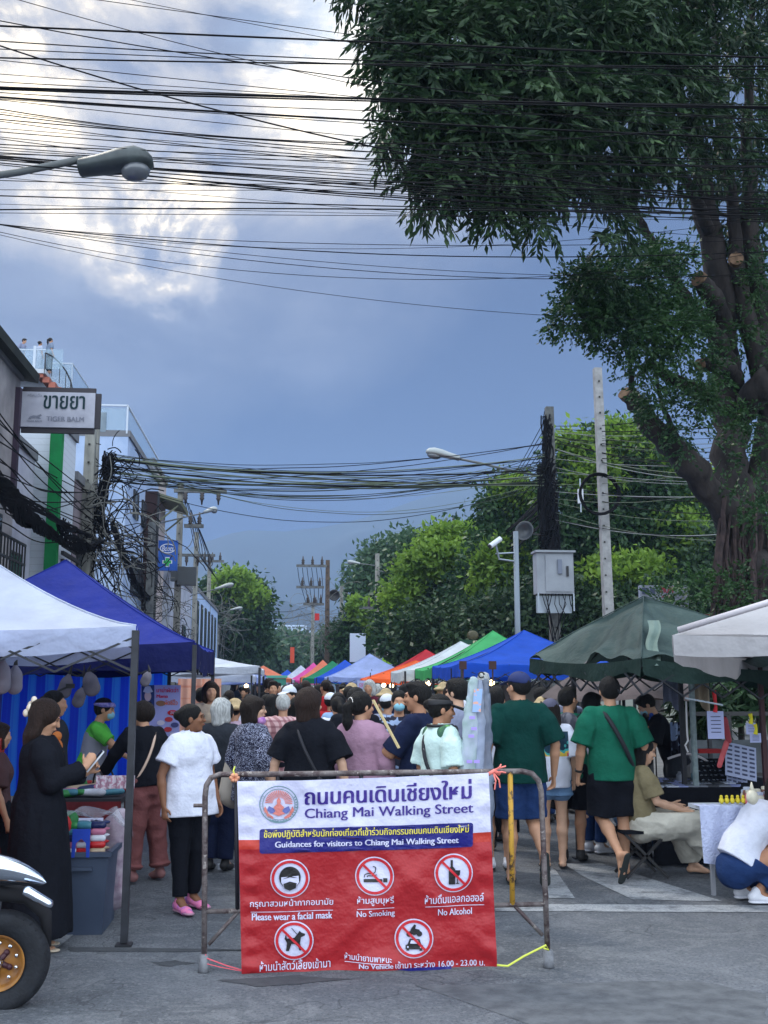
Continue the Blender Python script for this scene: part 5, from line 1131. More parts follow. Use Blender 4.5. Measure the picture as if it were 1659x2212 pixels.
for i, (x, y, zp, m, lab) in enumerate(((-2.1, 26, 2.25, cW, 'white low canopy just past the dark edged one on the left'), (-1.9, 33, 2.4, tcloth('pale_blue', srgb(170, 188, 240), .4), 'pale blue small canopy on the left of the crowd'), (-1.6, 40, 2.4, cB, 'deep blue small canopy far on the left'), (-1.1, 50, 2.6, tcloth('salmon', srgb(240, 140, 110), .4), 'salmon small canopy far on the left'), (-.9, 58, 2.5, cW, 'tiny white canopy far on the left'), (0.0, 74, 2.8, tcloth('bright_blue', srgb(40, 96, 220), .4), 'tiny blue canopy closing the street'), (-2.2, 70, 2.7, cW, 'tiny white canopy at the far end of the left row'), (1.6, 76, 3., cW, 'tiny white canopy closing the street on the right'))):
    tent(lab, x, y, 2.6, 3., 0, 1.9 if i < 3 else 2., zp, .15, m, group=G_L, truss=False)
cG = mat('canvas_tarp_green', srgb(66, 84, 82), .7, srgb(40, 58, 58), 1.8, 6, bump=3., bscale=3., trans=.12, spec=.3)
gt = canopy('worn dark green tarpaulin canopy on the right with drooping ragged edge', [(2.52, 11, 1.9), (2.93, 8.7, 1.84), (5.3, 9.5, 1.76), (4.9, 12.2, 1.85)], (3.55, 10.4, 2.5), .13, cG, mv=tcloth('tarp_skirt', srgb(34, 54, 50), .1), legs=[(G(1250, 1855).x, G(1250, 1855).y, 1.9), (3.72, 9.95, 1.85), (5.2, 9.6, 1.8), (4.8, 12., 1.85)], sag=-.04, wr=.1, ragged=.06, seg=30)
mb = MB(); a = A(1400, 1300, 9.9)
mb.grid(lambda u, v: A(1398+u*26+4*sin(v*9), 1340+v*98, 9.35-.62*v+.03*sin(u*9+v*5)), 6, 12); mb.build('loose_flap', mat('canvas_flap', srgb(104, 122, 116), .8, srgb(80, 98, 92), 3., bump=1., bscale=4.), gt, smooth=True)
cR = tcloth('cream_white', srgb(190, 188, 192), .3); M_RED = mat('maroon_tube', srgb(66, 34, 40), .5)
wt = canopy('off white canopy cut by the right edge with maroon bars', [(2.66, 7.2, 1.96), (4.35, 9.6, 1.87), (6.9, 7.8, 1.95), (5.2, 5.2, 1.95)], (4.8, 7.4, 2.62), .17, cR, legs=[(4.35, 9.6, 1.85), (6.8, 7.8, 1.9)], sag=-.02, legm=M_RED, truss=False, ragged=.06)
mb = MB(); mb.bar((2.76, 7.32, 1.93), (4.35, 9.6, 1.86), .035); mb.bar((4.35, 9.6, 1.86), (6.8, 7.8, 1.9), .035); mb.build('eave_bar', M_RED, wt)
mb = MB(); mb.tube([(2.68, 7.16, 1.99), (3.3, 6.7, 2.2), (4.8, 7.35, 2.66)], .022, 8); mb.build('roof_bar', mat('white_pipe', srgb(196, 190, 196), .5), wt, smooth=True)
# brown hanging umbrella cloth under the tarpaulin
un = thing('market_umbrella', 'dull brown market umbrella seen from below under the green tarpaulin', 'umbrella', (3.6, 13, 0)); cu_ = A(1345, 1452, 13); mb = MB()
mb.grid(lambda u, v: Vector((cu_.x+v*1.0*cos(u*2*pi)*(1+.05*cos(u*16*pi)), 13+v*1.0*sin(u*2*pi), cu_.z+.12-.42*v*v-.05*v*abs(sin(u*4*pi)))), 32, 8); mb.build('cloth', mat('canvas_brown', srgb(104, 92, 92), .85, srgb(78, 70, 72), 3., trans=.15, bump=.6), un, smooth=True)
mb = MB(); mb.tube([(cu_.x, 13, 0), (cu_.x, 13, cu_.z+.1)], .022, 8); mb.build('pole', M_STEEL, un)
mb = MB(); p = A(1493, 1470, 9.8); mb.tube([(p.x, 9.8, 0), (p.x, 9.8, 2.0)], .028, 10); tag(mb.build('support_pole', mat('grey_plastic_pipe', srgb(140, 156, 160), .5, srgb(110, 126, 130), 20.), org=(p.x, 9.8, 0)), 'pale plastic pipe post standing beside the black tent leg', 'post')

# ================================================================ BARRIER AND BANNER
BL_, BR_ = G(441, 2100), G(1185, 2090)
bn = (BR_-BL_).cross(Vector((0, 0, 1))).normalized()
if bn.y > 0: bn = -bn                                   # towards the camera
def bp(px, py, o=0.):
    d = ray(px, py); t_ = (BL_-CAM).dot(bn)/d.dot(bn); return CAM+d*t_+bn*o
def rust_extra(q, vec, base):
    n = q.noise(vec, 9., 6, .7); n2 = q.noise(vec, 30., 3, .6)
    c = q.mix(q.ramp(n, [(.42, 0.), (.56, 1.)]), srgb(70, 56, 58), srgb(112, 104, 104)); return q.mix(q.ramp(n2, [(.6, 0.), (.68, .8)]), c, srgb(158, 150, 146))
M_BAR = mat('barrier_brown_steel', (.1, .08, .08), .5, extra=rust_extra, metal=.25, bump=.4, bscale=40.)
def yel_extra(q, vec, base):
    n = q.noise(vec, 16., 5, .7); return q.mix(q.ramp(n, [(.5, 0.), (.58, 1.)]), srgb(186, 142, 50), srgb(74, 56, 44))
M_YEL = mat('barrier_yellow', (.5, .35, .1), .6, extra=yel_extra)
br = thing('crowd_barrier', 'low steel crowd barrier with rounded corners blocking the street', 'barrier', ((BL_.x+BR_.x)/2, (BL_.y+BR_.y)/2, 0))
mb = MB(); path = [(441, 2094), (442, 1900), (443, 1720), (446, 1696), (456, 1680), (474, 1673), (640, 1672), (860, 1669), (1128, 1666), (1149, 1671), (1163, 1686), (1169, 1708), (1176, 1880), (1184, 2084)]
mb.tube([bp(*p) for p in path], .0165, 12); mb.build('frame_tube', M_BAR, br, smooth=True)
mb = MB(); mb.tube([bp(445, 1969), bp(700, 1964), bp(1175, 1953)], .014, 10); mb.build('lower_rail', M_BAR, br, smooth=True)
for x in (510, 600, 690, 780, 870, 960, 1050): mb = MB(); mb.tube([bp(x, 1672), bp(x+3, 1966)], .0125, 8); mb.build('upright', mat('barrier_dark_bar', srgb(34, 32, 40), .5), br, smooth=True)
mb = MB(); mb.tube([bp(1102, 1668), bp(1107, 1954)], .0155, 10); mb.build('upright', M_YEL, br, smooth=True)
for a, b in (((451, 2040), (514, 1970)), ((1172, 2020), (1112, 1957))): mb = MB(); mb.tube([bp(*a), bp(*b)], .0115, 8); mb.build('brace', M_BAR, br, smooth=True)
mb = MB(); mb.tube([bp(418, 1740), bp(442, 1740)], .011, 8); mb.build('hinge_pin', M_BAR, br)
for x, y in ((440, 2100), (1185, 2090)):
    mb = MB(); b = G(x, y); mb.lathe([(.02, .1), (.03, .09), (.031, .03), (.034, .004), (.02, .0)][::-1], b, 12); mb.build('foot_cap', mat('foot_cap_grey', srgb(126, 128, 134), .5, srgb(90, 92, 98), 20.), br, smooth=True)
# the banner: local mapping from the measuring grid of the photograph's close-up
qTL, qTR, qBR, qBL = (514, 1686), (1053, 1668), (1071, 2084), (524, 2098)
kTL, kTR, kBR, kBL = (bp(*p, .046) for p in (qTL, qTR, qBR, qBL))
def bwave(u, v):
    w = .006*sin(9*u+2.5*v)+.004*sin(23*u-5*v+1)+.003*sin(17*v+6*u); w += .012*math.exp(-((v-.97)/.05)**2)*sin(12*u+1.)
    w += .006*math.exp(-((u-.04)/.03)**2)*sin(60*v)+.005*math.exp(-((u-.97)/.03)**2)*sin(50*v)
    w += .008*math.exp(-((u-v*.8-.25)/.05)**2)+.008*math.exp(-((u+v*.9-1.15)/.05)**2); return w
def fb(u, v, o=0.):
    p = (kTL*(1-u)+kTR*u)*(1-v)+(kBL*(1-u)+kBR*u)*v
    p = p+bn*(bwave(u, v)*1.35+o*(1.7 if o > 0 else 1)); s_ = 4*u*(1-u); p.z -= .008*s_*(1-v); return p
def zuv(zx, zy):
    x, y = 411.4+zx*.496, 1645.6+zy*.496; u = v = .5
    for _ in range(8):
        xl = qTL[0]+(qBL[0]-qTL[0])*v; xr = qTR[0]+(qBR[0]-qTR[0])*v; u = (x-xl)/(xr-xl)
        yt = qTL[1]+(qTR[1]-qTL[1])*u; yb = qBL[1]+(qBR[1]-qBL[1])*u; v = (y-yt)/(yb-yt)
    return u, v
bnr = thing('banner', 'white and red walking street guidance banner tied to the barrier', 'banner', (BL_+BR_)/2); bnr.location.z = 0
def vinyl(n, c): return mat('vinyl_'+n, c, .42, tuple(x*.93 for x in c), 3., 3, bump=1.6, bscale=5., spec=.4)
V_W, V_R, V_N, V_O = vinyl('white', srgb(208, 208, 236)), vinyl('red', srgb(164, 32, 40)), vinyl('navy', srgb(32, 32, 120)), vinyl('orange_red', srgb(186, 54, 42))
V_K, V_Y = vinyl('black', (.015, .014, .016)), vinyl('yellow', srgb(230, 214, 80)); V_I = vinyl('indigo', srgb(56, 34, 130))
vb = (zuv(200, 342)[1]+zuv(1310, 305)[1])/2
for nm, v0, v1, m, hh in (('white_panel', 0, vb, V_W, 16), ('orange_band', vb, vb+.05, V_O, 3), ('red_panel', vb+.05, 1, V_R, 46)):
    mb = MB(); mb.grid(lambda u, v: fb(u, v0+(v1-v0)*v), 110, hh); mb.build(nm, m, bnr, smooth=True)
mb = MB(); mb.grid(lambda u, v: fb(u, v, -.003), 60, 40); mb.build('back_face', V_W, bnr, smooth=True)
def zr(x0, y0, x1, y1): a, b = zuv(x0, y0), zuv(x1, y1); return (a[0], a[1], b[0], b[1])
def btext(s, x0, x1, yl, yr, h, m, bold=.01, o=.003, spacing=1.):
    """yl, yr: vertical centre of the line at its left and right end; h its height (all on the close-up grid)"""
    def fn(u, v): x = x0+(x1-x0)*u; uu, vv = zuv(x, yl+(yr-yl)*u+(v-.5)*h); return fb(uu, vv, o)
    return letters(s, 'lettering', m, bnr, (0, 0, 1, 1), fn, bold, spacing)
def zpoly(pts, name, m, o=.003, parent=None):
    """fine strips so the shape follows the folds"""
    import mathutils
    P = [Vector((x, y, 0)) for x, y in pts]; tri = mathutils.geometry.tessellate_polygon([P]); vs = []; fs = []
    def sub(a, b, c, d):
        if max((a-b).length, (b-c).length, (c-a).length) > 26 and d < 6:
            L = [(a-b).length, (b-c).length, (c-a).length]; i = L.index(max(L))
            if i == 0: m_ = (a+b)/2; sub(a, m_, c, d+1); sub(m_, b, c, d+1)
            elif i == 1: m_ = (b+c)/2; sub(a, b, m_, d+1); sub(a, m_, c, d+1)
            else: m_ = (a+c)/2; sub(a, b, m_, d+1); sub(m_, b, c, d+1)
            return
        k = len(vs)
        for p in (a, b, c): vs.append(fb(*zuv(p.x, p.y), o))
        fs.append((k, k+1, k+2))
    for t_ in tri: sub(*(P[i] for i in t_), 0)
    return link_mesh(name, vs, fs, m, parent or bnr)
def zc(x, y, r, n=36, ry=None): return [(x+r*cos(2*pi*i/n), y+(ry or r)*sin(2*pi*i/n)) for i in range(n)]
def zring(x, y, r, w, name, m, o=.003, n=48, ry=None, parent=None):
    vs = []
    for i in range(n):
        a = 2*pi*i/n; vs += [fb(*zuv(x+r*cos(a), y+(ry or r)*sin(a)), o), fb(*zuv(x+(r-w)*cos(a), y+((ry or r)-w)*sin(a)), o)]
    return link_mesh(name, vs, [(2*i, 2*i+1, (2*i+3) % (2*n), (2*i+2) % (2*n)) for i in range(n)], m, parent or bnr)
btext('ถนนคนเดินเชียงใหม่', 497, 1216, 139, 113, 86, V_I, .02)
btext('Chiang Mai Walking Street', 497, 1224, 227, 203, 56, V_I, .012)
rb = []; 
for cx_, cy_, a0 in ((1212, 274, -90), (1212, 357, 0), (315, 385, 90), (315, 302, 180)):
    for i in range(5): a = R(a0+i*22.5); rb.append((cx_+12*cos(a), cy_+12*sin(a)))
zpoly(rb, 'navy_label', V_N, .003)
btext('ข้อพึงปฏิบัติสำหรับนักท่องเที่ยวที่เข้าร่วมกิจกรรมถนนคนเดินเชียงใหม่', 322, 1204, 314, 290, 42, V_Y, .014, .006)
btext('Guidances for visitors to Chiang Mai Walking Street', 370, 1160, 361, 341, 34, V_W, .02, .006)
# city emblem: rays, ring, kneeling figure shape
EM = vinyl('salmon', srgb(214, 126, 118)); EB = vinyl('steel_blue', srgb(104, 112, 176)); EG = vinyl('grey_green', srgb(110, 140, 150))
zring(385, 181, 83, 4, 'emblem_ring', EG); zring(385, 181, 70, 3, 'emblem_ring', EG)
for i in range(22):
    a = R(-176+i*8.4); x0, y0 = 385+26*cos(a), 176+26*sin(a); x1, y1 = 385+58*cos(a), 176+58*sin(a); dx, dy = -sin(a), cos(a); zpoly([(x0-dx, y0-dy), (x1-2.6*dx, y1-2.6*dy), (x1+2.6*dx, y1+2.6*dy), (x0+dx, y0+dy)], 'emblem_ray', EM)
for i in range(40):
    if 14 <= i <= 26: continue
    a = 2*pi*i/40-pi/2+pi; r0 = 73; zpoly([(385+r0*cos(a)-2, 181+r0*sin(a)-2), (385+(r0+7)*cos(a)+1, 181+(r0+7)*sin(a)), (385+r0*cos(a+.08), 181+r0*sin(a+.08))], 'emblem_letter_mark', EG)
for d in (-1, 1):
    zpoly([(385+d*58, 188), (385+d*66, 206), (385+d*48, 236), (385+d*26, 246), (385+d*22, 238), (385+d*44, 222)], 'emblem_garland', EM)
    zpoly([(385+d*20, 200), (385+d*42, 188), (385+d*50, 206), (385+d*34, 222), (385+d*16, 218)], 'emblem_cloud', EB)
zpoly([(385, 148), (394, 162), (392, 178), (408, 194), (398, 210), (412, 222), (385, 232), (358, 222), (372, 210), (362, 194), (378, 178), (376, 162)], 'emblem_figure', EM, .005)
zpoly([(340, 246), (385, 256), (430, 246), (428, 252), (385, 262), (342, 252)], 'emblem_scroll', EG)
# pictograms
RED2 = vinyl('sign_red', srgb(196, 36, 48))
def icon(x, y, bar=True):
    zpoly(zc(x, y, 84, 40), 'pictogram_disc', V_W, .004); zring(x, y, 79, 12, 'pictogram_ring', RED2, .007)
    if bar: zpoly([(x-56, y-48), (x-49, y-56), (x+56, y+48), (x+49, y+56)], 'slash', RED2, .011)
icon(433, 505, False)
zpoly(zc(433, 500, 46, 30, 48), 'face_shape', V_K, .009); zpoly([(396, 498), (470, 492), (472, 520), (455, 545), (433, 552), (411, 545), (396, 520)], 'face_skin', V_W, .012)
zpoly([(405, 526), (433, 516), (462, 524), (458, 545), (433, 556), (410, 546)], 'mask', V_K, .015); zpoly([(400, 506), (434, 498), (468, 502), (434, 492)], 'brow', V_K, .014)
icon(797, 494)
zpoly([(750, 506), (830, 506), (830, 520), (750, 520)], 'cigarette', V_K, .009); zpoly([(834, 502), (852, 502), (852, 520), (834, 520)], 'cigarette_tip', V_K, .009)
def zline(pts, w, name, m, o=.009):
    for (a, b) in zip(pts, pts[1:]):
        dx, dy = b[0]-a[0], b[1]-a[1]; L = math.hypot(dx, dy); nx, ny = -dy/L*w, dx/L*w; zpoly([(a[0]+nx, a[1]+ny), (b[0]+nx, b[1]+ny), (b[0]-nx, b[1]-ny), (a[0]-nx, a[1]-ny)], name, m, o)
zline([(752, 500), (754, 488), (768, 482), (788, 486), (800, 476), (802, 456), (790, 452)], 2, 'smoke', V_K); zline([(764, 498), (768, 492), (790, 494), (806, 488)], 2, 'smoke', V_K)
icon(1139, 481)
zpoly([(1126, 424), (1136, 424), (1136, 452), (1146, 464), (1146, 530), (1118, 530), (1118, 464), (1126, 452)], 'bottle', V_K, .009); zpoly([(1144, 468), (1168, 468), (1166, 488), (1158, 496), (1158, 522), (1166, 528), (1146, 528), (1154, 522), (1154, 496), (1146, 488)], 'wine_glass', V_K, .0095)
icon(450, 772)
zpoly([(416, 742), (420, 762), (452, 758), (468, 738), (474, 728), (482, 736), (498, 742), (496, 750), (480, 756), (476, 782), (484, 812), (474, 814), (464, 786), (440, 784), (428, 816), (416, 816), (420, 780), (410, 762)], 'dog', V_K, .009); zline([(440, 716), (462, 742), (470, 750)], 1.5, 'leash', V_K, .01)
icon(967, 761)
zpoly(zc(946, 742, 12), 'motorcycle', V_K, .009); zpoly(zc(990, 740, 12), 'motorcycle_wheel', V_K, .009); zpoly([(946, 736), (956, 716), (968, 700), (976, 704), (972, 718), (990, 722), (996, 738), (966, 746)], 'rider', V_K, .0092)
zpoly([(930, 790), (940, 784), (948, 762), (990, 762), (998, 784), (1006, 790), (1006, 806), (930, 806)], 'car', V_K, .009); zpoly([(950, 782), (954, 768), (984, 768), (988, 782)], 'car_window', V_W, .0095); zpoly([(934, 806), (946, 806), (946, 812), (934, 812)], 'car_wheel', V_K, .009); zpoly([(990, 806), (1002, 806), (1002, 812), (990, 812)], 'car_wheel', V_K, .009)
zpoly(zc(940, 796, 4, 12), 'headlight', V_W, .0096); zpoly(zc(996, 796, 4, 12), 'headlight', V_W, .0096)
btext('กรุณาสวมหน้ากากอนามัย', 262, 618, 618, 608, 40, V_W, .008); btext('Please wear a facial mask', 270, 614, 672, 663, 30, V_W, .02); zline([(264, 652), (618, 642)], 1.3, 'underline', V_W, .004)
btext('ห้ามสูบบุหรี่', 722, 880, 603, 598, 42, V_W, .008); btext('No Smoking', 720, 884, 661, 655, 32, V_W, .012); zline([(722, 637), (882, 630)], 1.3, 'underline', V_W, .004)
btext('ห้ามดื่มแอลกอฮอล์', 1014, 1272, 594, 585, 40, V_W, .008); btext('No Alcohol', 1072, 1220, 650, 646, 28, V_W, .012); zline([(1016, 626), (1274, 620)], 1.3, 'underline', V_W, .004)
btext('ห้ามนำสัตว์เลี้ยงเข้ามา', 304, 606, 882, 868, 42, V_W, .008)
btext('ห้ามนำยานพาหนะ', 668, 870, 838, 848, 30, V_W, .008); btext('No Vehicle', 730, 876, 880, 876, 20, V_W, .02); btext('เข้ามา ระหว่าง 16.00 - 23.00 น.', 886, 1278, 872, 866, 30, V_W, .01); zline([(668, 862), (860, 870)], 1.3, 'underline', V_W, .004)
zpoly([(890, 892), (950, 886), (1130, 882), (1132, 894), (950, 900)], 'navy_label', V_N, .003)
# ties
M_PINKT = mat('pink_ribbon', srgb(236, 130, 120), .7); M_YT = mat('yellow_ribbon', srgb(206, 214, 90), .7); M_GT = mat('orange_flower', srgb(214, 150, 120), .8)
tie = thing('ribbon_tie', 'coral ribbon knot tied at the top right banner corner', 'ribbon', bp(1066, 1666)); mb = MB(); mb.tube([bp(1053, 1672, .03), bp(1066, 1664, .03), bp(1078, 1672, .02)], .012, 6); mb.build('knot', M_PINKT, tie, smooth=True)
for p in (((1068, 1664), (1080, 1650)), ((1068, 1668), (1090, 1668)), ((1066, 1670), (1078, 1700)), ((1064, 1670), (1066, 1704)), ((1066, 1662), (1090, 1654))): mb = MB(); mb.tube([bp(*p[0], .03), bp((p[0][0]+p[1][0])/2+3, (p[0][1]+p[1][1])/2-2, .05), bp(*p[1], .04)], .005, 5); mb.build('tail', M_PINKT, tie)
tie = thing('ribbon_tie', 'wilted flower like tie at the top left banner corner', 'ribbon', bp(508, 1680))
for i in range(6): a = i*1.05; mb = MB(); mb.tube([bp(508, 1679, .03), bp(508+9*cos(a), 1679+8*sin(a), .05)], [.005, .012], 6); mb.build('petal', M_GT, tie, smooth=True)
mb = MB(); mb.tube([bp(509, 1679, .03), bp(505, 1664, .03), bp(508, 1655, .02)], .005, 5); mb.build('stem', M_YT, tie)
mb = MB(); mb.tube([bp(1071, 2082, .03), bp(1095, 2084, .03), bp(1130, 2064, .02), bp(1178, 2040, .02), bp(1184, 2050, .02), bp(1172, 2046, .02)], .006, 6); tag(mb.build('ribbon', M_YT, org=tuple(bp(1071, 2082))), 'pale yellow ribbon tying the lower right banner corner to the leg', 'ribbon')
mb = MB(); mb.tube([bp(524, 2094, .02), bp(490, 2084, .02), bp(447, 2068, .02), bp(438, 2074, .02), bp(446, 2060, .02)], .0035, 5); mb.tube([bp(524, 2096, .02), bp(480, 2088, .02), bp(447, 2080, .02)], .0025, 5); tag(mb.build('string', mat('pink_string', srgb(226, 96, 110), .7), org=tuple(bp(524, 2094))), 'thin pink string tying the lower left banner corner to the leg', 'string')

# ================================================================ THREE WHEELER at the left edge
YT = G(0, 2184).y; S_T = 2300/YT
def T(px, py, dy=0.): return A(px, py, YT+dy)
tk = thing('auto_rickshaw', 'front wheel and chrome mudguard of a red three wheeled taxi at lower left', 'rickshaw', (T(-200, 2184).x, YT+.6, 0))
chrome = mat('chrome', srgb(206, 214, 226), .12, metal=1., spec=.6); tred = mat('red_enamel', srgb(176, 34, 34), .25, coat=.5); rub = mat('tyre_rubber', srgb(30, 33, 40), .8, srgb(22, 24, 30), 14., bump=.3)
wc = T(0, 2075, .08); r_ = .25; tw = .065
mb = MB(); prof = []
for i in range(15): a = -pi*.5+pi*i/14; prof.append((r_-.045+.045*cos(a)**.6 if abs(cos(a)) > 1e-6 else r_-.045, tw*sin(a)))
prof = [(.132, -tw*.5), (.136, -tw*.85)]+prof+[(.135, tw*.8)]
mb.lathe(prof, wc, 48, (0, 1, 0), caps=False); whl = mb.build('wheel', rub, tk, smooth=True)
orim = mat('rim_orange', srgb(160, 108, 40), .55, srgb(112, 70, 34), 9., coat=.2)
mb = MB(); mb.lathe([(.138, -tw*.95), (.13, -tw*.95), (.118, -tw*.6), (.11, -tw*.35), (.06, -tw*.4), (.05, -tw*.5), (.01, -tw*.5)][::-1], wc, 36, (0, 1, 0), caps=False); mb.build('rim', orim, whl, smooth=True)
mb = MB()
for i in range(36): a = 2*pi*i/36; mb.bar(wc+Vector(((r_-.002)*cos(a), -tw*.3, (r_-.002)*sin(a))), wc+Vector(((r_-.012)*cos(a), -tw*.86, (r_-.012)*sin(a))), .004)
mb.build('tread_blocks', rub, whl)
for i in range(5):
    a = R(50+72*i); mb = MB(); c0 = wc+Vector((0, -tw*.55, 0)); mb.tube([c0, c0+Vector((.06*cos(a), 0, .06*sin(a)))], [.018, .013], 8); mb.ell(c0+Vector((.062*cos(a), 0, .062*sin(a))), .016, 8, 6); mb.build('hub_spoke', mat('hub_maroon', srgb(62, 30, 40), .5), whl, smooth=True)
for i in range(10): a = R(18+36*i); mb = MB(); mb.lathe([(.009, 0), (.009, .006), (.004, .009)], wc+Vector((.092*cos(a), -tw*.38, .092*sin(a))), 10, (0, -1, 0)); mb.build('bolt', chrome, whl)
mb = MB(); mb.lathe([(.03, 0), (.03, .03), (.018, .05), (.004, .055)], wc+Vector((0, -tw*.5, 0)), 14, (0, -1, 0)); mb.build('hub_cap', chrome, whl, smooth=True)
def fend(u, v):
    # long pointed chrome mudguard: u along (left to tip), v around
    x = -230+u*330; mid = 1892-18*sin(u*pi*.9)+20*u**6; hh = (30+10*sin(u*pi))*(1-u**5)**.6+1.
    a = -pi*.62+v*pi*1.24; return T(x, mid-hh*sin(a)*1.0, .02-.14*(cos(a)-.2)*(1-u**4)*1.0)
mb = MB(); mb.grid(fend, 40, 16); mb.build('mudguard', chrome, tk, smooth=True)
s = SDF(); a, b = T(60, 1926, -.04), T(106, 1952, -.04); s.cone(a, b, .028, .022, .01, ax=Vector((0, 1, 0)), q=1.3); V, Q = s.mesh(.005); link_mesh('indicator_lamp', V, Q, chrome, tk, smooth=True)
mb = MB(); mb.tube([T(-150, 1935, .1), T(-30, 1922, .1), T(60, 1935, .1), T(98, 1975, .1), T(106, 2045, .1)], [.05, .05, .045, .035, .012], 8); mb.build('wheel_arch', mat('dirty_black', srgb(18, 18, 24), .8), tk, smooth=True)
mb = MB(); mb.tube([T(98, 1968, .1), T(104, 2030, .1)], .004, 5); mb.build('stay_rod', mat('rusty_rod', srgb(96, 80, 70), .7), tk)
s = SDF(); s.cone(T(-210, 1790, .35), T(-60, 1800, .3), .12, .09, .05); s.cone(T(-60, 1800, .3), T(-50, 1850, .3), .11, .12, .04); V, Q = s.mesh(.012); link_mesh('front_cowl', V, Q, tred, tk, smooth=True)
s = SDF(); s.cone(T(-80, 1725, .18), T(-30, 1748, .2), .08, .062, .03); s.cone(T(-30, 1748, .2), T(-22, 1782, .2), .062, .04, .02); V, Q = s.mesh(.01); link_mesh('headlight', V, Q, chrome, tk, smooth=True)
mb = MB(); mb.box((T(-420, 1700).x, YT+1.3, .8), (.9, 1.6, .9)); mb.build('body', tred, tk)
mb = MB(); mb.box((T(-420, 1700).x, YT+1.3, 1.85), (1.1, 1.9, .06)); [mb.bar((T(-420, 1700).x+i, YT+1.3+j, 1.2), (T(-420, 1700).x+i, YT+1.3+j, 1.85), .04) for i in (-.4, .4) for j in (-.75, .75)]; mb.build('roof', cB, tk)
# ================================================================ PEOPLE
def C_(n, r, g, b, **k): return cloth('fabric_'+n, srgb(r, g, b), **k)
BLK = C_('black', 22, 24, 32); WHT = C_('white', 222, 226, 244); NAVY = C_('navy', 30, 38, 66); GRN = C_('bottle_green', 12, 56, 52); GRN2 = C_('green', 26, 100, 80)
MINT = C_('mint_white', 206, 230, 226); DEN = C_('denim_blue', 34, 56, 100); DENL = C_('denim_light', 110, 144, 184); PINKS = C_('dusty_pink', 168, 132, 154); ROSE = C_('rose_brown', 134, 84, 84)
CREAM = C_('cream', 206, 202, 190); GREYL = C_('grey_lilac', 140, 146, 172); LIME = C_('lime', 88, 178, 72); REDF = C_('red', 176, 36, 44); GREYD = C_('charcoal', 48, 52, 60); BEIGE = C_('beige', 190, 172, 150); SKYF = C_('sky_blue', 150, 180, 220); MAR = C_('maroon', 96, 40, 56); TEAL = C_('teal', 60, 120, 124); KHAKI = C_('khaki', 128, 118, 92)
def floral(q, vec, base):
    v = q.n('TexVoronoi', {'Vector': q.vm('ADD', vec, q.vm('SCALE', q.n('TexNoise', {'Vector': vec, 'Scale': 22.}).outputs[1]).outputs[0]).outputs[0], 'Scale': 13.}); return q.mix(q.ramp(v.outputs['Distance'], [(.36, 1.), (.42, 0.)]), base, srgb(176, 182, 206))
q_scale = None
FLOR = mat('fabric_floral', srgb(20, 22, 50), .9, extra=floral, bump=.4, bscale=14.)
def plaid(q, vec, base):
    s = q.n('SeparateXYZ', {0: vec}); a = q.m('FRACT', q.m('MULTIPLY', q.m('ADD', s.outputs[0], s.outputs[1]), 16.)); b = q.m('FRACT', q.m('MULTIPLY', s.outputs[2], 16.))
    c = q.mix(q.ramp(a, [(.5, 0.), (.52, .6)]), srgb(206, 170, 172), srgb(130, 60, 72)); return q.mix(q.ramp(b, [(.6, 0.), (.62, .5)]), c, srgb(110, 50, 66))
PLAID = mat('fabric_plaid', (.5, .3, .3), .9, extra=plaid)
def spots(q, vec, base):
    n = q.noise(vec, 9., 2, .5, 1.); return q.mix(q.ramp(n, [(.5, 0.), (.54, 1.)]), base, srgb(140, 160, 196))
SPOT = mat('fabric_spotted', srgb(28, 30, 50), .9, extra=spots)
PKSH = mat('clog_pink', srgb(232, 130, 176), .6, srgb(190, 120, 190), 24., mixr=(.5, .6)); BKSH = mat('shoe_black', (.02, .02, .022), .6); WHSH = mat('shoe_white', srgb(214, 216, 226), .6); ROSH = mat('boot_rose', srgb(150, 104, 104), .7); TNSH = mat('sandal_pale', srgb(206, 190, 170), .6); GRSH = mat('flipflop_dark', srgb(40, 46, 46), .8)
M_MASK = mat('mask_blue', srgb(130, 186, 206), .8); STRAPB = mat('strap_black', (.014, .014, .02), .7)
def strap(root, J, side, m, r=.013, lo=-.02, grow=.0, name='strap'):
    k = J['k']; up, sd_, fwd = upax(J); a = J['neck']+sd_*side*.085*k-up*.03*k; b = J['pel']-sd_*side*.17*k+up*lo*k; c = (a+b)/2; h = (a-b)/2; mb = MB()
    mb.tube([c+h*cos(t_)*1.02+fwd*(.148+grow)*k*sin(t_) for t_ in [i*2*pi/28 for i in range(29)]], r*k, 6, False); return mb.build(name, m, root, world=False, smooth=True)
def at_head(J, p, x, y, z): return J['head']+hmat(p) @ V3(x, y, z)*J['k']
def cap_(root, J, p, m, name='cap', brim=True, grow=0., visor=False):
    k = J['k']; M = hmat(p); s = SDF(); g_ = grow
    s.ell(at_head(J, p, 0, -.02, .045), ((.09+g_)*k, (.107+g_)*k, (.09+g_)*k), .01, M); s.cut(at_head(J, p, 0, 0, .045), M @ V3(0, .12, -1))
    if visor: s.cut(at_head(J, p, 0, 0, .085), M @ V3(0, 0, 1))
    emit_mesh(s, name, m, root, .007)
    if brim:
        s = SDF(); s.cone(at_head(J, p, 0, .07, .05), at_head(J, p, 0, .15 if not visor else .205, .03 if not visor else .015), .062*k, (.052 if not visor else .07)*k, .01, ax=M @ V3(0, .18, 1).normalized(), q=.17); emit_mesh(s, 'brim', m, root, .005, relax=0)
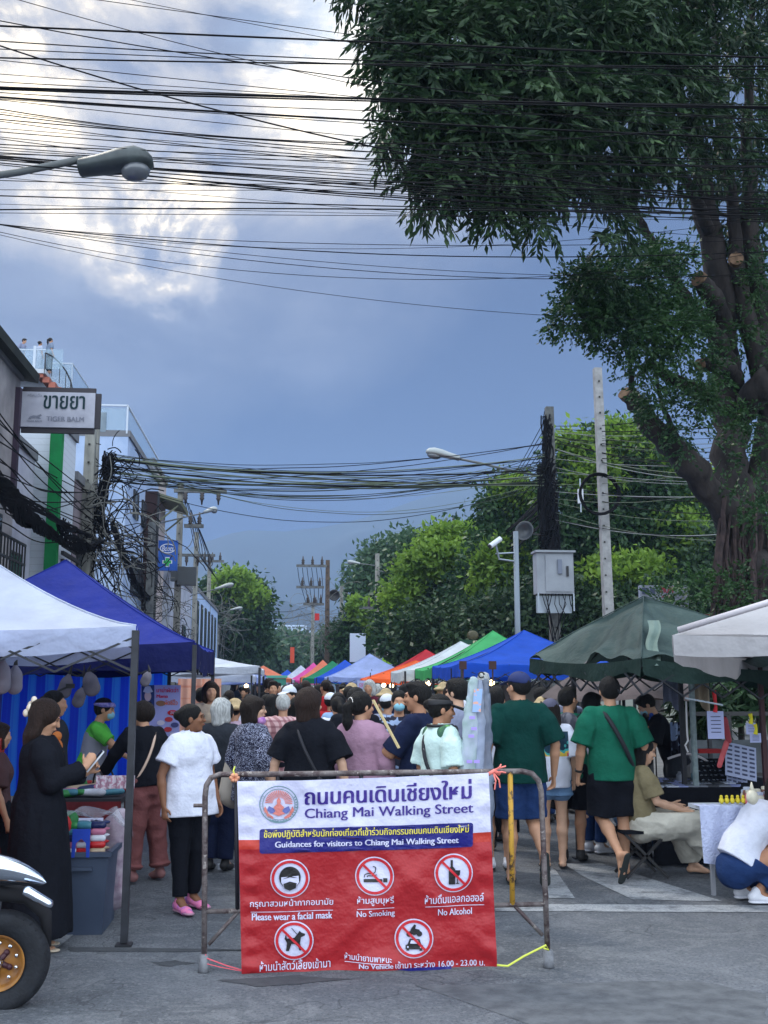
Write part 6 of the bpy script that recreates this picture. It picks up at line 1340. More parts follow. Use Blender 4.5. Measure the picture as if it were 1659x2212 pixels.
def hat_(root, J, p, m, name='sun_hat', r=.16):
    k = J['k']; M = hmat(p); s = SDF(); s.ell(at_head(J, p, 0, -.02, .05), (.095*k, .11*k, .1*k), .01, M); s.ell(at_head(J, p, 0, -.02, .03), (r*k, r*1.08*k, .045*k), .03, M); s.cut(at_head(J, p, 0, 0, .0), M @ V3(0, 0, -1)); emit_mesh(s, name, m, root, .008)
def mask_(root, J, p, m=M_MASK, drop=0.):
    k = J['k']; M = hmat(p); s = SDF(); s.ell(at_head(J, p, 0, .06-drop*.2, -.045-drop), (.058*k, .058*k, .048*k), .01, M); s.cut(at_head(J, p, 0, .045-drop*.3, 0), M @ V3(0, -1, 0)); emit_mesh(s, 'face_mask', m, root, .006)
def backpack(root, J, m, name='backpack'):
    k = J['k']; up, sd_, fwd = upax(J); s = SDF(); s.cone(J['waist']-fwd*.19*k, J['chest']-fwd*.19*k+up*.08*k, .13*k, .12*k, .03, ax=fwd, q=.55); emit_mesh(s, name, m, root, .01)
    for d in (-1, 1): mb = MB(); mb.tube([J['chest']+sd_*d*.1*k-fwd*.12*k+up*.14*k, J['neck']+sd_*d*.1*k-up*.02*k, J['chest']+sd_*d*.12*k+fwd*.12*k+up*.05*k, J['waist']+sd_*d*.14*k+fwd*.02*k], .016*k, 6); mb.build('shoulder_strap', STRAPB, root, world=False, smooth=True)
def X(fs):          # chain several extras
    def f(root, J, p):
        for g_ in fs: g_(root, J, p)
    return f
PANT = lambda m, **k: dict(t='pants', m=m, **k)
# --- nearest left: woman in long black dress reading her phone
def ph(root, J, p):
    k = J['k']; c = J['wrL'].lerp(J['wrR'], .45)+V3(0, .06, .07)*k; Mx = Matrix.Rotation(R(-38), 3, 'X')
    mb = MB(); mb.box(c, (.075, .012, .155), M=Mx); mb.build('phone', mat('phone_black', (.01, .012, .014), .15), root, world=False)
    mb = MB(); mb.box(c+Mx @ V3(0, .008, 0), (.082, .01, .162), M=Mx); mb.build('phone_case', mat('phone_case', srgb(200, 204, 214), .5), root, world=False)
    for i, (x, y, z) in enumerate(((.0, -.12, .1), (-.03, -.13, .06), (.02, -.13, .04), (.01, -.14, .0))): mb = MB(); mb.ell(at_head(J, p, x, y, z), (.02, .02, .026), 8, 6); mb.build('flower_clip', mat('cream_flower', srgb(226, 214, 196), .7), root, world=False, smooth=True)
HANDP = dict(elR=(.2, .08, 1.13), wrR=(.07, .30, 1.22), elL=(-.2, .1, 1.12), wrL=(-.06, .31, 1.17), hdR=(-.3, .5, .8), hdL=(.2, .6, .7), curlR=40, curlL=45)
person('woman in long black dress looking down at her phone, nearest at left', G(68, 2052), 1.52, 78, 'f', 'mid', dict(HANDP, fat=1.16, face=(0, -18), pnR=(-1, .2, 0), pnL=(1, .2, 0)), dict(t='long', L=.3, th=.012), dict(m=BLK, sleeve=1.85, sr=(.085, .06), hem=-.05, ease=.03, hemr=.185, wr=.008, n='dress_top'), dict(t='skirt', m=BLK, base=V3(0, .02, .1), r=.27, wr=.018, n='dress_skirt', wf=(8, 8, 1)), dict(t='sandal', m=TNSH), face=True, hc='brown', extra=ph)
# --- woman in white blouse
person('woman in white blouse and black trousers with pink clogs facing right', G(402, 1967), 1.475, 140, 'f', 'dark', dict(fat=1.2, face=(-48, 4), glasses=True, wrL=(-.27, .04, .86), elL=(-.25, -.05, 1.1), wrR=(.27, .02, .86), elR=(.27, -.03, 1.1), kn=0, anR=(.11, .06, .085), anL=(-.1, -.06, .085)), dict(t='bun'), dict(m=WHT, sleeve=.62, sr=(.078, .1), hem=-.17, hemr=.215, ease=.035, wr=.009, n='blouse', neck=.01), PANT(BLK, r=(.1, .072, .056), to=1.9, wr=.006), dict(t='shoe', m=PKSH, sole=mat('clog_sole', srgb(170, 130, 150), .7)), face=True, h=.0065)
# --- woman in black top, pink trousers
def bskt(root, J, p):
    k = J['k']; w = J['wrL']; t_ = mat('basket_maroon', srgb(86, 44, 58), .8, srgb(50, 26, 36), 60., bump=1., bscale=80.)
    mb = MB(); mb.box(w+V3(0, .0, -.2), (.16, .34, .2)); mb.build('basket_bag', t_, root, world=False)
    for d in (-.05, .05): mb = MB(); mb.tube([w+V3(d, .09*cos(a)+.0, -.1+.12*sin(a)) for a in [i*pi/8 for i in range(9)]], .008, 6); mb.build('bag_handle', mat('leather_black', (.03, .02, .02), .5), root, world=False)
person('woman with curly hair in black top and baggy rose trousers reaching over the stall', G(312, 1905), 1.5, -38, 'f', 'mid', dict(fat=1.1, lean=(14,), elL=(-.24, .22, 1.17), wrL=(-.24, .42, .98), hdL=(0, .5, -.8), face=(-20, -10), hdR=(0, .2, -1), knR=(.12, .02, .49), anR=(.15, -.02, .085), knL=(-.12, .02, .49), anL=(-.15, -.02, .085)), dict(t='curl'), dict(m=BLK, sleeve=1.92, sr=(.066, .05), hem=-.08, ease=.015, wr=.01), PANT(ROSE, r=(.115, .088, .07), to=1.9, ruffle=1, wr=.012), dict(t='shoe', m=ROSH), hc='dark brown', extra=X([lambda r, J, p: strap(r, J, 1, mat('strap_beige', srgb(206, 178, 160), .7)), bskt]))
person('vendor in lime green shirt, purple headband and face mask behind the left stall', V3(A(198, 1500, 10.7).x, 10.7, 0), 1.52, 88, 'f', 'mid', dict(lean=(12,), elR=(.2, .28, 1.18), wrR=(.16, .52, 1.12), elL=(-.2, .2, 1.14), wrL=(-.12, .42, 1.02), face=(0, -8)), dict(t='tied'), dict(m=LIME, sleeve=.75, sr=(.07, .07), hem=-.1), PANT(GREYD), face=True, extra=X([mask_, lambda r, J, p: (lambda s: (s.ell(at_head(J, p, 0, -.01, .055), (.09, .107, .05), .01, hmat(p)), s.cut(at_head(J, p, 0, 0, .08), V3(0, 0, 1)), s.cut(at_head(J, p, 0, 0, .03), V3(0, 0, -1)), emit_mesh(s, 'headband', mat('headband_purple', srgb(90, 92, 170), .8, srgb(160, 150, 200), 30.), r, .007)))(SDF()), lambda r, J, p: emit_mesh(SDF().cone(J['pel']-V3(0, 0, .2), J['chest']-V3(0, 0, .02), .17, .145, .03, ax=V3(0, 1, 0), q=.8), 'apron', mat('apron_grey', srgb(130, 132, 146), .9), r, .01, .008)]))
person('grey haired woman in dark vest standing behind the white blouse woman', G(470, 1882), 1.5, 12, 'f', 'mid', dict(fat=1.08, face=(20, 0)), dict(t='bob', th=.006), dict(m=GREYD, sleeve=.3, sr=(.07, .07), hem=-.1, ease=.03, wr=.008), PANT(NAVY, r=(.11, .09, .07)), dict(t='shoe', m=BKSH), hc='grey')
person('woman in navy floral blouse with purple mask under her chin and dark bob', G(540, 1908), 1.52, 52, 'f', 'pale', dict(fat=1.12, face=(42, 2), glasses=True), dict(t='bob', th=.008), dict(m=FLOR, sleeve=1.3, sr=(.085, .085), hem=-.2, hemr=.2, ease=.03, wr=.008, neck=.03, n='blouse'), PANT(FLOR, r=(.11, .09, .08), n='trousers'), dict(t='shoe', m=BKSH), face=True, hc='dark brown', extra=X([lambda r, J, p: mask_(r, J, p, mat('mask_purple', srgb(150, 90, 170), .8, srgb(200, 150, 200), 30.), .055), lambda r, J, p: emit_mesh(SDF().cone(J['pel']+V3(-.24, -.02, -.12), J['waist']+V3(-.21, 0, .12), .13, .09, .03, ax=V3(1, 0, 0), q=.5), 'tote_bag', mat('canvas_beige', srgb(186, 176, 164), .9), r, .01, .01)]))
def clip1(r, J, p):
    mb = MB(); mb.tube([at_head(J, p, .07, -.06, .085), at_head(J, p, .086, -.01, .06)], .008, 8); mb.build('hair_clip', mat('clip_white', srgb(220, 214, 210), .4), r, world=False)
person('woman in loose black t-shirt with brown bob and pale hair clip, seen from behind', G(664, 1962), 1.585, 14, 'f', 'pale', dict(fat=1.18, face=(34, 0), wrL=(-.3, .0, .85), wrR=(.31, .0, .85), elL=(-.27, -.05, 1.1), elR=(.28, -.05, 1.1)), dict(t='bob', th=.014), dict(m=BLK, sleeve=.85, sr=(.085, .095), hem=-.15, hemr=.21, ease=.03, wr=.009, neck=.02), PANT(GREYD), dict(t='shoe', m=WHSH), face=True, hc='brown', extra=X([clip1, lambda r, J, p: strap(r, J, -1, STRAPB, grow=.04)]))
def pony_tie(r, J, p):
    mb = MB(); c = at_head(J, p, 0, -.118, .045); M = hmat(p); mb.tube([c+M @ V3(.034*cos(a), 0, .034*sin(a)) for a in [i*pi/6 for i in range(13)]], .007, 6); mb.build('hair_tie', mat('clip_white', srgb(220, 214, 210), .4), r, world=False)
person('woman in dusty pink shirt with long black ponytail and white hair tie', G(780, 1942), 1.56, 24, 'f', 'mid', dict(fat=1.14, face=(38, 0), wrL=(-.27, .02, .87), elL=(-.24, -.05, 1.1)), dict(t='pony', th=.006), dict(m=PINKS, sleeve=1.9, sr=(.08, .06), hem=-.2, hemr=.2, ease=.035, wr=.009, collar=1, n='shirt'), PANT(GREYD), dict(t='shoe', m=BKSH), face=True, extra=pony_tie)
def sel(r, J, p):
    k = J['k']; c = J['wrR']+V3(-.02, .09, .03)*k; mb = MB(); mb.box(c, (.075, .15, .012), M=Matrix.Rotation(R(20), 3, 'X')); mb.build('phone', mat('phone_black', (.01, .012, .014), .15), r, world=False)
person('man in navy t-shirt holding out a phone, dark tousled hair, in mid barrier', G(906, 1945), 1.64, -62, 'm', 'tan', dict(fat=1.06, face=(-10, 0), elL=(-.2, .16, 1.12), wrL=(-.1, .42, 1.2), elR=(.22, .14, 1.08), wrR=(.06, .4, 1.12), hdR=(-.1, 1, .2), hdL=(.1, 1, .2), curlR=40), dict(t='short'), dict(m=NAVY, sleeve=.9, sr=(.078, .085), hem=-.16, ease=.03, wr=.009), PANT(GREYD), dict(t='shoe', m=BKSH), face=True, extra=sel)
def stickc(r, J, p): pass
mb = MB(); mb.bar(A(806, 1512, 7.5), A(862, 1616, 7.4), .022, .012); tag(mb.build('wooden_stick', mat('pale_bamboo', srgb(196, 176, 130), .7), org=tuple(A(862, 1616, 7.4))), 'flat pale bamboo stick slanting up from the man with the phone', 'stick')
def phones(r, J, p):
    k = J['k']; c = J['neck']+V3(0, .01, -.0)*k; mb = MB(); mb.tube([c+V3(.1*cos(a), .1*sin(a), .01)*k for a in [R(110)+i*R(320)/16 for i in range(17)]], .013*k, 8); mb.build('headphones', mat('headphone_black', (.012, .012, .014), .35), r, world=False, smooth=True)
    for d in (-1, 1): mb = MB(); mb.ell(c+V3(d*.05, .115, -.025)*k, (.034*k, .024*k, .038*k), 12, 8); mb.build('ear_cup', mat('headphone_black', (.012, .012, .014), .35), r, world=False, smooth=True)
def towel(r, J, p): emit_mesh(SDF().cone(J['neck']-V3(.08, 0, .06), J['neck']+V3(.08, 0, -.06), .075, .075, .03, ax=V3(0, 1, 0), q=1.), 'neck_scarf', mat('scarf_green', srgb(60, 96, 76), .9, srgb(110, 170, 90), 12., mixr=(.55, .62)), r, .008, .006)
person('woman in mint white t-shirt with big black sun visor and headphones at her neck', G(955, 1972), 1.545, 62, 'f', 'tan', dict(fat=1.12, face=(24, -4)), dict(t='bun'), dict(m=MINT, sleeve=.9, sr=(.085, .09), hem=-.16, hemr=.2, ease=.035, wr=.009), PANT(GREYD), dict(t='shoe', m=WHSH), face=True, extra=X([lambda r, J, p: cap_(r, J, p, mat('visor_black', (.014, .014, .018), .6), 'visor', True, .006, True), towel, phones, lambda r, J, p: strap(r, J, -1, mat('strap_patterned', srgb(24, 24, 34), .7, srgb(120, 110, 110), 60., mixr=(.62, .66)), r=.016, grow=.02)]))
person('tall man in grey lilac shirt with black hair behind the visor woman', G(992, 1884), 1.67, -22, 'm', 'pale', dict(fat=1.05, face=(-25, 0)), dict(t='short', th=.006), dict(m=GREYL, sleeve=.9, sr=(.08, .085), hem=-.14, ease=.03, wr=.008), PANT(KHAKI), dict(t='shoe', m=WHSH), extra=lambda r, J, p: strap(r, J, 1, STRAPB))
# --- men in green on the right of the barrier
SHORT = lambda m, to=.97, **k: dict(t='shorts', m=m, to=to, r=(.115, .1, .06), n='shorts', wr=.01, **k)
person('heavy set man in dark green t-shirt and navy cap walking away in flip flops', G(1128, 1911), 1.735, -3, 'm', 'mid', dict(fat=1.13, face=(-28, 0), elL=(-.27, -.04, 1.1), wrL=(-.31, .05, .87), elR=(.29, -.05, 1.1), wrR=(.3, .04, .85), knR=(.1, .02, .5), anR=(.13, -.2, .24), toeR=(.05, .25, -1), anL=(-.085, .02, .085), toeL=(.25, 1, -.02)), dict(t='crew'), dict(m=GRN, sleeve=.92, sr=(.09, .098), hem=-.13, hemr=.2, ease=.035, wr=.009), SHORT(DEN, .92), dict(t='sandal', m=GRSH), h=.0065, extra=lambda r, J, p: cap_(r, J, p, mat('cap_navy', srgb(28, 42, 92), .8), 'cap'))
def watch(r, J, p):
    w = J['wrL'].lerp(J['elL'], .1); mb = MB(); ax = (J['wrL']-J['elL']).normalized(); mb.lathe([(.034, -.01), (.036, 0), (.034, .01)], w, 14, ax); mb.build('watch', mat('watch_black', (.02, .02, .02), .3), r, world=False)
person('man in green t-shirt with black sling bag strap walking away in flip flops', G(1330, 1897), 1.69, 2, 'm', 'mid', dict(fat=1.06, elL=(-.27, -.02, 1.1), wrL=(-.28, .06, .86), elR=(.28, -.03, 1.1), wrR=(.26, .02, .84), knL=(-.1, .04, .49), anL=(-.03, -.3, .22), toeL=(-.2, .35, -.95), anR=(.1, .04, .085), curlL=45), dict(t='crew', th=.006), dict(m=GRN2, sleeve=.95, sr=(.088, .095), hem=-.12, hemr=.195, ease=.035, wr=.009), SHORT(BLK, .93), dict(t='sandal', m=GRSH), h=.0065, extra=X([lambda r, J, p: strap(r, J, -1, STRAPB, r=.022, grow=.02), watch]))
person('person in white t-shirt, black shorts and white sneakers left of the navy cap man', G(1078, 1880), 1.6, 4, 'm', 'mid', dict(face=(10, 0)), dict(t='short'), dict(m=WHT, sleeve=.85, sr=(.08, .085), hem=-.14, ease=.03, wr=.008), SHORT(BLK), dict(t='shoe', m=WHSH, sole=GRSH))
def prnt(q, vec, base):
    n = q.noise(vec, 8., 1, .5); s = q.n('SeparateXYZ', {0: vec}); 
    inb = q.m('MULTIPLY', q.m('LESS_THAN', s.outputs[1], -.06), q.m('MULTIPLY', q.m('GREATER_THAN', s.outputs[2], .98), q.m('MULTIPLY', q.m('LESS_THAN', s.outputs[2], 1.2), q.m('LESS_THAN', q.m('ABSOLUTE', q.m('SUBTRACT', s.outputs[0], .02)), .12))))
    c = q.ramp(n, [(0., srgb(30, 60, 80)), (.42, srgb(70, 170, 170)), (.48, srgb(220, 190, 80)), (.53, srgb(220, 90, 90)), (.58, srgb(30, 36, 60))], 'CONSTANT'); return q.mix(inb, base, c)
person('girl in white printed t-shirt and frayed denim shorts with grey cap', G(1198, 1876), 1.5, 6, 'f', 'pale', dict(face=(15, -5)), dict(t='long', L=.12), dict(m=mat('fabric_white_print', srgb(222, 226, 244), .92, extra=prnt, bump=.4), sleeve=.95, sr=(.085, .09), hem=-.13, hemr=.19, ease=.035, wr=.008), dict(t='shorts', m=DENL, to=.42, r=(.105, .11, .06), n='shorts'), dict(t='sandal', m=BKSH), hc='dark brown', extra=lambda r, J, p: cap_(r, J, p, mat('cap_grey', srgb(78, 78, 100), .8), 'cap'))
STRB = mat('backpack_stripes', srgb(120, 118, 128), .8, srgb(70, 72, 84), 14., stretch=(1, 1, .2), mixr=(.45, .55))
person('young man in green t-shirt with a grey striped backpack', G(1238, 1862), 1.6, 20, 'm', 'mid', dict(face=(35, 0)), dict(t='short'), dict(m=GRN2, sleeve=.9, sr=(.08, .085), hem=-.14, wr=.008), SHORT(BLK), dict(t='shoe', m=BKSH), extra=lambda r, J, p: backpack(r, J, STRB))
person('vendor in black t-shirt and mask bending over the dark table', V3(A(1450, 1500, 11.4).x, 11.4, 0), 1.6, -80, 'm', 'pale', dict(lean=(26,), face=(0, -38), elL=(-.22, .26, 1.06), wrL=(-.14, .34, .84), elR=(.22, .22, 1.06), wrR=(.14, .32, .84)), dict(t='short'), dict(m=BLK, sleeve=.9, sr=(.08, .085), hem=-.14, wr=.008), PANT(GREYD), face=True, extra=X([mask_]))
# seated people by the dark table
SITP = dict(pel=(0, 0, .5), waist=(0, -.03, .64), chest=(0, -.03, .82), neck=(0, 0, .99), head=(0, .04, 1.115), shR=(.155, -.01, .935), shL=(-.155, -.01, .935), elR=(.2, .08, .68), wrR=(.16, .32, .6), elL=(-.2, .06, .68), wrL=(-.12, .3, .62), hipR=(.08, .02, .48), hipL=(-.08, .02, .48), hdR=(-.1, .9, -.3), hdL=(.1, .9, -.2))
st = thing('folding_stool', 'black folding stool under the seated woman in cream trousers', 'stool', (A(1378, 1700, 9.25).x, 9.25, 0)); sx = st.location.x
for a, b in (((-.18, -.16), (.18, -.16)), ((.18, -.16), (-.18, -.16)), ((-.18, .16), (.18, .16)), ((.18, .16), (-.18, .16))): mb = MB(); mb.bar((sx+a[0], 9.25+a[1], .02), (sx+b[0], 9.25+b[1], .38), .022); mb.build('leg', DK, st)
mb = MB(); mb.box((sx, 9.25, .39), (.4, .36, .025)); mb.build('seat', BLK, st)
person('seated woman in cream baggy trousers with one bare foot stretched out', (A(1385, 1700, 9.25).x, 9.25, 0), 1.6, 92, 'f', 'pale', dict(SITP, knR=(.12, .42, .5), knL=(-.12, .4, .46), anR=(.12, .72, .1), anL=(-.14, .5, .085), face=(0, -12), toeR=(.0, 1, .1)), dict(t='long', L=.1), dict(m=KHAKI, sleeve=.8, sr=(.075, .08), hem=-.03, wr=.01), PANT(CREAM, r=(.14, .15, .085), to=1.86, wr=.02, ease=.03), None, face=True)
person('seated person in light jeans and white sneakers half hidden behind the sling bag man', (A(1352, 1700, 10.).x, 10., 0), 1.6, 70, 'f', 'pale', dict(SITP, knR=(.12, .42, .5), knL=(-.12, .4, .5), anR=(.14, .4, .1), anL=(-.1, .34, .1)), dict(t='bob'), dict(m=SKYF, sleeve=1.5, sr=(.07, .06), hem=-.03, wr=.01), PANT(DENL, r=(.1, .08, .07)), dict(t='shoe', m=WHSH))
person('customer in white lace top and jeans behind the sling bag man', (A(1285, 1700, 10.6).x, 10.6, 0), 1.55, 60, 'f', 'pale', dict(), dict(t='bob'), dict(m=WHT, sleeve=1.4, sr=(.07, .06), hem=-.1, wr=.01), PANT(DEN), dict(t='shoe', m=WHSH, sole=WHSH))
# crouching person at the right edge
def squat(): return dict(pel=(0, -.08, .3), waist=(0, -.04, .44), chest=(0, .1, .6), neck=(0, .24, .745), head=(0, .33, .86), shR=(.165, .18, .70), shL=(-.165, .18, .70), elR=(.22, .36, .56), wrR=(.14, .5, .74), elL=(-.2, .38, .52), wrL=(-.1, .55, .6), hipR=(.09, -.06, .28), hipL=(-.09, -.06, .28), knR=(.16, .36, .44), knL=(-.16, .36, .42), anR=(.1, .02, .1), anL=(-.1, .0, .1), hdR=(-.1, .5, .8), hdL=(.1, 1, .2))
def holes_(r, J, p):
    mb = MB(); k = J['k']
    for n in 'RL':
        heel, ball, toe, td, dn, sd_ = foot(None, J, n, p, k)
        for i in range(3):
            for j in range(2): mb.ell(ball.lerp(toe, i*.35)-dn*.033*k+sd_*(j-.5)*.03, (.006, .006, .006), 6, 4)
    mb.build('clog_hole', mat('hole_dark', (.02, .02, .02)), r, world=False)
person('person in white t-shirt and blue jeans crouching in white clogs at the right edge', G(1618, 1950), 1.62, 86, 'f', 'tan', dict(squat(), fat=1.12, face=(0, -10)), dict(t='bob'), dict(m=WHT, sleeve=.7, sr=(.08, .085), hem=.01, wr=.008, ease=.025), PANT(DEN, r=(.125, .11, .09), to=1.85, wr=.009), dict(t='shoe', m=WHSH, sole=WHSH), h=.0065, hc='dark brown', extra=holes_)
# rooftop figures
zu = up
person('person in pale grey shirt leaning on the rooftop rail, farthest left', V3(U(32, 780).x, YU+.9, zu), 1.72, 110, 'm', 'mid', dict(lean=(14,), face=(0, -20)), dict(t='short'), dict(m=GREYL, sleeve=.9), PANT(SKYF), None, h=.012)
person('woman in long pale dress on the rooftop beside the rail post', V3(U(75, 780).x, YU+.8, zu), 1.58, 40, 'f', 'mid', dict(), dict(t='bun'), dict(m=C_('pale_grey', 176, 184, 204), sleeve=.9, hem=-.05), dict(t='skirt', m=C_('pale_grey', 176, 184, 204), r=.2), None, h=.012)
person('woman with ponytail in grey top and dark trousers on the rooftop stair head', V3(U(99, 780).x, YU+.7, zu), 1.72, 50, 'f', 'mid', dict(), dict(t='pony'), dict(m=C_('steel_grey', 122, 136, 158), sleeve=.9), PANT(BLK, r=(.1, .09, .08)), None, h=.012)

# --- the crowd: a few figures grown once, then copied with their own clothes
TOPC = [('black', BLK), ('white', WHT), ('navy', NAVY), ('charcoal', GREYD), ('red', REDF), ('beige', BEIGE), ('sky blue', SKYF), ('maroon', MAR), ('grey', GREYL), ('cream', CREAM), ('teal', TEAL), ('dusty pink', PINKS), ('khaki', KHAKI), ('plaid', PLAID), ('spotted', SPOT), ('green', GRN2)]
BOTC = [BLK, DEN, GREYD, KHAKI, NAVY, CREAM]
proto = []
def mk(sex, hair, bot, pose, top=None, ex=None, hd=0):
    o = person('x', V3(0, 0, 0), 1.6, 0, sex, 'mid', pose, dict(t=hair), dict(m=BLK, sleeve=.85, sr=(.078, .085), hem=-.12, wr=.01, **(top or {})), bot, dict(t='shoe', m=BKSH), h=.0125, extra=ex); proto.append((o, sex, hair)); return o
mk('m', 'short', PANT(BLK), dict(anR=(.09, -.12, .1), knR=(.09, .04, .49)))
mk('f', 'long', PANT(BLK), dict(face=(20, 0)))
mk('f', 'bob', dict(t='skirt', m=BLK, r=.2, base=V3(0, 0, .45), n='skirt'), dict(anL=(-.09, -.1, .1)))
mk('m', 'crew', SHORT(BLK), dict(fat=1.1, anL=(-.09, -.14, .12)))
mk('f', 'pony', SHORT(BLK, .5), dict(face=(-30, 0)))
mk('m', 'short', PANT(BLK), dict(elR=(.22, .12, 1.15), wrR=(.1, .32, 1.25), hdR=(0, .4, 1)), ex=lambda r, J, p: backpack(r, J, STRB))
mk('f', 'bun', PANT(BLK), dict(), ex=lambda r, J, p: hat_(r, J, p, mat('straw_hat', srgb(190, 168, 130), .9, srgb(160, 140, 106), 30.)))
mk('m', 'crew', PANT(BLK), dict(face=(40, 0)), ex=lambda r, J, p: cap_(r, J, p, mat('cap_white', srgb(206, 212, 224), .8)))
mk('f', 'tied', PANT(BLK), dict(elR=(.2, .1, 1.14), wrR=(.08, .3, 1.22)), ex=lambda r, J, p: mask_(r, J, p))
DESC = ['with short hair', 'with long hair', 'and skirt', 'and long shorts', 'with ponytail', 'with striped backpack', 'in straw hat', 'in white cap', 'with pale mask']
used = set(); cnt = 0
def setm(o, key, m):
    for ch in o.children:
        if ch.name.startswith(key): ch.material_slots[0].link = 'OBJECT'; ch.material_slots[0].material = m
def crowd(ki, x, y, hd, H, tc, bc, label, group=None, hc=None):
    o = proto[ki][0]
    if ki in used: o = copy_tree(o)
    used.add(ki); k = H/1.6; o.scale = (k, k, k); o.location = (x, y, 0); o.rotation_euler = (0, 0, R(-hd)); zmin = min(min(v.co.z for v in ch.data.vertices) for ch in [o, *o.children]); o.location.z = -zmin*k
    tag(o, label, 'person'); 
    if group: o['group'] = group
    setm(o, 'shirt', tc); 
    for n in ('trousers', 'shorts', 'skirt'): setm(o, n, bc)
    if hc: setm(o, 'hair', hairm(hc))
    return o
# individually readable figures in the front of the crowd: (proto, column, head-top row, depth, heading, top, bottom, label)
FRONT = [(6, 508, 1512, 11.6, 20, C_('pale_pink', 206, 180, 200), BLK, 'person in tan bucket style hat and pale pink shirt with a black strap', None), (0, 490, 1522, 11.0, 10, BLK, BLK, 'person in black standing left of the tan hatted one', None), (8, 484, 1505, 13.4, 170, CREAM, GREYD, 'masked person in cream at the left edge of the crowd', None),
 (4, 538, 1500, 13.2, 5, WHT, DEN, 'woman in white t-shirt with long dark ponytail behind the tan hat', None), (3, 576, 1500, 14.5, 0, MAR, KHAKI, 'bald looking man in maroon near the left of the lane', None), (1, 590, 1500, 11.8, 8, BLK, BLK, 'person all in black with hair down the back, just left of the plaid shirt', None),
 (3, 612, 1500, 11.4, 2, PLAID, BLK, 'man in red and white plaid shirt', 'grey'), (2, 640, 1506, 12.2, -10, SKYF, DEN, 'woman in pale blue blouse right of the plaid shirt', None), (5, 652, 1500, 14.5, 10, GREYD, DEN, 'person with striped backpack hidden behind the brown bob', None),
 (7, 716, 1497, 13.6, -20, REDF, BLK, 'person in red with a white cap left of the ponytail woman', None), (4, 728, 1505, 11.6, 15, WHT, DEN, 'woman in white t-shirt with a dark strap beside the red one', None), (0, 768, 1486, 9.9, 12, BLK, GREYD, 'tall person in black directly behind the ponytail woman', None),
 (8, 862, 1492, 10.6, 185, SPOT, BLK, 'person in spotted navy top with blue mask and dark hat facing us', None), (8, 828, 1505, 14, 160, SKYF, DEN, 'masked person in pale blue behind the bamboo stick', None), (7, 838, 1500, 12.6, 0, GREYL, KHAKI, 'person in white cap and grey top', None), (2, 880, 1500, 12.2, 100, WHT, BLK, 'person in white beside the spotted top', None),
 (0, 1072, 1500, 10.9, 0, GREYD, BLK, 'dark haired person in charcoal right of the plastic sleeves', None), (1, 1092, 1524, 11.4, -5, KHAKI, BLK, 'short person with brown hair behind the navy cap man', 'brown'), (6, 1170, 1508, 13.0, 15, GREYD, DEN, 'person in sun hat behind the navy cap man', None), (5, 935, 1500, 12.2, 0, NAVY, BLK, 'backpacker in navy between the navy man and the tall man', None),
 (0, 1030, 1492, 12.0, 10, CREAM, DEN, 'person in cream behind the plastic sleeves', None), (3, 118, 1492, 9.4, 95, GREYD, KHAKI, 'man in grey holding something up behind the phone reading woman', None), (2, -4, 1560, 7.9, 60, C_('brown_stripe', 84, 62, 64), BLK, 'woman in brown stripes cut by the left edge', 'brown')]
occ = []
for ki, px, py, Y, hd, tc, bc, lab, hc in FRONT:
    p = A(px, py, Y); crowd(ki, p.x, Y, hd, max(1.35, min(1.85, p.z)), tc, bc, lab, None, hc); occ.append((p.x, Y))
rr = random.Random(5); n = 0; labs = {}
rows = ['close', 'midway', 'far', 'very far']
while n < 128:
    Y = 12.5+rr.random()**1.5*52; wid = 1.5+min(1.1, Y*.03); x = .95+rr.uniform(-1, 1)*wid - (.3 if Y > 30 else 0)
    if Y > 45: x = .3+rr.uniform(-1.6, 1.6)
    if any((x-a)**2+(Y-b)**2 < (.5+Y*.006)**2 for a, b in occ): continue
    occ.append((x, Y)); ki = rr.randrange(9); ti = rr.randrange(len(TOPC)); away = rr.random() < .6; hd = rr.gauss(0, 25) if away else rr.gauss(180, 35); H = rr.gauss(1.62, .07)
    row = rows[0 if Y < 17 else 1 if Y < 26 else 2 if Y < 40 else 3]; side = 'left' if x < .2 else 'centre' if x < 1.5 else 'right'
    lab = '%s in %s top %s, %s of crowd, %s' % ('shopper' if away else 'facing shopper', TOPC[ti][0], DESC[ki], side, row)
    crowd(ki, x, Y, hd, H, TOPC[ti][1], rr.choice(BOTC), lab, 'people in the street crowd', rr.choice([None, None, 'brown', 'dark brown']) if rr.random() < .9 else 'grey'); n += 1
for i, (px, Y, tc, lab) in enumerate(((900, 19, TEAL, 'stall keeper in teal under the bright blue canopy'), (985, 17.5, GREYD, 'stall keeper in charcoal at the front of the bright blue canopy'), (880, 25, WHT, 'stall keeper in white under the white canopy'), (1060, 17, MAR, 'stall keeper in maroon under the right of the bright blue canopy'), (440, 13.2, CREAM, 'stall keeper in cream before the orange checked curtain'), (1170, 13.4, KHAKI, 'stall keeper in khaki under the brown umbrella'), (1230, 14, GREYL, 'shopper in grey beneath the brown umbrella'))):
    crowd((1, 7, 2, 8, 0, 3, 5)[i], A(px, HY, Y).x, Y, rr.choice((150, 200, 90, 270)), 1.6, tc, DEN, lab)
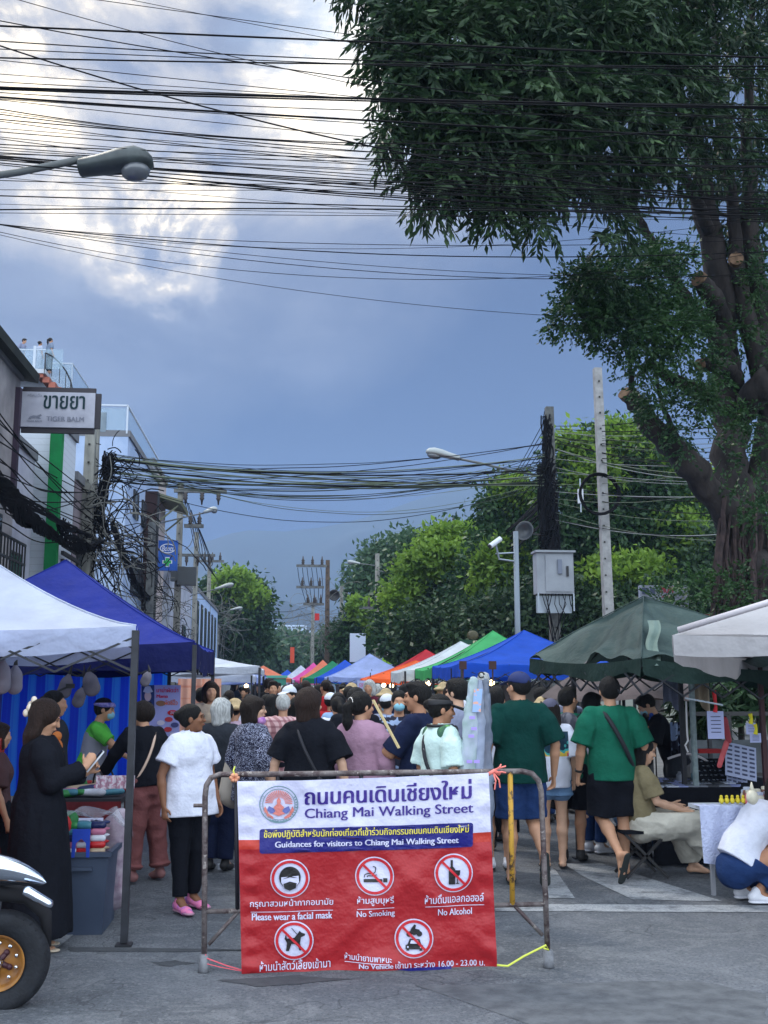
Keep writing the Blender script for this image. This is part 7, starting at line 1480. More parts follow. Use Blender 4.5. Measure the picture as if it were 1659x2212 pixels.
# ================================================================ STALL GOODS, LEFT
def wavy(u, amp=.03, n=9): return amp*sin(u*n*2*pi)
def stripes(q, vec, base):
    s = q.n('SeparateXYZ', {0: vec}); a = q.m('FRACT', q.m('MULTIPLY', s.outputs[0], 5.2)); c = q.mix(q.ramp(a, [(.48, 0.), (.52, 1.)]), srgb(16, 62, 226), srgb(46, 132, 246)); b = q.m('FRACT', q.m('MULTIPLY', s.outputs[0], 15.6)); return q.mix(q.ramp(b, [(.7, 0.), (.76, .35)]), c, srgb(20, 84, 236))
YC = 13.0
a, b = A(-60, 1452, YC), A(366, 1452, YC); tp = thing('striped_tarp', 'bright blue striped tarpaulin wall at the back of the left stall', 'tarp', ((a.x+b.x)/2, YC, 0))
mb = MB(); mb.grid(lambda u, v: Vector((a.x+(b.x-a.x)*u, YC+.05*sin(u*34)*(.4+.6*v)+.05*sin(u*13+v*3), 1.86-1.5*v)), 90, 10); mb.build('sheet', mat('tarp_blue_stripe', srgb(20, 70, 230), .5, extra=stripes, trans=.45, bump=.5, bscale=4.), tp, smooth=True)
mb = MB(); mb.bar((a.x, YC, 1.88), (b.x, YC, 1.88), .03); mb.bar((b.x, YC, 0), (b.x, YC, 1.9), .04); mb.build('rail', M_STEEL, tp)
def checks(q, vec, base):
    s = q.n('SeparateXYZ', {0: vec}); m_ = None
    for i, k in ((0, 3.), (2, 3.)):
        f = q.ramp(q.m('FRACT', q.m('MULTIPLY', s.outputs[i], k)), [(.0, .7), (.12, 0.), (.5, 0.), (.55, .4), (.6, 0.)]); m_ = f if m_ is None else q.m('MAXIMUM', m_, f)
    return q.mix(m_, srgb(220, 170, 150), srgb(196, 104, 78))
YC2 = 15.; a2, b2 = A(385, 1466, YC2), A(478, 1466, YC2)
mb = MB(); mb.grid(lambda u, v: Vector((a2.x+(b2.x-a2.x)*u, YC2+.04*sin(u*20), a2.z-1.1*v)), 30, 6); tag(mb.build('checked_curtain', mat('curtain_peach_check', srgb(220, 170, 150), .8, extra=checks, trans=.4), org=(a2.x, YC2, .6), smooth=True), 'peach curtain with rusty checks past the blue canopy', 'curtain')
# poster
YP = 11.8; p0, p1, p2 = A(304, 1480, YP), A(390, 1480, YP), A(304, 1600, YP)
ps = thing('poster', 'pale lilac food poster with a portrait photo and red Thai writing', 'poster', (p0.x, YP, p2.z))
mb = MB(); mb.box(((p0.x+p1.x)/2, YP+.02, (p0.z+p2.z)/2), (p1.x-p0.x, .03, p0.z-p2.z)); mb.build('sheet', mat('poster_lilac', srgb(166, 170, 226), .5), ps); fp = face(p0, p1, p2)
flat(fp, [(.02, 0), (.34, 0), (.34, .4), (.02, .4)], 'portrait_background', mat('portrait_blue', srgb(40, 62, 120)), ps); flat(fp, circ(.18, .2, .085, .09), 'portrait_face', mat('portrait_skin', srgb(214, 190, 196)), ps, .006); flat(fp, [(.06, .12), (.12, .02), (.24, .02), (.31, .12), (.18, .15)], 'portrait_hat', mat('portrait_pale', srgb(196, 204, 226)), ps, .009); flat(fp, [(.06, .4), (.12, .3), (.26, .3), (.31, .4)], 'portrait_shirt', mat('portrait_dark', srgb(24, 26, 50)), ps, .006)
PR = mat('poster_red', srgb(206, 50, 96)); letters('มาม่าผัดฉ่า', 'lettering', PR, ps, (.4, .04, .94, .13), fp, .02); letters('Mama', 'lettering', PR, ps, (.4, .17, .68, .23), fp, .03); letters('ผัดซีอิ๊ว', 'lettering', mat('poster_orange', srgb(220, 110, 60)), ps, (.6, .26, .92, .36), fp, .02)
flat(fp, circ(.5, .33, .12, .05), 'noodle_picture', mat('noodle_brown', srgb(150, 110, 84)), ps); flat(fp, circ(.8, .5, .13, .05), 'red_badge', mat('badge_red', srgb(200, 30, 40)), ps); letters('สด', 'lettering', V_W, ps, (.74, .475, .86, .525), lambda u, v: fp(u, v, .01), .02)
for i, (u, v) in enumerate(((.7, .62), (.5, .68), (.85, .72), (.68, .8), (.82, .9))): flat(fp, circ(u, v, .1, .045), 'food_picture', mat('food_print%d' % (i % 3), (srgb(190, 60, 70), srgb(220, 214, 230), srgb(70, 76, 130))[i % 3]), ps, .004+.001*i)
# hanging bottles and sleeves
def hangb(label, px, py, Y, w, h, tilt, m, top):
    c = A(px, py, Y); t = thing('hanging_container', label, 'container', tuple(c)); Mx = Matrix.Rotation(R(tilt), 3, 'Y'); s = 2300/Y; w, h = w/s, h/s
    s_ = SDF(); s_.cone(c+Mx @ V3(0, 0, -h*.22), c+Mx @ V3(0, 0, h*.12), w*.5, w*.44, .02, ax=V3(0, 1, 0), q=.55); s_.cone(c+Mx @ V3(0, 0, h*.1), c+Mx @ V3(0, 0, h*.45), w*.34, w*.14, .03); V, Q = s_.mesh(.008); link_mesh('body', V, Q, m, t, smooth=True)
    mb = MB(); mb.tube([c+Mx @ V3(0, 0, h*.45), c+Mx @ V3(0, 0, h*.6), A(px+top, 1436, Y)], [.016, .016, .005], 6); mb.build('hook', DK, t)
MJ = mat('milky_plastic', srgb(176, 172, 186), .45, srgb(150, 146, 160), 3., trans=.35); MJ2 = mat('sleeve_grey', srgb(122, 116, 124), .8, srgb(96, 92, 104), 6.)
hangb('milky plastic container hanging at the far left under the white canopy', 4, 1462, 7.6, 40, 74, 0, MJ, 0); hangb('second milky plastic container hanging beside the far left one', 32, 1468, 7.7, 34, 64, 0, MJ, 0)
for i, (x, y, w, h, t_, lab) in enumerate(((142, 1482, 30, 52, 14, 'grey cloth scoop hanging left, tilted, before the blue tarp'), (196, 1476, 36, 44, -14, 'grey cloth scoop hanging under the middle of the blue canopy'), (172, 1506, 26, 44, 18, 'narrow grey cloth scoop hanging lower than its neighbours'), (316, 1466, 22, 30, 20, 'small grey cloth scoop hanging by the near canopy post'))): hangb(lab, x, y, 9.8, w, h, t_, MJ2, (14, 0, 10, 4)[i])
mb = MB(); mb.bar(A(88, 1508, 9.7), A(152, 1482, 9.7), .018); mb.box(A(152, 1482, 9.68), (.07, .04, .04)); tag(mb.build('selfie_pole', DK, org=tuple(A(88, 1508, 9.7))), 'thin black rod with a pale tip sticking up behind the phone reading woman', 'rod')
# stall table with goods
TX0, TX1, TY0, TY1, TZ = A(40, 1700, 8.9).x, -1.28, 8.75, 10.1, .74
tb = thing('stall_table', 'long stall table covered with dark cloth on the left', 'table', ((TX0+TX1)/2, (TY0+TY1)/2, 0))
mb = MB(); mb.box(((TX0+TX1)/2, (TY0+TY1)/2, TZ-.02), (TX1-TX0, TY1-TY0, .04)); mb.build('table_top', mat('table_dark', srgb(38, 40, 48), .8), tb)
for x in (TX0+.05, TX1-.05):
    for y in (TY0+.05, TY1-.05): mb = MB(); mb.bar((x, y, 0), (x, y, TZ-.04), .035); mb.build('leg', DK, tb)
mb = MB(); mb.grid(lambda u, v: Vector((TX0+(TX1-TX0)*u, TY0-.015-.015*sin(u*60)*v, TZ-.02-.45*v)), 80, 4); mb.build('front_cloth', mat('cloth_dark_red', srgb(110, 30, 36), .9, srgb(80, 24, 30), 4.), tb, smooth=True)
def goods(name, label, cat, px, py, Y, build, group=None):
    """anything small lying on a surface: build(mb, point)"""
    c = A(px, py, Y); mb = MB(); m = build(mb, c); o = mb.build(name, m, org=tuple(c), smooth=False); return tag(o, label, cat, group)
def GM(n, r, g, b, ro=.6): return mat('goods_'+n, srgb(r, g, b), ro, tuple(x*.8 for x in srgb(r, g, b)), 12.)
gx = random.Random(3)
SH = [('white', GM('white', 214, 218, 230)), ('black', GM('black', 24, 24, 30)), ('striped navy', GM('navy', 34, 44, 90)), ('red', GM('red', 190, 40, 44)), ('green', GM('green', 50, 130, 70)), ('pink', GM('pink', 196, 120, 150)), ('beige', GM('beige', 180, 160, 136)), ('teal', GM('teal', 70, 130, 150))]
WHERE = ['at the left end', 'left of the middle', 'in the middle', 'right of the middle', 'at the right end']
for i in range(30):
    col, m = SH[gx.randrange(8)]; u = gx.random(); x = TX0+.1+(TX1-TX0-.2)*u; r_ = gx.randrange(3); y = TY0+.15+.4*r_; mb = MB(); rz = gx.uniform(-.6, .6); s_ = SDF(); L = gx.uniform(.08, .13); d = V3(cos(rz), sin(rz), 0)*L
    s_.cone(V3(x, y, TZ+.03)-d, V3(x, y, TZ+.04)+d, gx.uniform(.03, .05), gx.uniform(.03, .06), .02, ax=V3(0, 0, 1), q=.6); V, Q = s_.mesh(.012, .006); tag(link_mesh('slipper', V, Q, m, None, smooth=True, org=(x, y, TZ)), 'folded %s fabric slipper %s of the stall table, %s row' % (col, WHERE[int(u*4.99)], ('front', 'middle', 'back')[r_]), 'slipper', 'goods laid out on the left stall table')
goods('folded_cloth', 'pink and white gingham cloth hanging over the table edge behind the basket bag', 'cloth', 250, 1675, 8.72, lambda mb, c: (mb.grid(lambda u, v: c+V3(.3*u-.15, .01*sin(u*30), -.1*v), 20, 3), mat('gingham', srgb(196, 150, 170), .9, srgb(226, 216, 226), 40., mixr=(.48, .52)))[1])
goods('toy_ball', 'green woolly ball on top of the packets', 'ball', 152, 1770, 7.55, lambda mb, c: (mb.ell(c, .055, 14, 10), GM('green', 50, 130, 70))[1])
goods('red_pouch', 'red satin pouch beside the green ball', 'pouch', 135, 1782, 7.5, lambda mb, c: (mb.ell(c, (.06, .05, .07), 12, 9), GM('red', 190, 40, 44, .35))[1])
goods('price_card', 'white price card with a hand written number on the packets', 'card', 190, 1775, 7.62, lambda mb, c: (mb.box(c, (.2, .01, .05), M=Matrix.Rotation(R(-30), 3, 'X')), V_W)[1])
c = A(190, 1775, 7.6); letters('1 ... 59', 'lettering', V_K, None, (0, 0, 1, 1), lambda u, v: c+V3(-.07+.14*u, -.02-.012*(1-v)*0, .016-.034*v)) 
ob = [o for o in COL.objects if o.name.startswith('lettering') and o.parent is None]
pc = [o for o in COL.objects if o.name.startswith('price_card')][0]
for o in ob: o.parent = pc; o.matrix_parent_inverse = Matrix.Translation(-pc.location)
# storage bin with packets
bx0, bx1 = A(60, 1900, 7.45).x, A(232, 1900, 7.45).x; bin_ = thing('storage_bin', 'large blue grey plastic storage bin below the packets, lower left', 'bin', ((bx0+bx1)/2, 7.7, 0)); gb = mat('bin_grey_blue', srgb(70, 82, 104), .5, srgb(58, 70, 92), 2., bump=.1)
zt_ = A(200, 1842, 7.45).z; mb = MB(); V = []
for z, k in ((.0, .9), (zt_-.04, 1.), (zt_, 1.02)):
    for i, j in ((-1, -1), (1, -1), (1, 1), (-1, 1)): V.append(((bx0+bx1)/2+i*(bx1-bx0)/2*k, 7.72+j*.27*k, z))
mb._add(V, [(3, 2, 1, 0)]+[(4*a_+i, 4*a_+(i+1) % 4, 4*a_+4+(i+1) % 4, 4*a_+4+i) for a_ in (0, 1) for i in range(4)]); mb.build('body', gb, bin_)
mb = MB(); mb.box(((bx0+bx1)/2, 7.44, zt_-.01), (bx1-bx0+.05, .03, .03)); mb.box((bx1+.01, 7.72, zt_-.01), (.03, .58, .03)); mb.box(((bx0+bx1)/2, 8., zt_-.01), (bx1-bx0+.05, .03, .03)); mb.build('rim', gb, bin_)
mb = MB(); mb.bar(((bx0+bx1)/2+.02, 7.43, zt_-.1), ((bx0+bx1)/2+.16, 7.43, zt_-.1), .03, .02); mb.build('handle', gb, bin_)
mb = MB(); mb.box(((bx0+bx1)/2, 7.72, zt_-.06), (bx1-bx0-.04, .48, .02)); mb.build('false_bottom', gb, bin_)
n_ = 0
for lv in range(5):
    for i in range(5):
        col, m = SH[(i*3+lv*5+2) % 8]; x = bx0+.07+i*(bx1-bx0-.12)/4.4; z = zt_+.0+lv*.042; s_ = SDF(); s_.cone(V3(x-.03, 7.52, z), V3(x+.03, 7.52, z), .024, .024, .01); s_.cone(V3(x-.03, 7.6, z), V3(x+.03, 7.68, z), .05, .024, .01, ax=V3(0, 0, 1), q=.45); V, Q = s_.mesh(.009, .002)
        tag(link_mesh('sock_packet', V, Q, mat('goods_shiny_'+col.replace(' ', '_'), m.node_tree.nodes['Principled BSDF'].inputs[0].default_value[:3], .25), None, smooth=True, org=(x, 7.52, z)), 'shiny %s rolled packet, %s layer, %s of the pile over the bin' % (col, ('bottom', 'second', 'third', 'fourth', 'top')[lv], ('far left', 'left', 'middle', 'right', 'far right')[i]), 'packet', 'rolled packets piled on the storage bin')
mb = MB(); xx = A(208, 1800, 7.5).x; mb.grid(lambda u, v: V3(bx0+.02+(xx+.2-bx0)*u, 7.44+.34*v-.04*sin(u*9), zt_+.24+.025*sin(u*17+v*7)-.12*max(0, u-.8)/.2*(.5+v)), 24, 10)
tag(mb.build('clear_plastic_sheet', mat('clear_plastic', srgb(210, 214, 226), .12, alpha=.35, spec=.9), org=(bx0, 7.5, zt_), smooth=True), 'crumpled clear plastic sheet over the packets', 'plastic sheet')
mb = MB(); p = A(162, 1822, 7.42); mb.poly([p+V3(-.02, 0, -.09), p+V3(.0, 0, -.09), p+V3(.005, 0, .0), p+V3(.04, 0, .03), p+V3(.07, 0, .0), p+V3(.075, 0, -.09), p+V3(.095, 0, -.09), p+V3(.095, 0, .09), p+V3(-.02, 0, .09)], .01, (0, 1, 0)); tag(mb.build('plastic_tray', GM('cobalt', 30, 70, 190), org=tuple(p)), 'cobalt blue moulded plastic tray end among the packets', 'tray')
bgx, bgy = A(243, 1800, 7.9).x, 7.95; s_ = SDF(); s_.cone(V3(bgx, bgy, .18), V3(bgx, bgy, .62), .1, .07, .03); s_.cone(V3(bgx, bgy, .6), V3(bgx+.05, bgy-.02, .7), .05, .03, .02); V, Q = s_.mesh(.012, .02); tag(link_mesh('plastic_bag', V, Q, mat('bag_translucent', srgb(190, 178, 190), .3, srgb(150, 130, 150), 14., alpha=.75), None, smooth=True, org=(bgx, bgy, 0)), 'bulging translucent plastic bag hanging right of the bin', 'bag')
goods('red_bag', 'small red item on the ground under the plastic bag', 'bag', 254, 1868, 8.9, lambda mb, c: (mb.ell(V3(c.x, 8.9, .05), (.08, .06, .05), 10, 7), GM('red', 190, 40, 44))[1])
goods('soft_toy', 'orange soft toy hanging by the phone reading woman', 'toy', 122, 1612, 9.0, lambda mb, c: (mb.ell(c, (.05, .05, .06)), mb.ell(c+V3(0, 0, .08), .04), mb.ell(c+V3(-.04, 0, -.05), .022), mb.ell(c+V3(.04, 0, -.05), .022), GM('orange', 226, 130, 60))[4])
# ================================================================ STALL GOODS, RIGHT
QX0, QX1, QY0, QY1, QZ = A(1392, 1700, 9.9).x, A(1600, 1700, 9.8).x, 9.75, 10.85, .69
qt = thing('display_table', 'display table draped in black cloth under the tarpaulin stall', 'table', ((QX0+QX1)/2, 10.3, 0))
mb = MB(); mb.box(((QX0+QX1)/2+.3, 10.3, QZ-.01), (QX1-QX0+.6, 1.1, .03)); mb.build('table_top', BLK, qt)
mb = MB(); mb.grid(lambda u, v: V3(QX0+(QX1+.6-QX0)*u, 9.74-.02*sin(u*40)*v-.03*v, QZ-.67*v), 80, 4); mb.grid(lambda u, v: V3(QX0-.005-.02*sin(u*30)*v, 9.74+1.1*u, QZ-.67*v), 40, 4); mb.build('black_cloth', BLK, qt, smooth=True)
for x in (QX0+.08, QX1+.5):
    for y in (9.83, 10.8): mb = MB(); mb.bar((x, y, 0), (x, y, QZ-.03), .03); mb.build('leg', DK, qt)
CG = [('silver grey', mat('card_silver', srgb(120, 126, 140), .4)), ('white', mat('card_white', srgb(186, 194, 214), .5)), ('dark grey', mat('card_dark', srgb(56, 60, 70), .4)), ('pale blue', mat('card_blue', srgb(140, 150, 200), .5))]
for i in range(32):
    u, v = (i % 8)/7.6, i//8; x = QX0+.12+(QX1-QX0-.1)*u+.03*v; y = 9.85+v*.24; nm, m = CG[gx.randrange(4)]; mb = MB(); mb.box((x, y, QZ+.012), (.11, .17, .012), gx.uniform(-.5, .1))
    for k in range(3): mb.box((x-.03+.03*k, y, QZ+.02), (.012, .1, .004), -.3)
    tag(mb.build('jewellery_card', m, org=(x, y, QZ)), '%s jewellery card, %s row, column %s from the left on the black table' % (nm, ('front', 'second', 'third', 'back')[v], ('one', 'two', 'three', 'four', 'five', 'six', 'seven', 'eight')[i % 8]), 'card', 'jewellery cards on the black table')
for (px, py, w, h, lab) in ((1600, 1645, .3, .36, 'large tilted price sheet leaning on the right of the display'), (1592, 1690, .2, .3, 'smaller tilted price sheet below the large one')):
    c = A(px, py, 10.2); Mx = Matrix.Rotation(R(-30), 3, 'X') @ Matrix.Rotation(R(14), 3, 'Y'); t = thing('price_sheet', lab, 'sheet', tuple(c)); mb = MB(); mb.box(c, (w, .01, h), M=Mx); mb.build('paper', mat('paper_blue', srgb(172, 182, 216), .7), t)
    mb = MB()
    for i in range(7):
        for j in range(4): mb.box(c+Mx @ V3(-w*.36+j*w*.24, -.008, h*.4-i*h*.13), (w*.16, .004, h*.05), M=Mx)
    mb.build('print_line', mat('print_slate', srgb(72, 80, 110), .7), t); mb = MB(); mb.bar(c+Mx @ V3(0, .02, 0), V3(c.x, c.y+.2, QZ), .02); mb.build('prop', DK, t)
c = A(1545, 1672, 10.3); Mx = Matrix.Rotation(R(-42), 3, 'X'); ds = thing('jewellery_stand', 'slanted black stand with rows of silver trinkets', 'stand', tuple(c)); mb = MB(); mb.box(c, (.36, .02, .36), M=Mx); mb.bar(c+V3(0, .1, 0), V3(c.x, c.y+.1, QZ), .03); mb.build('board', BLK, ds)
mb = MB()
for i in range(7):
    for j in range(6): mb.box(c+Mx @ V3(-.15+i*.05+gx.uniform(-.008, .008), -.014, .14-j*.055), (gx.uniform(.012, .03), .008, .012), M=Mx)
o = mb.build('trinket', mat('silver_trinket', srgb(190, 196, 210), .2, metal=.8), ds); o['kind'] = 'stuff'
goods('red_case', 'bright red flat case at the back of the display table', 'case', 1530, 1622, 10.7, lambda mb, c: (mb.box(c, (.24, .12, .04)), GM('red', 190, 40, 44, .3))[1])
for i, (px, py, Y, m, nm) in enumerate(((1405, 1676, 10.3, CG[1][1], 'white paper cup'), (1468, 1684, 10.3, CG[0][1], 'silver tin'), (1500, 1670, 10.4, GM('teal', 70, 130, 150), 'teal bottle'), (1520, 1676, 10.4, GM('beige', 180, 160, 136), 'beige pot'))):
    goods('small_jar', '%s among the goods on the black table' % nm, 'jar', px, py, Y, lambda mb, c: (mb.lathe([(.02, -.05), (.03, -.045), (.03, .02), (.015, .035), (.015, .05)], V3(c.x, c.y, QZ+.055), 12), m)[1])
mb = MB(); c = A(1490, 1650, 10.4); mb.tube([c+V3(-.22+.5*t_, 0, .1*sin(t_*3.0)+.05-.12*t_) for t_ in [i/10 for i in range(11)]], .012, 6); tag(mb.build('plastic_hoop', mat('white_pipe', srgb(196, 190, 196), .5), org=tuple(c)), 'white curved plastic hoop leaning behind the table', 'hoop')
# hanging tags and red folded item
for (px, py, w, h, m, lab, cm, cl) in ((1546, 1566, .15, .24, mat('tag_paper', srgb(176, 184, 226), .7), 'pale hanging price tag with a red clip', GM('clip_red', 226, 50, 60), .1), (1622, 1574, .09, .1, mat('tag_paper', srgb(176, 184, 226), .7), 'small white tag with yellow clip by the maroon post', GM('clip_yellow', 226, 214, 40), .0), (1632, 1594, .1, .08, mat('tag_paper', srgb(176, 184, 226), .7), 'lower small tag by the maroon post', GM('clip_yellow', 226, 214, 40), .0)):
    c = A(px, py, 9.3); t = thing('price_tag', lab, 'tag', tuple(c)); mb = MB(); mb.box(c, (w, .006, h)); mb.build('card', m, t)
    mb = MB()
    for i in range(5): mb.box(c+V3(0, -.006, h*.3-i*h*.14), (w*.6, .003, h*.03))
    mb.build('print_line', mat('print_slate', srgb(72, 80, 110), .7), t); mb = MB(); mb.tube([c+V3(.0, 0, h/2-.01), c+V3(.01, 0, h/2+.04), c+V3(0, 0, h/2+.08+cl)], [.022, .014, .02], 8); mb.build('clip', cm, t)
mb = MB(); mb.bar(A(1480, 1508, 9.35), A(1562, 1523, 9.25), .014); tag(mb.build('hanging_rod', sil, org=tuple(A(1480, 1508, 9.35))), 'thin metal rod that carries the price tag', 'rod')
c = A(1562, 1590, 9.5); fr = thing('folding_fan', 'red plastic folded fan hanging by the fence', 'fan', tuple(c)); s_ = SDF(); s_.cone(c+V3(.02, 0, .14), c+V3(.05, 0, -.04), .035, .03, .02, ax=V3(0, 1, 0), q=.4); V, Q = s_.mesh(.008); link_mesh('blade', V, Q, GM('brick', 170, 60, 70), fr, smooth=True); s_ = SDF(); s_.cone(c+V3(.03, 0, -.06), c+V3(-.05, 0, -.26), .03, .026, .02, ax=V3(0, 1, 0), q=.35); V, Q = s_.mesh(.008); link_mesh('handle', V, Q, GM('coral', 204, 90, 96), fr, smooth=True)
mb = MB(); mb.tube([A(1482, 1515, 9.4), A(1484, 1580, 9.4), A(1486, 1600, 9.4), A(1480, 1610, 9.4), A(1486, 1625, 9.4)], .008, 6); tag(mb.build('white_rope', mat('rope_white', srgb(196, 196, 200), .9), org=tuple(A(1482, 1515, 9.4))), 'knotted white rope hanging by the pale post', 'rope')
for i, (px, w, lab, m) in enumerate(((1448, 36, 'pale grey cloth hung behind the black tent leg', GREYL), (1510, 40, 'beige bag like cloth hung right of the pale post', BEIGE), (1462, 30, 'blue patterned cloth hanging low behind the vendor', SPOT))):
    a_ = A(px, 1470 if i < 2 else 1560, 11.6-.2*i); mb = MB(); mb.grid(lambda u, v: a_+V3((u-.5)*w/200, .03*sin(u*12), -(.28 if i < 2 else .35)*v*(1-.2*sin(u*5))), 12, 6); tag(mb.build('hanging_cloth', m, org=tuple(a_), smooth=True), lab, 'cloth')
# toys on a rack
for i in range(18):
    nm, m = (('pink', GM('pinkt', 226, 110, 130)), ('white', SH[0][1]), ('orange', GM('orange', 226, 130, 60)), ('green', GM('leaf', 60, 170, 80)), ('blue', GM('bluet', 50, 90, 190)), ('black', SH[1][1]))[(i*5+i//4) % 6]; px, py = 1378+(i % 3)*14+gx.uniform(-3, 3), 1555+(i//3)*18; c = A(px, py, 11.4)
    mb = MB(); mb.ell(c, (.035, .03, .04), 8, 6); mb.ell(c+V3(.0, 0, .05), .026, 8, 6); tag(mb.build('hanging_toy', m, org=tuple(c), smooth=True), 'tiny %s toy, %s column, %s level of the toy rack behind the black table' % (nm, ('left', 'middle', 'right')[i % 3], ('top', 'second', 'third', 'fourth', 'fifth', 'lowest')[i//3]), 'toy', 'toys hanging on the rack')
mb = MB()
for px in (1371, 1385, 1399, 1413): p = A(px, 1545, 11.45); mb.bar((p.x, p.y, 0), p, .012)
mb.bar(A(1371, 1545, 11.45), A(1413, 1545, 11.45), .012); tag(mb.build('toy_rack', DK, org=(A(1390, 1545, 11.45).x, 11.45, 0)), 'thin black rack that carries the tiny toys', 'rack')
# towel table
ex0, ex1 = A(1508, 1735, 8.45).x, A(1659, 1735, 8.45).x+.5; wt_ = thing('side_table', 'small white topped table at the right edge with a towel over its end', 'table', ((ex0+ex1)/2, 8.6, 0)); TZ2 = .66
mb = MB(); mb.box(((ex0+ex1)/2, 8.52, TZ2), (ex1-ex0, .3, .03)); mb.build('table_top', mat('white_plastic', srgb(206, 212, 222), .4), wt_)
for x, y in ((ex0+.08, 8.42), (ex0+.5, 8.64), (ex1-.1, 8.42)): mb = MB(); mb.bar((x, y, 0), (x, y, TZ2), .03); mb.build('leg', mat('white_plastic_leg', srgb(150, 152, 160), .5), wt_)
mb = MB(); mb.box(((ex0+ex1)/2+.2, 8.4, TZ2-.06), (ex1-ex0-.5, .03, .07)); mb.build('apron_rail', mat('white_plastic_leg', srgb(150, 152, 160), .5), wt_)
mb = MB(); wv = lambda u, v: .007*sin(u*14+v*3)
def tw_(u, v):
    x = ex0-.03+.36*u+.02*v*(1-u); 
    if v < .25: return V3(x, 8.5-.13*v*4, TZ2+.022+.004*sin(u*30))
    w = (v-.25)/.75; return V3(x, 8.36+wv(u, w), TZ2+.022-(.43+.05*u)*w)
mb.grid(tw_, 40, 40); tag(mb.build('towel', mat('terry_white', srgb(206, 214, 244), .98, srgb(190, 198, 230), 30., bump=.8, bscale=60.), org=(ex0, 8.4, TZ2), smooth=True), 'fluffy white towel draped over the end of the small table', 'towel')
for i in range(22):
    nm, m = (('pink', GM('pinkj', 226, 120, 140, .3)), ('cream', GM('creamj', 226, 220, 200, .4)), ('clear', mat('glass_clear_jar', srgb(190, 196, 200), .1, alpha=.5)), ('brown', GM('brownj', 130, 90, 76, .4)), ('magenta', GM('magj', 226, 80, 180, .4)), ('green', GM('greenj', 150, 190, 120, .4)))[(i*7+i//5) % 6]; r_ = i//8; cidx = i % 8; x = ex0+.42+cidx*.085+.02*r_; y = 8.44+r_*.09; h_ = gx.uniform(.06, .12)
    t = thing('cosmetic_jar', '%s jar, %s row, place %s from the towel on the small table' % (nm, ('front', 'middle', 'back')[r_], ('one', 'two', 'three', 'four', 'five', 'six', 'seven', 'eight')[cidx]), 'jar', (x, y, TZ2+.015), 0, 'jars on the small table')
    mb = MB(); mb.lathe([(.03, .002), (.034, .008), (.034, h_*.8), (.026, h_)], (0, 0, 0), 12); mb.build('pot', m, t, world=False, smooth=True); mb = MB(); mb.lathe([(.028, h_), (.028, h_+.02), (.02, h_+.024)], (0, 0, 0), 12); mb.build('lid', CG[1][1] if i % 3 else GM('creamj', 226, 220, 200, .4), t, world=False)
for i in range(6): x, y = ex0+.2+i*.045, 8.47; mb = MB(); mb.ell((x, y, TZ2+.05), (.02, .025, .025), 8, 6); mb.ell((x, y, TZ2+.08), .014, 6, 5); tag(mb.build('rubber_duck', GM('duck', 236, 214, 60), org=(x, y, TZ2), smooth=True), 'tiny yellow duck %s from the left on the towel' % ('first', 'second', 'third', 'fourth', 'fifth', 'sixth')[i], 'duck', 'yellow ducks on the towel')
c = A(1625, 1722, 7.9); mb = MB(); mb.ell(c, (.045, .045, .055), 12, 9); mb.lathe([(.02, 0), (.012, .04), (.004, .07)], c+V3(0, 0, .04), 10); tag(mb.build('cream_bottle', GM('creamj', 226, 220, 200, .4), org=tuple(c), smooth=True), 'cream egg shaped bottle held up by the crouching person', 'bottle')
# fence behind the right stall
fe = thing('garden_fence', 'black post fence with grey panels behind the right stalls', 'fence', (A(1560, 1600, 13).x, 13, 0)); fx0 = A(1478, 1600, 13).x
for i in range(9): x = fx0+i*.55; mb = MB(); mb.bar((x, 12.95, 0), (x, 12.95, 1.3), .06); mb.build('post', DK, fe)
mb = MB(); mb.bar((fx0, 12.95, 1.28), (fx0+4.5, 12.95, 1.28), .05); mb.bar((fx0, 12.95, .55), (fx0+4.5, 12.95, .55), .04); mb.build('rail', DK, fe)
mb = MB(); mb.box((fx0+2.2, 13.1, .48), (4.6, .08, .95)); mb.build('panel', mat('panel_grey', srgb(92, 98, 104), .9, srgb(66, 72, 78), 3., bump=.3), fe)
mb = MB(); mb.box((fx0+2.6, 12.9, 1.52), (2., .05, .12)); mb.bar((fx0+1.7, 12.92, 0), (fx0+1.7, 12.92, 1.5), .05); tag(mb.build('wooden_rail', mat('wood_brown', srgb(96, 70, 62), .8, srgb(74, 54, 50), 8.), org=(fx0+2.6, 12.9, 0)), 'brown wooden rail above the fence near the right edge', 'rail')
t, fn = board('faded white notice board behind the hanging cloths', 1508, 1462, 1562, 1500, 13.6, mat('notice_grey', srgb(150, 156, 166), .7), post=1); letters('ประกาศ', 'lettering', mat('sign_grey_dark', srgb(92, 96, 110)), t, (.1, .3, .9, .7), fn)
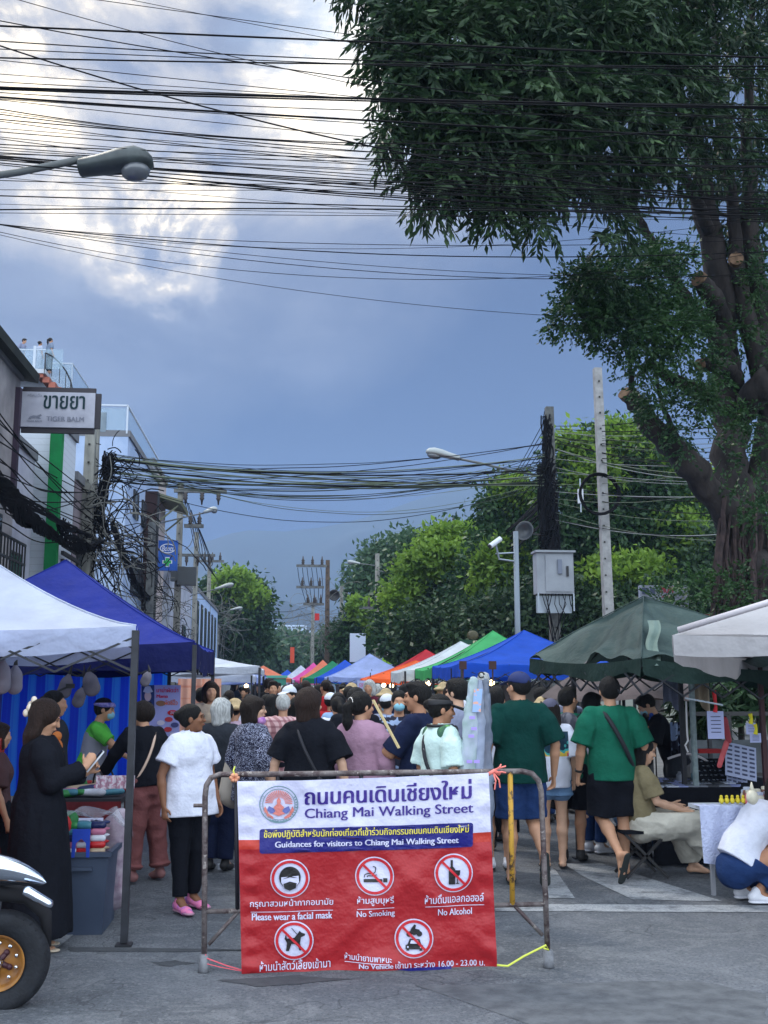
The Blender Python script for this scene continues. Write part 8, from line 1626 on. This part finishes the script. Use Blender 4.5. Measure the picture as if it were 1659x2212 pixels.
# plastic sleeves in mid street
bd = thing('plastic_sleeve_bundle', 'tall bundle of clear plastic sleeves with rolled sheets standing behind the barrier', 'bundle', (G(1022, 1985).x, G(1022, 1985).y, 0)); yb_ = G(1022, 1985).y
for i, (xt, xb, m) in enumerate(((1022, 1004, mat('sleeve_pale_green', srgb(170, 196, 190), .2, srgb(196, 206, 226), 7., alpha=.7)), (1036, 1022, mat('sleeve_pale', srgb(176, 188, 216), .2, srgb(150, 160, 180), 6., alpha=.7)), (1046, 1048, mat('sleeve_smoke', srgb(90, 98, 116), .2, srgb(130, 140, 160), 9., alpha=.75, stretch=(1, 1, .3))))):
    pts = [A(xt, 1470+i*3, yb_+.03*i), A((xt*2+xb)/3, 1560, yb_+.03*i), A((xt+2*xb)/3, 1680, yb_+.03*i), A(xb-2, 1800, yb_), A(xb-4, 1960, yb_)]; s_ = SDF(); rs_ = [.022, .045, .055, .055, .05]; s_.chain(pts, rs_, .02, ax=V3(0, 1, 0), q=.6); V, Q = s_.mesh(.01, .012, wf=(20, 20, 8)); link_mesh('sleeve', V, Q, m, bd, smooth=True)
mb = MB(); p = A(1040, 1458, yb_); mb.tube([p+V3(.02*cos(a_), 0, .02*sin(a_)) for a_ in [i*pi/6 for i in range(12)]], .006, 6); mb.build('hook', DK, bd)
for (x, y) in ((1018, 1590), (1024, 1574), (1014, 1645), (1030, 1645), (1020, 1550)): mb = MB(); mb.box(A(x, y, yb_-.07), (.04, .006, .022)); mb.build('tag', mat('tag_lilac', srgb(170, 150, 226), .6), bd)
flat(lambda u, v, o=0.: A(1024+u*18, 1488+v*50, yb_-.05), [(0, 0), (1, 0), (.8, 1), (-.2, 1)], 'printed_sheet', mat('sleeve_print', srgb(150, 180, 226), .4, srgb(226, 170, 150), 20., mixr=(.55, .6)), bd)
# far street details: green skip, sign card, food-stall counters and bulbs
sk = A(598, 1468, 36); bk_ = thing('waste_skip', 'tall teal green box in the far left of the crowd', 'box', (sk.x, 36, 0)); mb = MB(); mb.box((sk.x, 36, .95), (.62, .6, 1.9)); mb.build('body', mat('skip_teal', srgb(70, 150, 130), .7, srgb(54, 124, 110), 3.), bk_); mb = MB(); mb.box((sk.x, 36, 1.95), (.7, .68, .08)); mb.build('lid', mat('skip_lid', srgb(90, 170, 150), .7), bk_)
t, fn = board('white printed notice on the pale blue canopy stall', 772, 1470, 792, 1500, 26, mat('tag_paper', srgb(176, 184, 226), .7), post=1); letters('ราคา', 'lettering', mat('poster_red', srgb(206, 50, 96)), t, (.2, .2, .8, .5), fn)
M_BULB = mat('bulb_warm', (1., .72, .36), .5, emit=9.)
for i, (px, py, Y) in enumerate(((800, 1479, 27), (829, 1480, 27), (846, 1481, 26.5), (895, 1477, 23), (911, 1481, 23.5), (925, 1476, 21), (975, 1485, 17), (998, 1490, 16.6), (1062, 1475, 16.4), (703, 1478, 40), (690, 1482, 44), (712, 1484, 42), (655, 1480, 52), (532, 1482, 30), (560, 1486, 40))):
    c = A(px, py, Y); t = thing('stall_bulb', 'lit warm bulb under the stall canopies, %s' % (['under the left tip of the orange canopy', 'under the middle of the orange canopy', 'under the right of the orange canopy', 'under the white canopy', 'right under the white canopy', 'under the light green canopy', 'under the left corner of the bright blue canopy', 'under the front of the bright blue canopy', 'right of the plastic sleeves', 'under the small blue canopy', 'under the small green canopy', 'low under the small blue canopy', 'under the pink canopy', 'on the far left stalls', 'deep in the far left stalls'][i]), 'light bulb', tuple(c), 0, 'lit bulbs of the stalls')
    mb = MB(); mb.ell(c, .03+Y*.0009, 10, 8); mb.build('glass_bulb', M_BULB, t, smooth=True); mb = MB(); mb.tube([c+V3(0, 0, .05), c+V3(0, 0, .3)], .012, 6); mb.build('flex', DK, t)
for i, (x, y, m, lab) in enumerate(((3.3, 17.2, C_('table_teal', 60, 110, 130), 'stall counter with teal cloth under the bright blue canopy'), (3.4, 20.6, C_('table_cream', 180, 170, 150), 'stall counter with cream cloth under the light green canopy'), (3.3, 23.8, BLK, 'stall counter with dark cloth under the white canopy'), (3.0, 27.6, MAR, 'stall counter with maroon cloth under the orange canopy'), (2.6, 35, GREYL, 'stall counter with grey cloth under the pale blue canopy'), (-1.9, 18.6, GREYD, 'stall counter with charcoal cloth under the low white canopy'), (-1.9, 25.5, SKYF, 'stall counter with light blue cloth on the left'), (-1.8, 32.5, CREAM, 'stall counter with cream cloth far on the left'))):
    t = thing('stall_counter', lab, 'table', (x, y, 0)); mb = MB(); mb.box((x, y, .8), (.9, 2.2, .04)); mb.build('table_top', DK, t); mb = MB()
    for sx_ in (-1, 1): mb.grid(lambda u, v: V3(x+sx_*(.455+.015*sin(u*40)*v), y-1.1+2.2*u, .8-.74*v), 30, 2)
    mb.grid(lambda u, v: V3(x-.455+.91*u, y-1.11-.015*sin(u*20)*v, .8-.74*v), 16, 2); mb.build('cloth', m, t, smooth=True)
    for k in range(7):
        nm, mm = SH[(k*3+i) % 8]; mb = MB(); xx, yy = x-.3+.3*(k % 3), y-.9+.3*k; mb.lathe([(.06, 0), (.09, .03), (.08, .14), (.03, .2)], (xx, yy, .82), 10); tag(mb.build('stall_item', mm, org=(xx, yy, .82), smooth=True), '%s item on the %s' % (nm, lab), 'item', 'items on the far counters')
# camera lamps above the blue canopy front
for px in (1000, 1064): c = A(px, 1437, 15.6); mb = MB(); mb.box(c, (.1, .08, .12)); mb.bar(c, c-V3(0, 0, .3), .02); tag(mb.build('clip_lamp', mat('lamp_brown', srgb(60, 34, 34), .6), org=tuple(c)), 'small brown box lamp on a stalk, %s of the two at the bright blue canopy' % ('left' if px == 1000 else 'right'), 'lamp')
# tree and bits far back to close the street
# ================================================================ AIR
hz = MB(); hz.box((150, 735, 168), (2600, 1630, 340)); ho = hz.build('haze', None); ho.data.materials.clear()
hm = bpy.data.materials.new('haze_air'); hm.use_nodes = True; nt = hm.node_tree; nt.nodes.clear(); o_ = nt.nodes.new('ShaderNodeOutputMaterial'); pv = nt.nodes.new('ShaderNodeVolumePrincipled'); pv.inputs['Color'].default_value = (.42, .58, .86, 1); pv.inputs['Density'].default_value = HAZE; pv.inputs['Anisotropy'].default_value = .0; nt.links.new(pv.outputs[0], o_.inputs['Volume']); ho.data.materials.append(hm); tag(ho, kind='stuff')
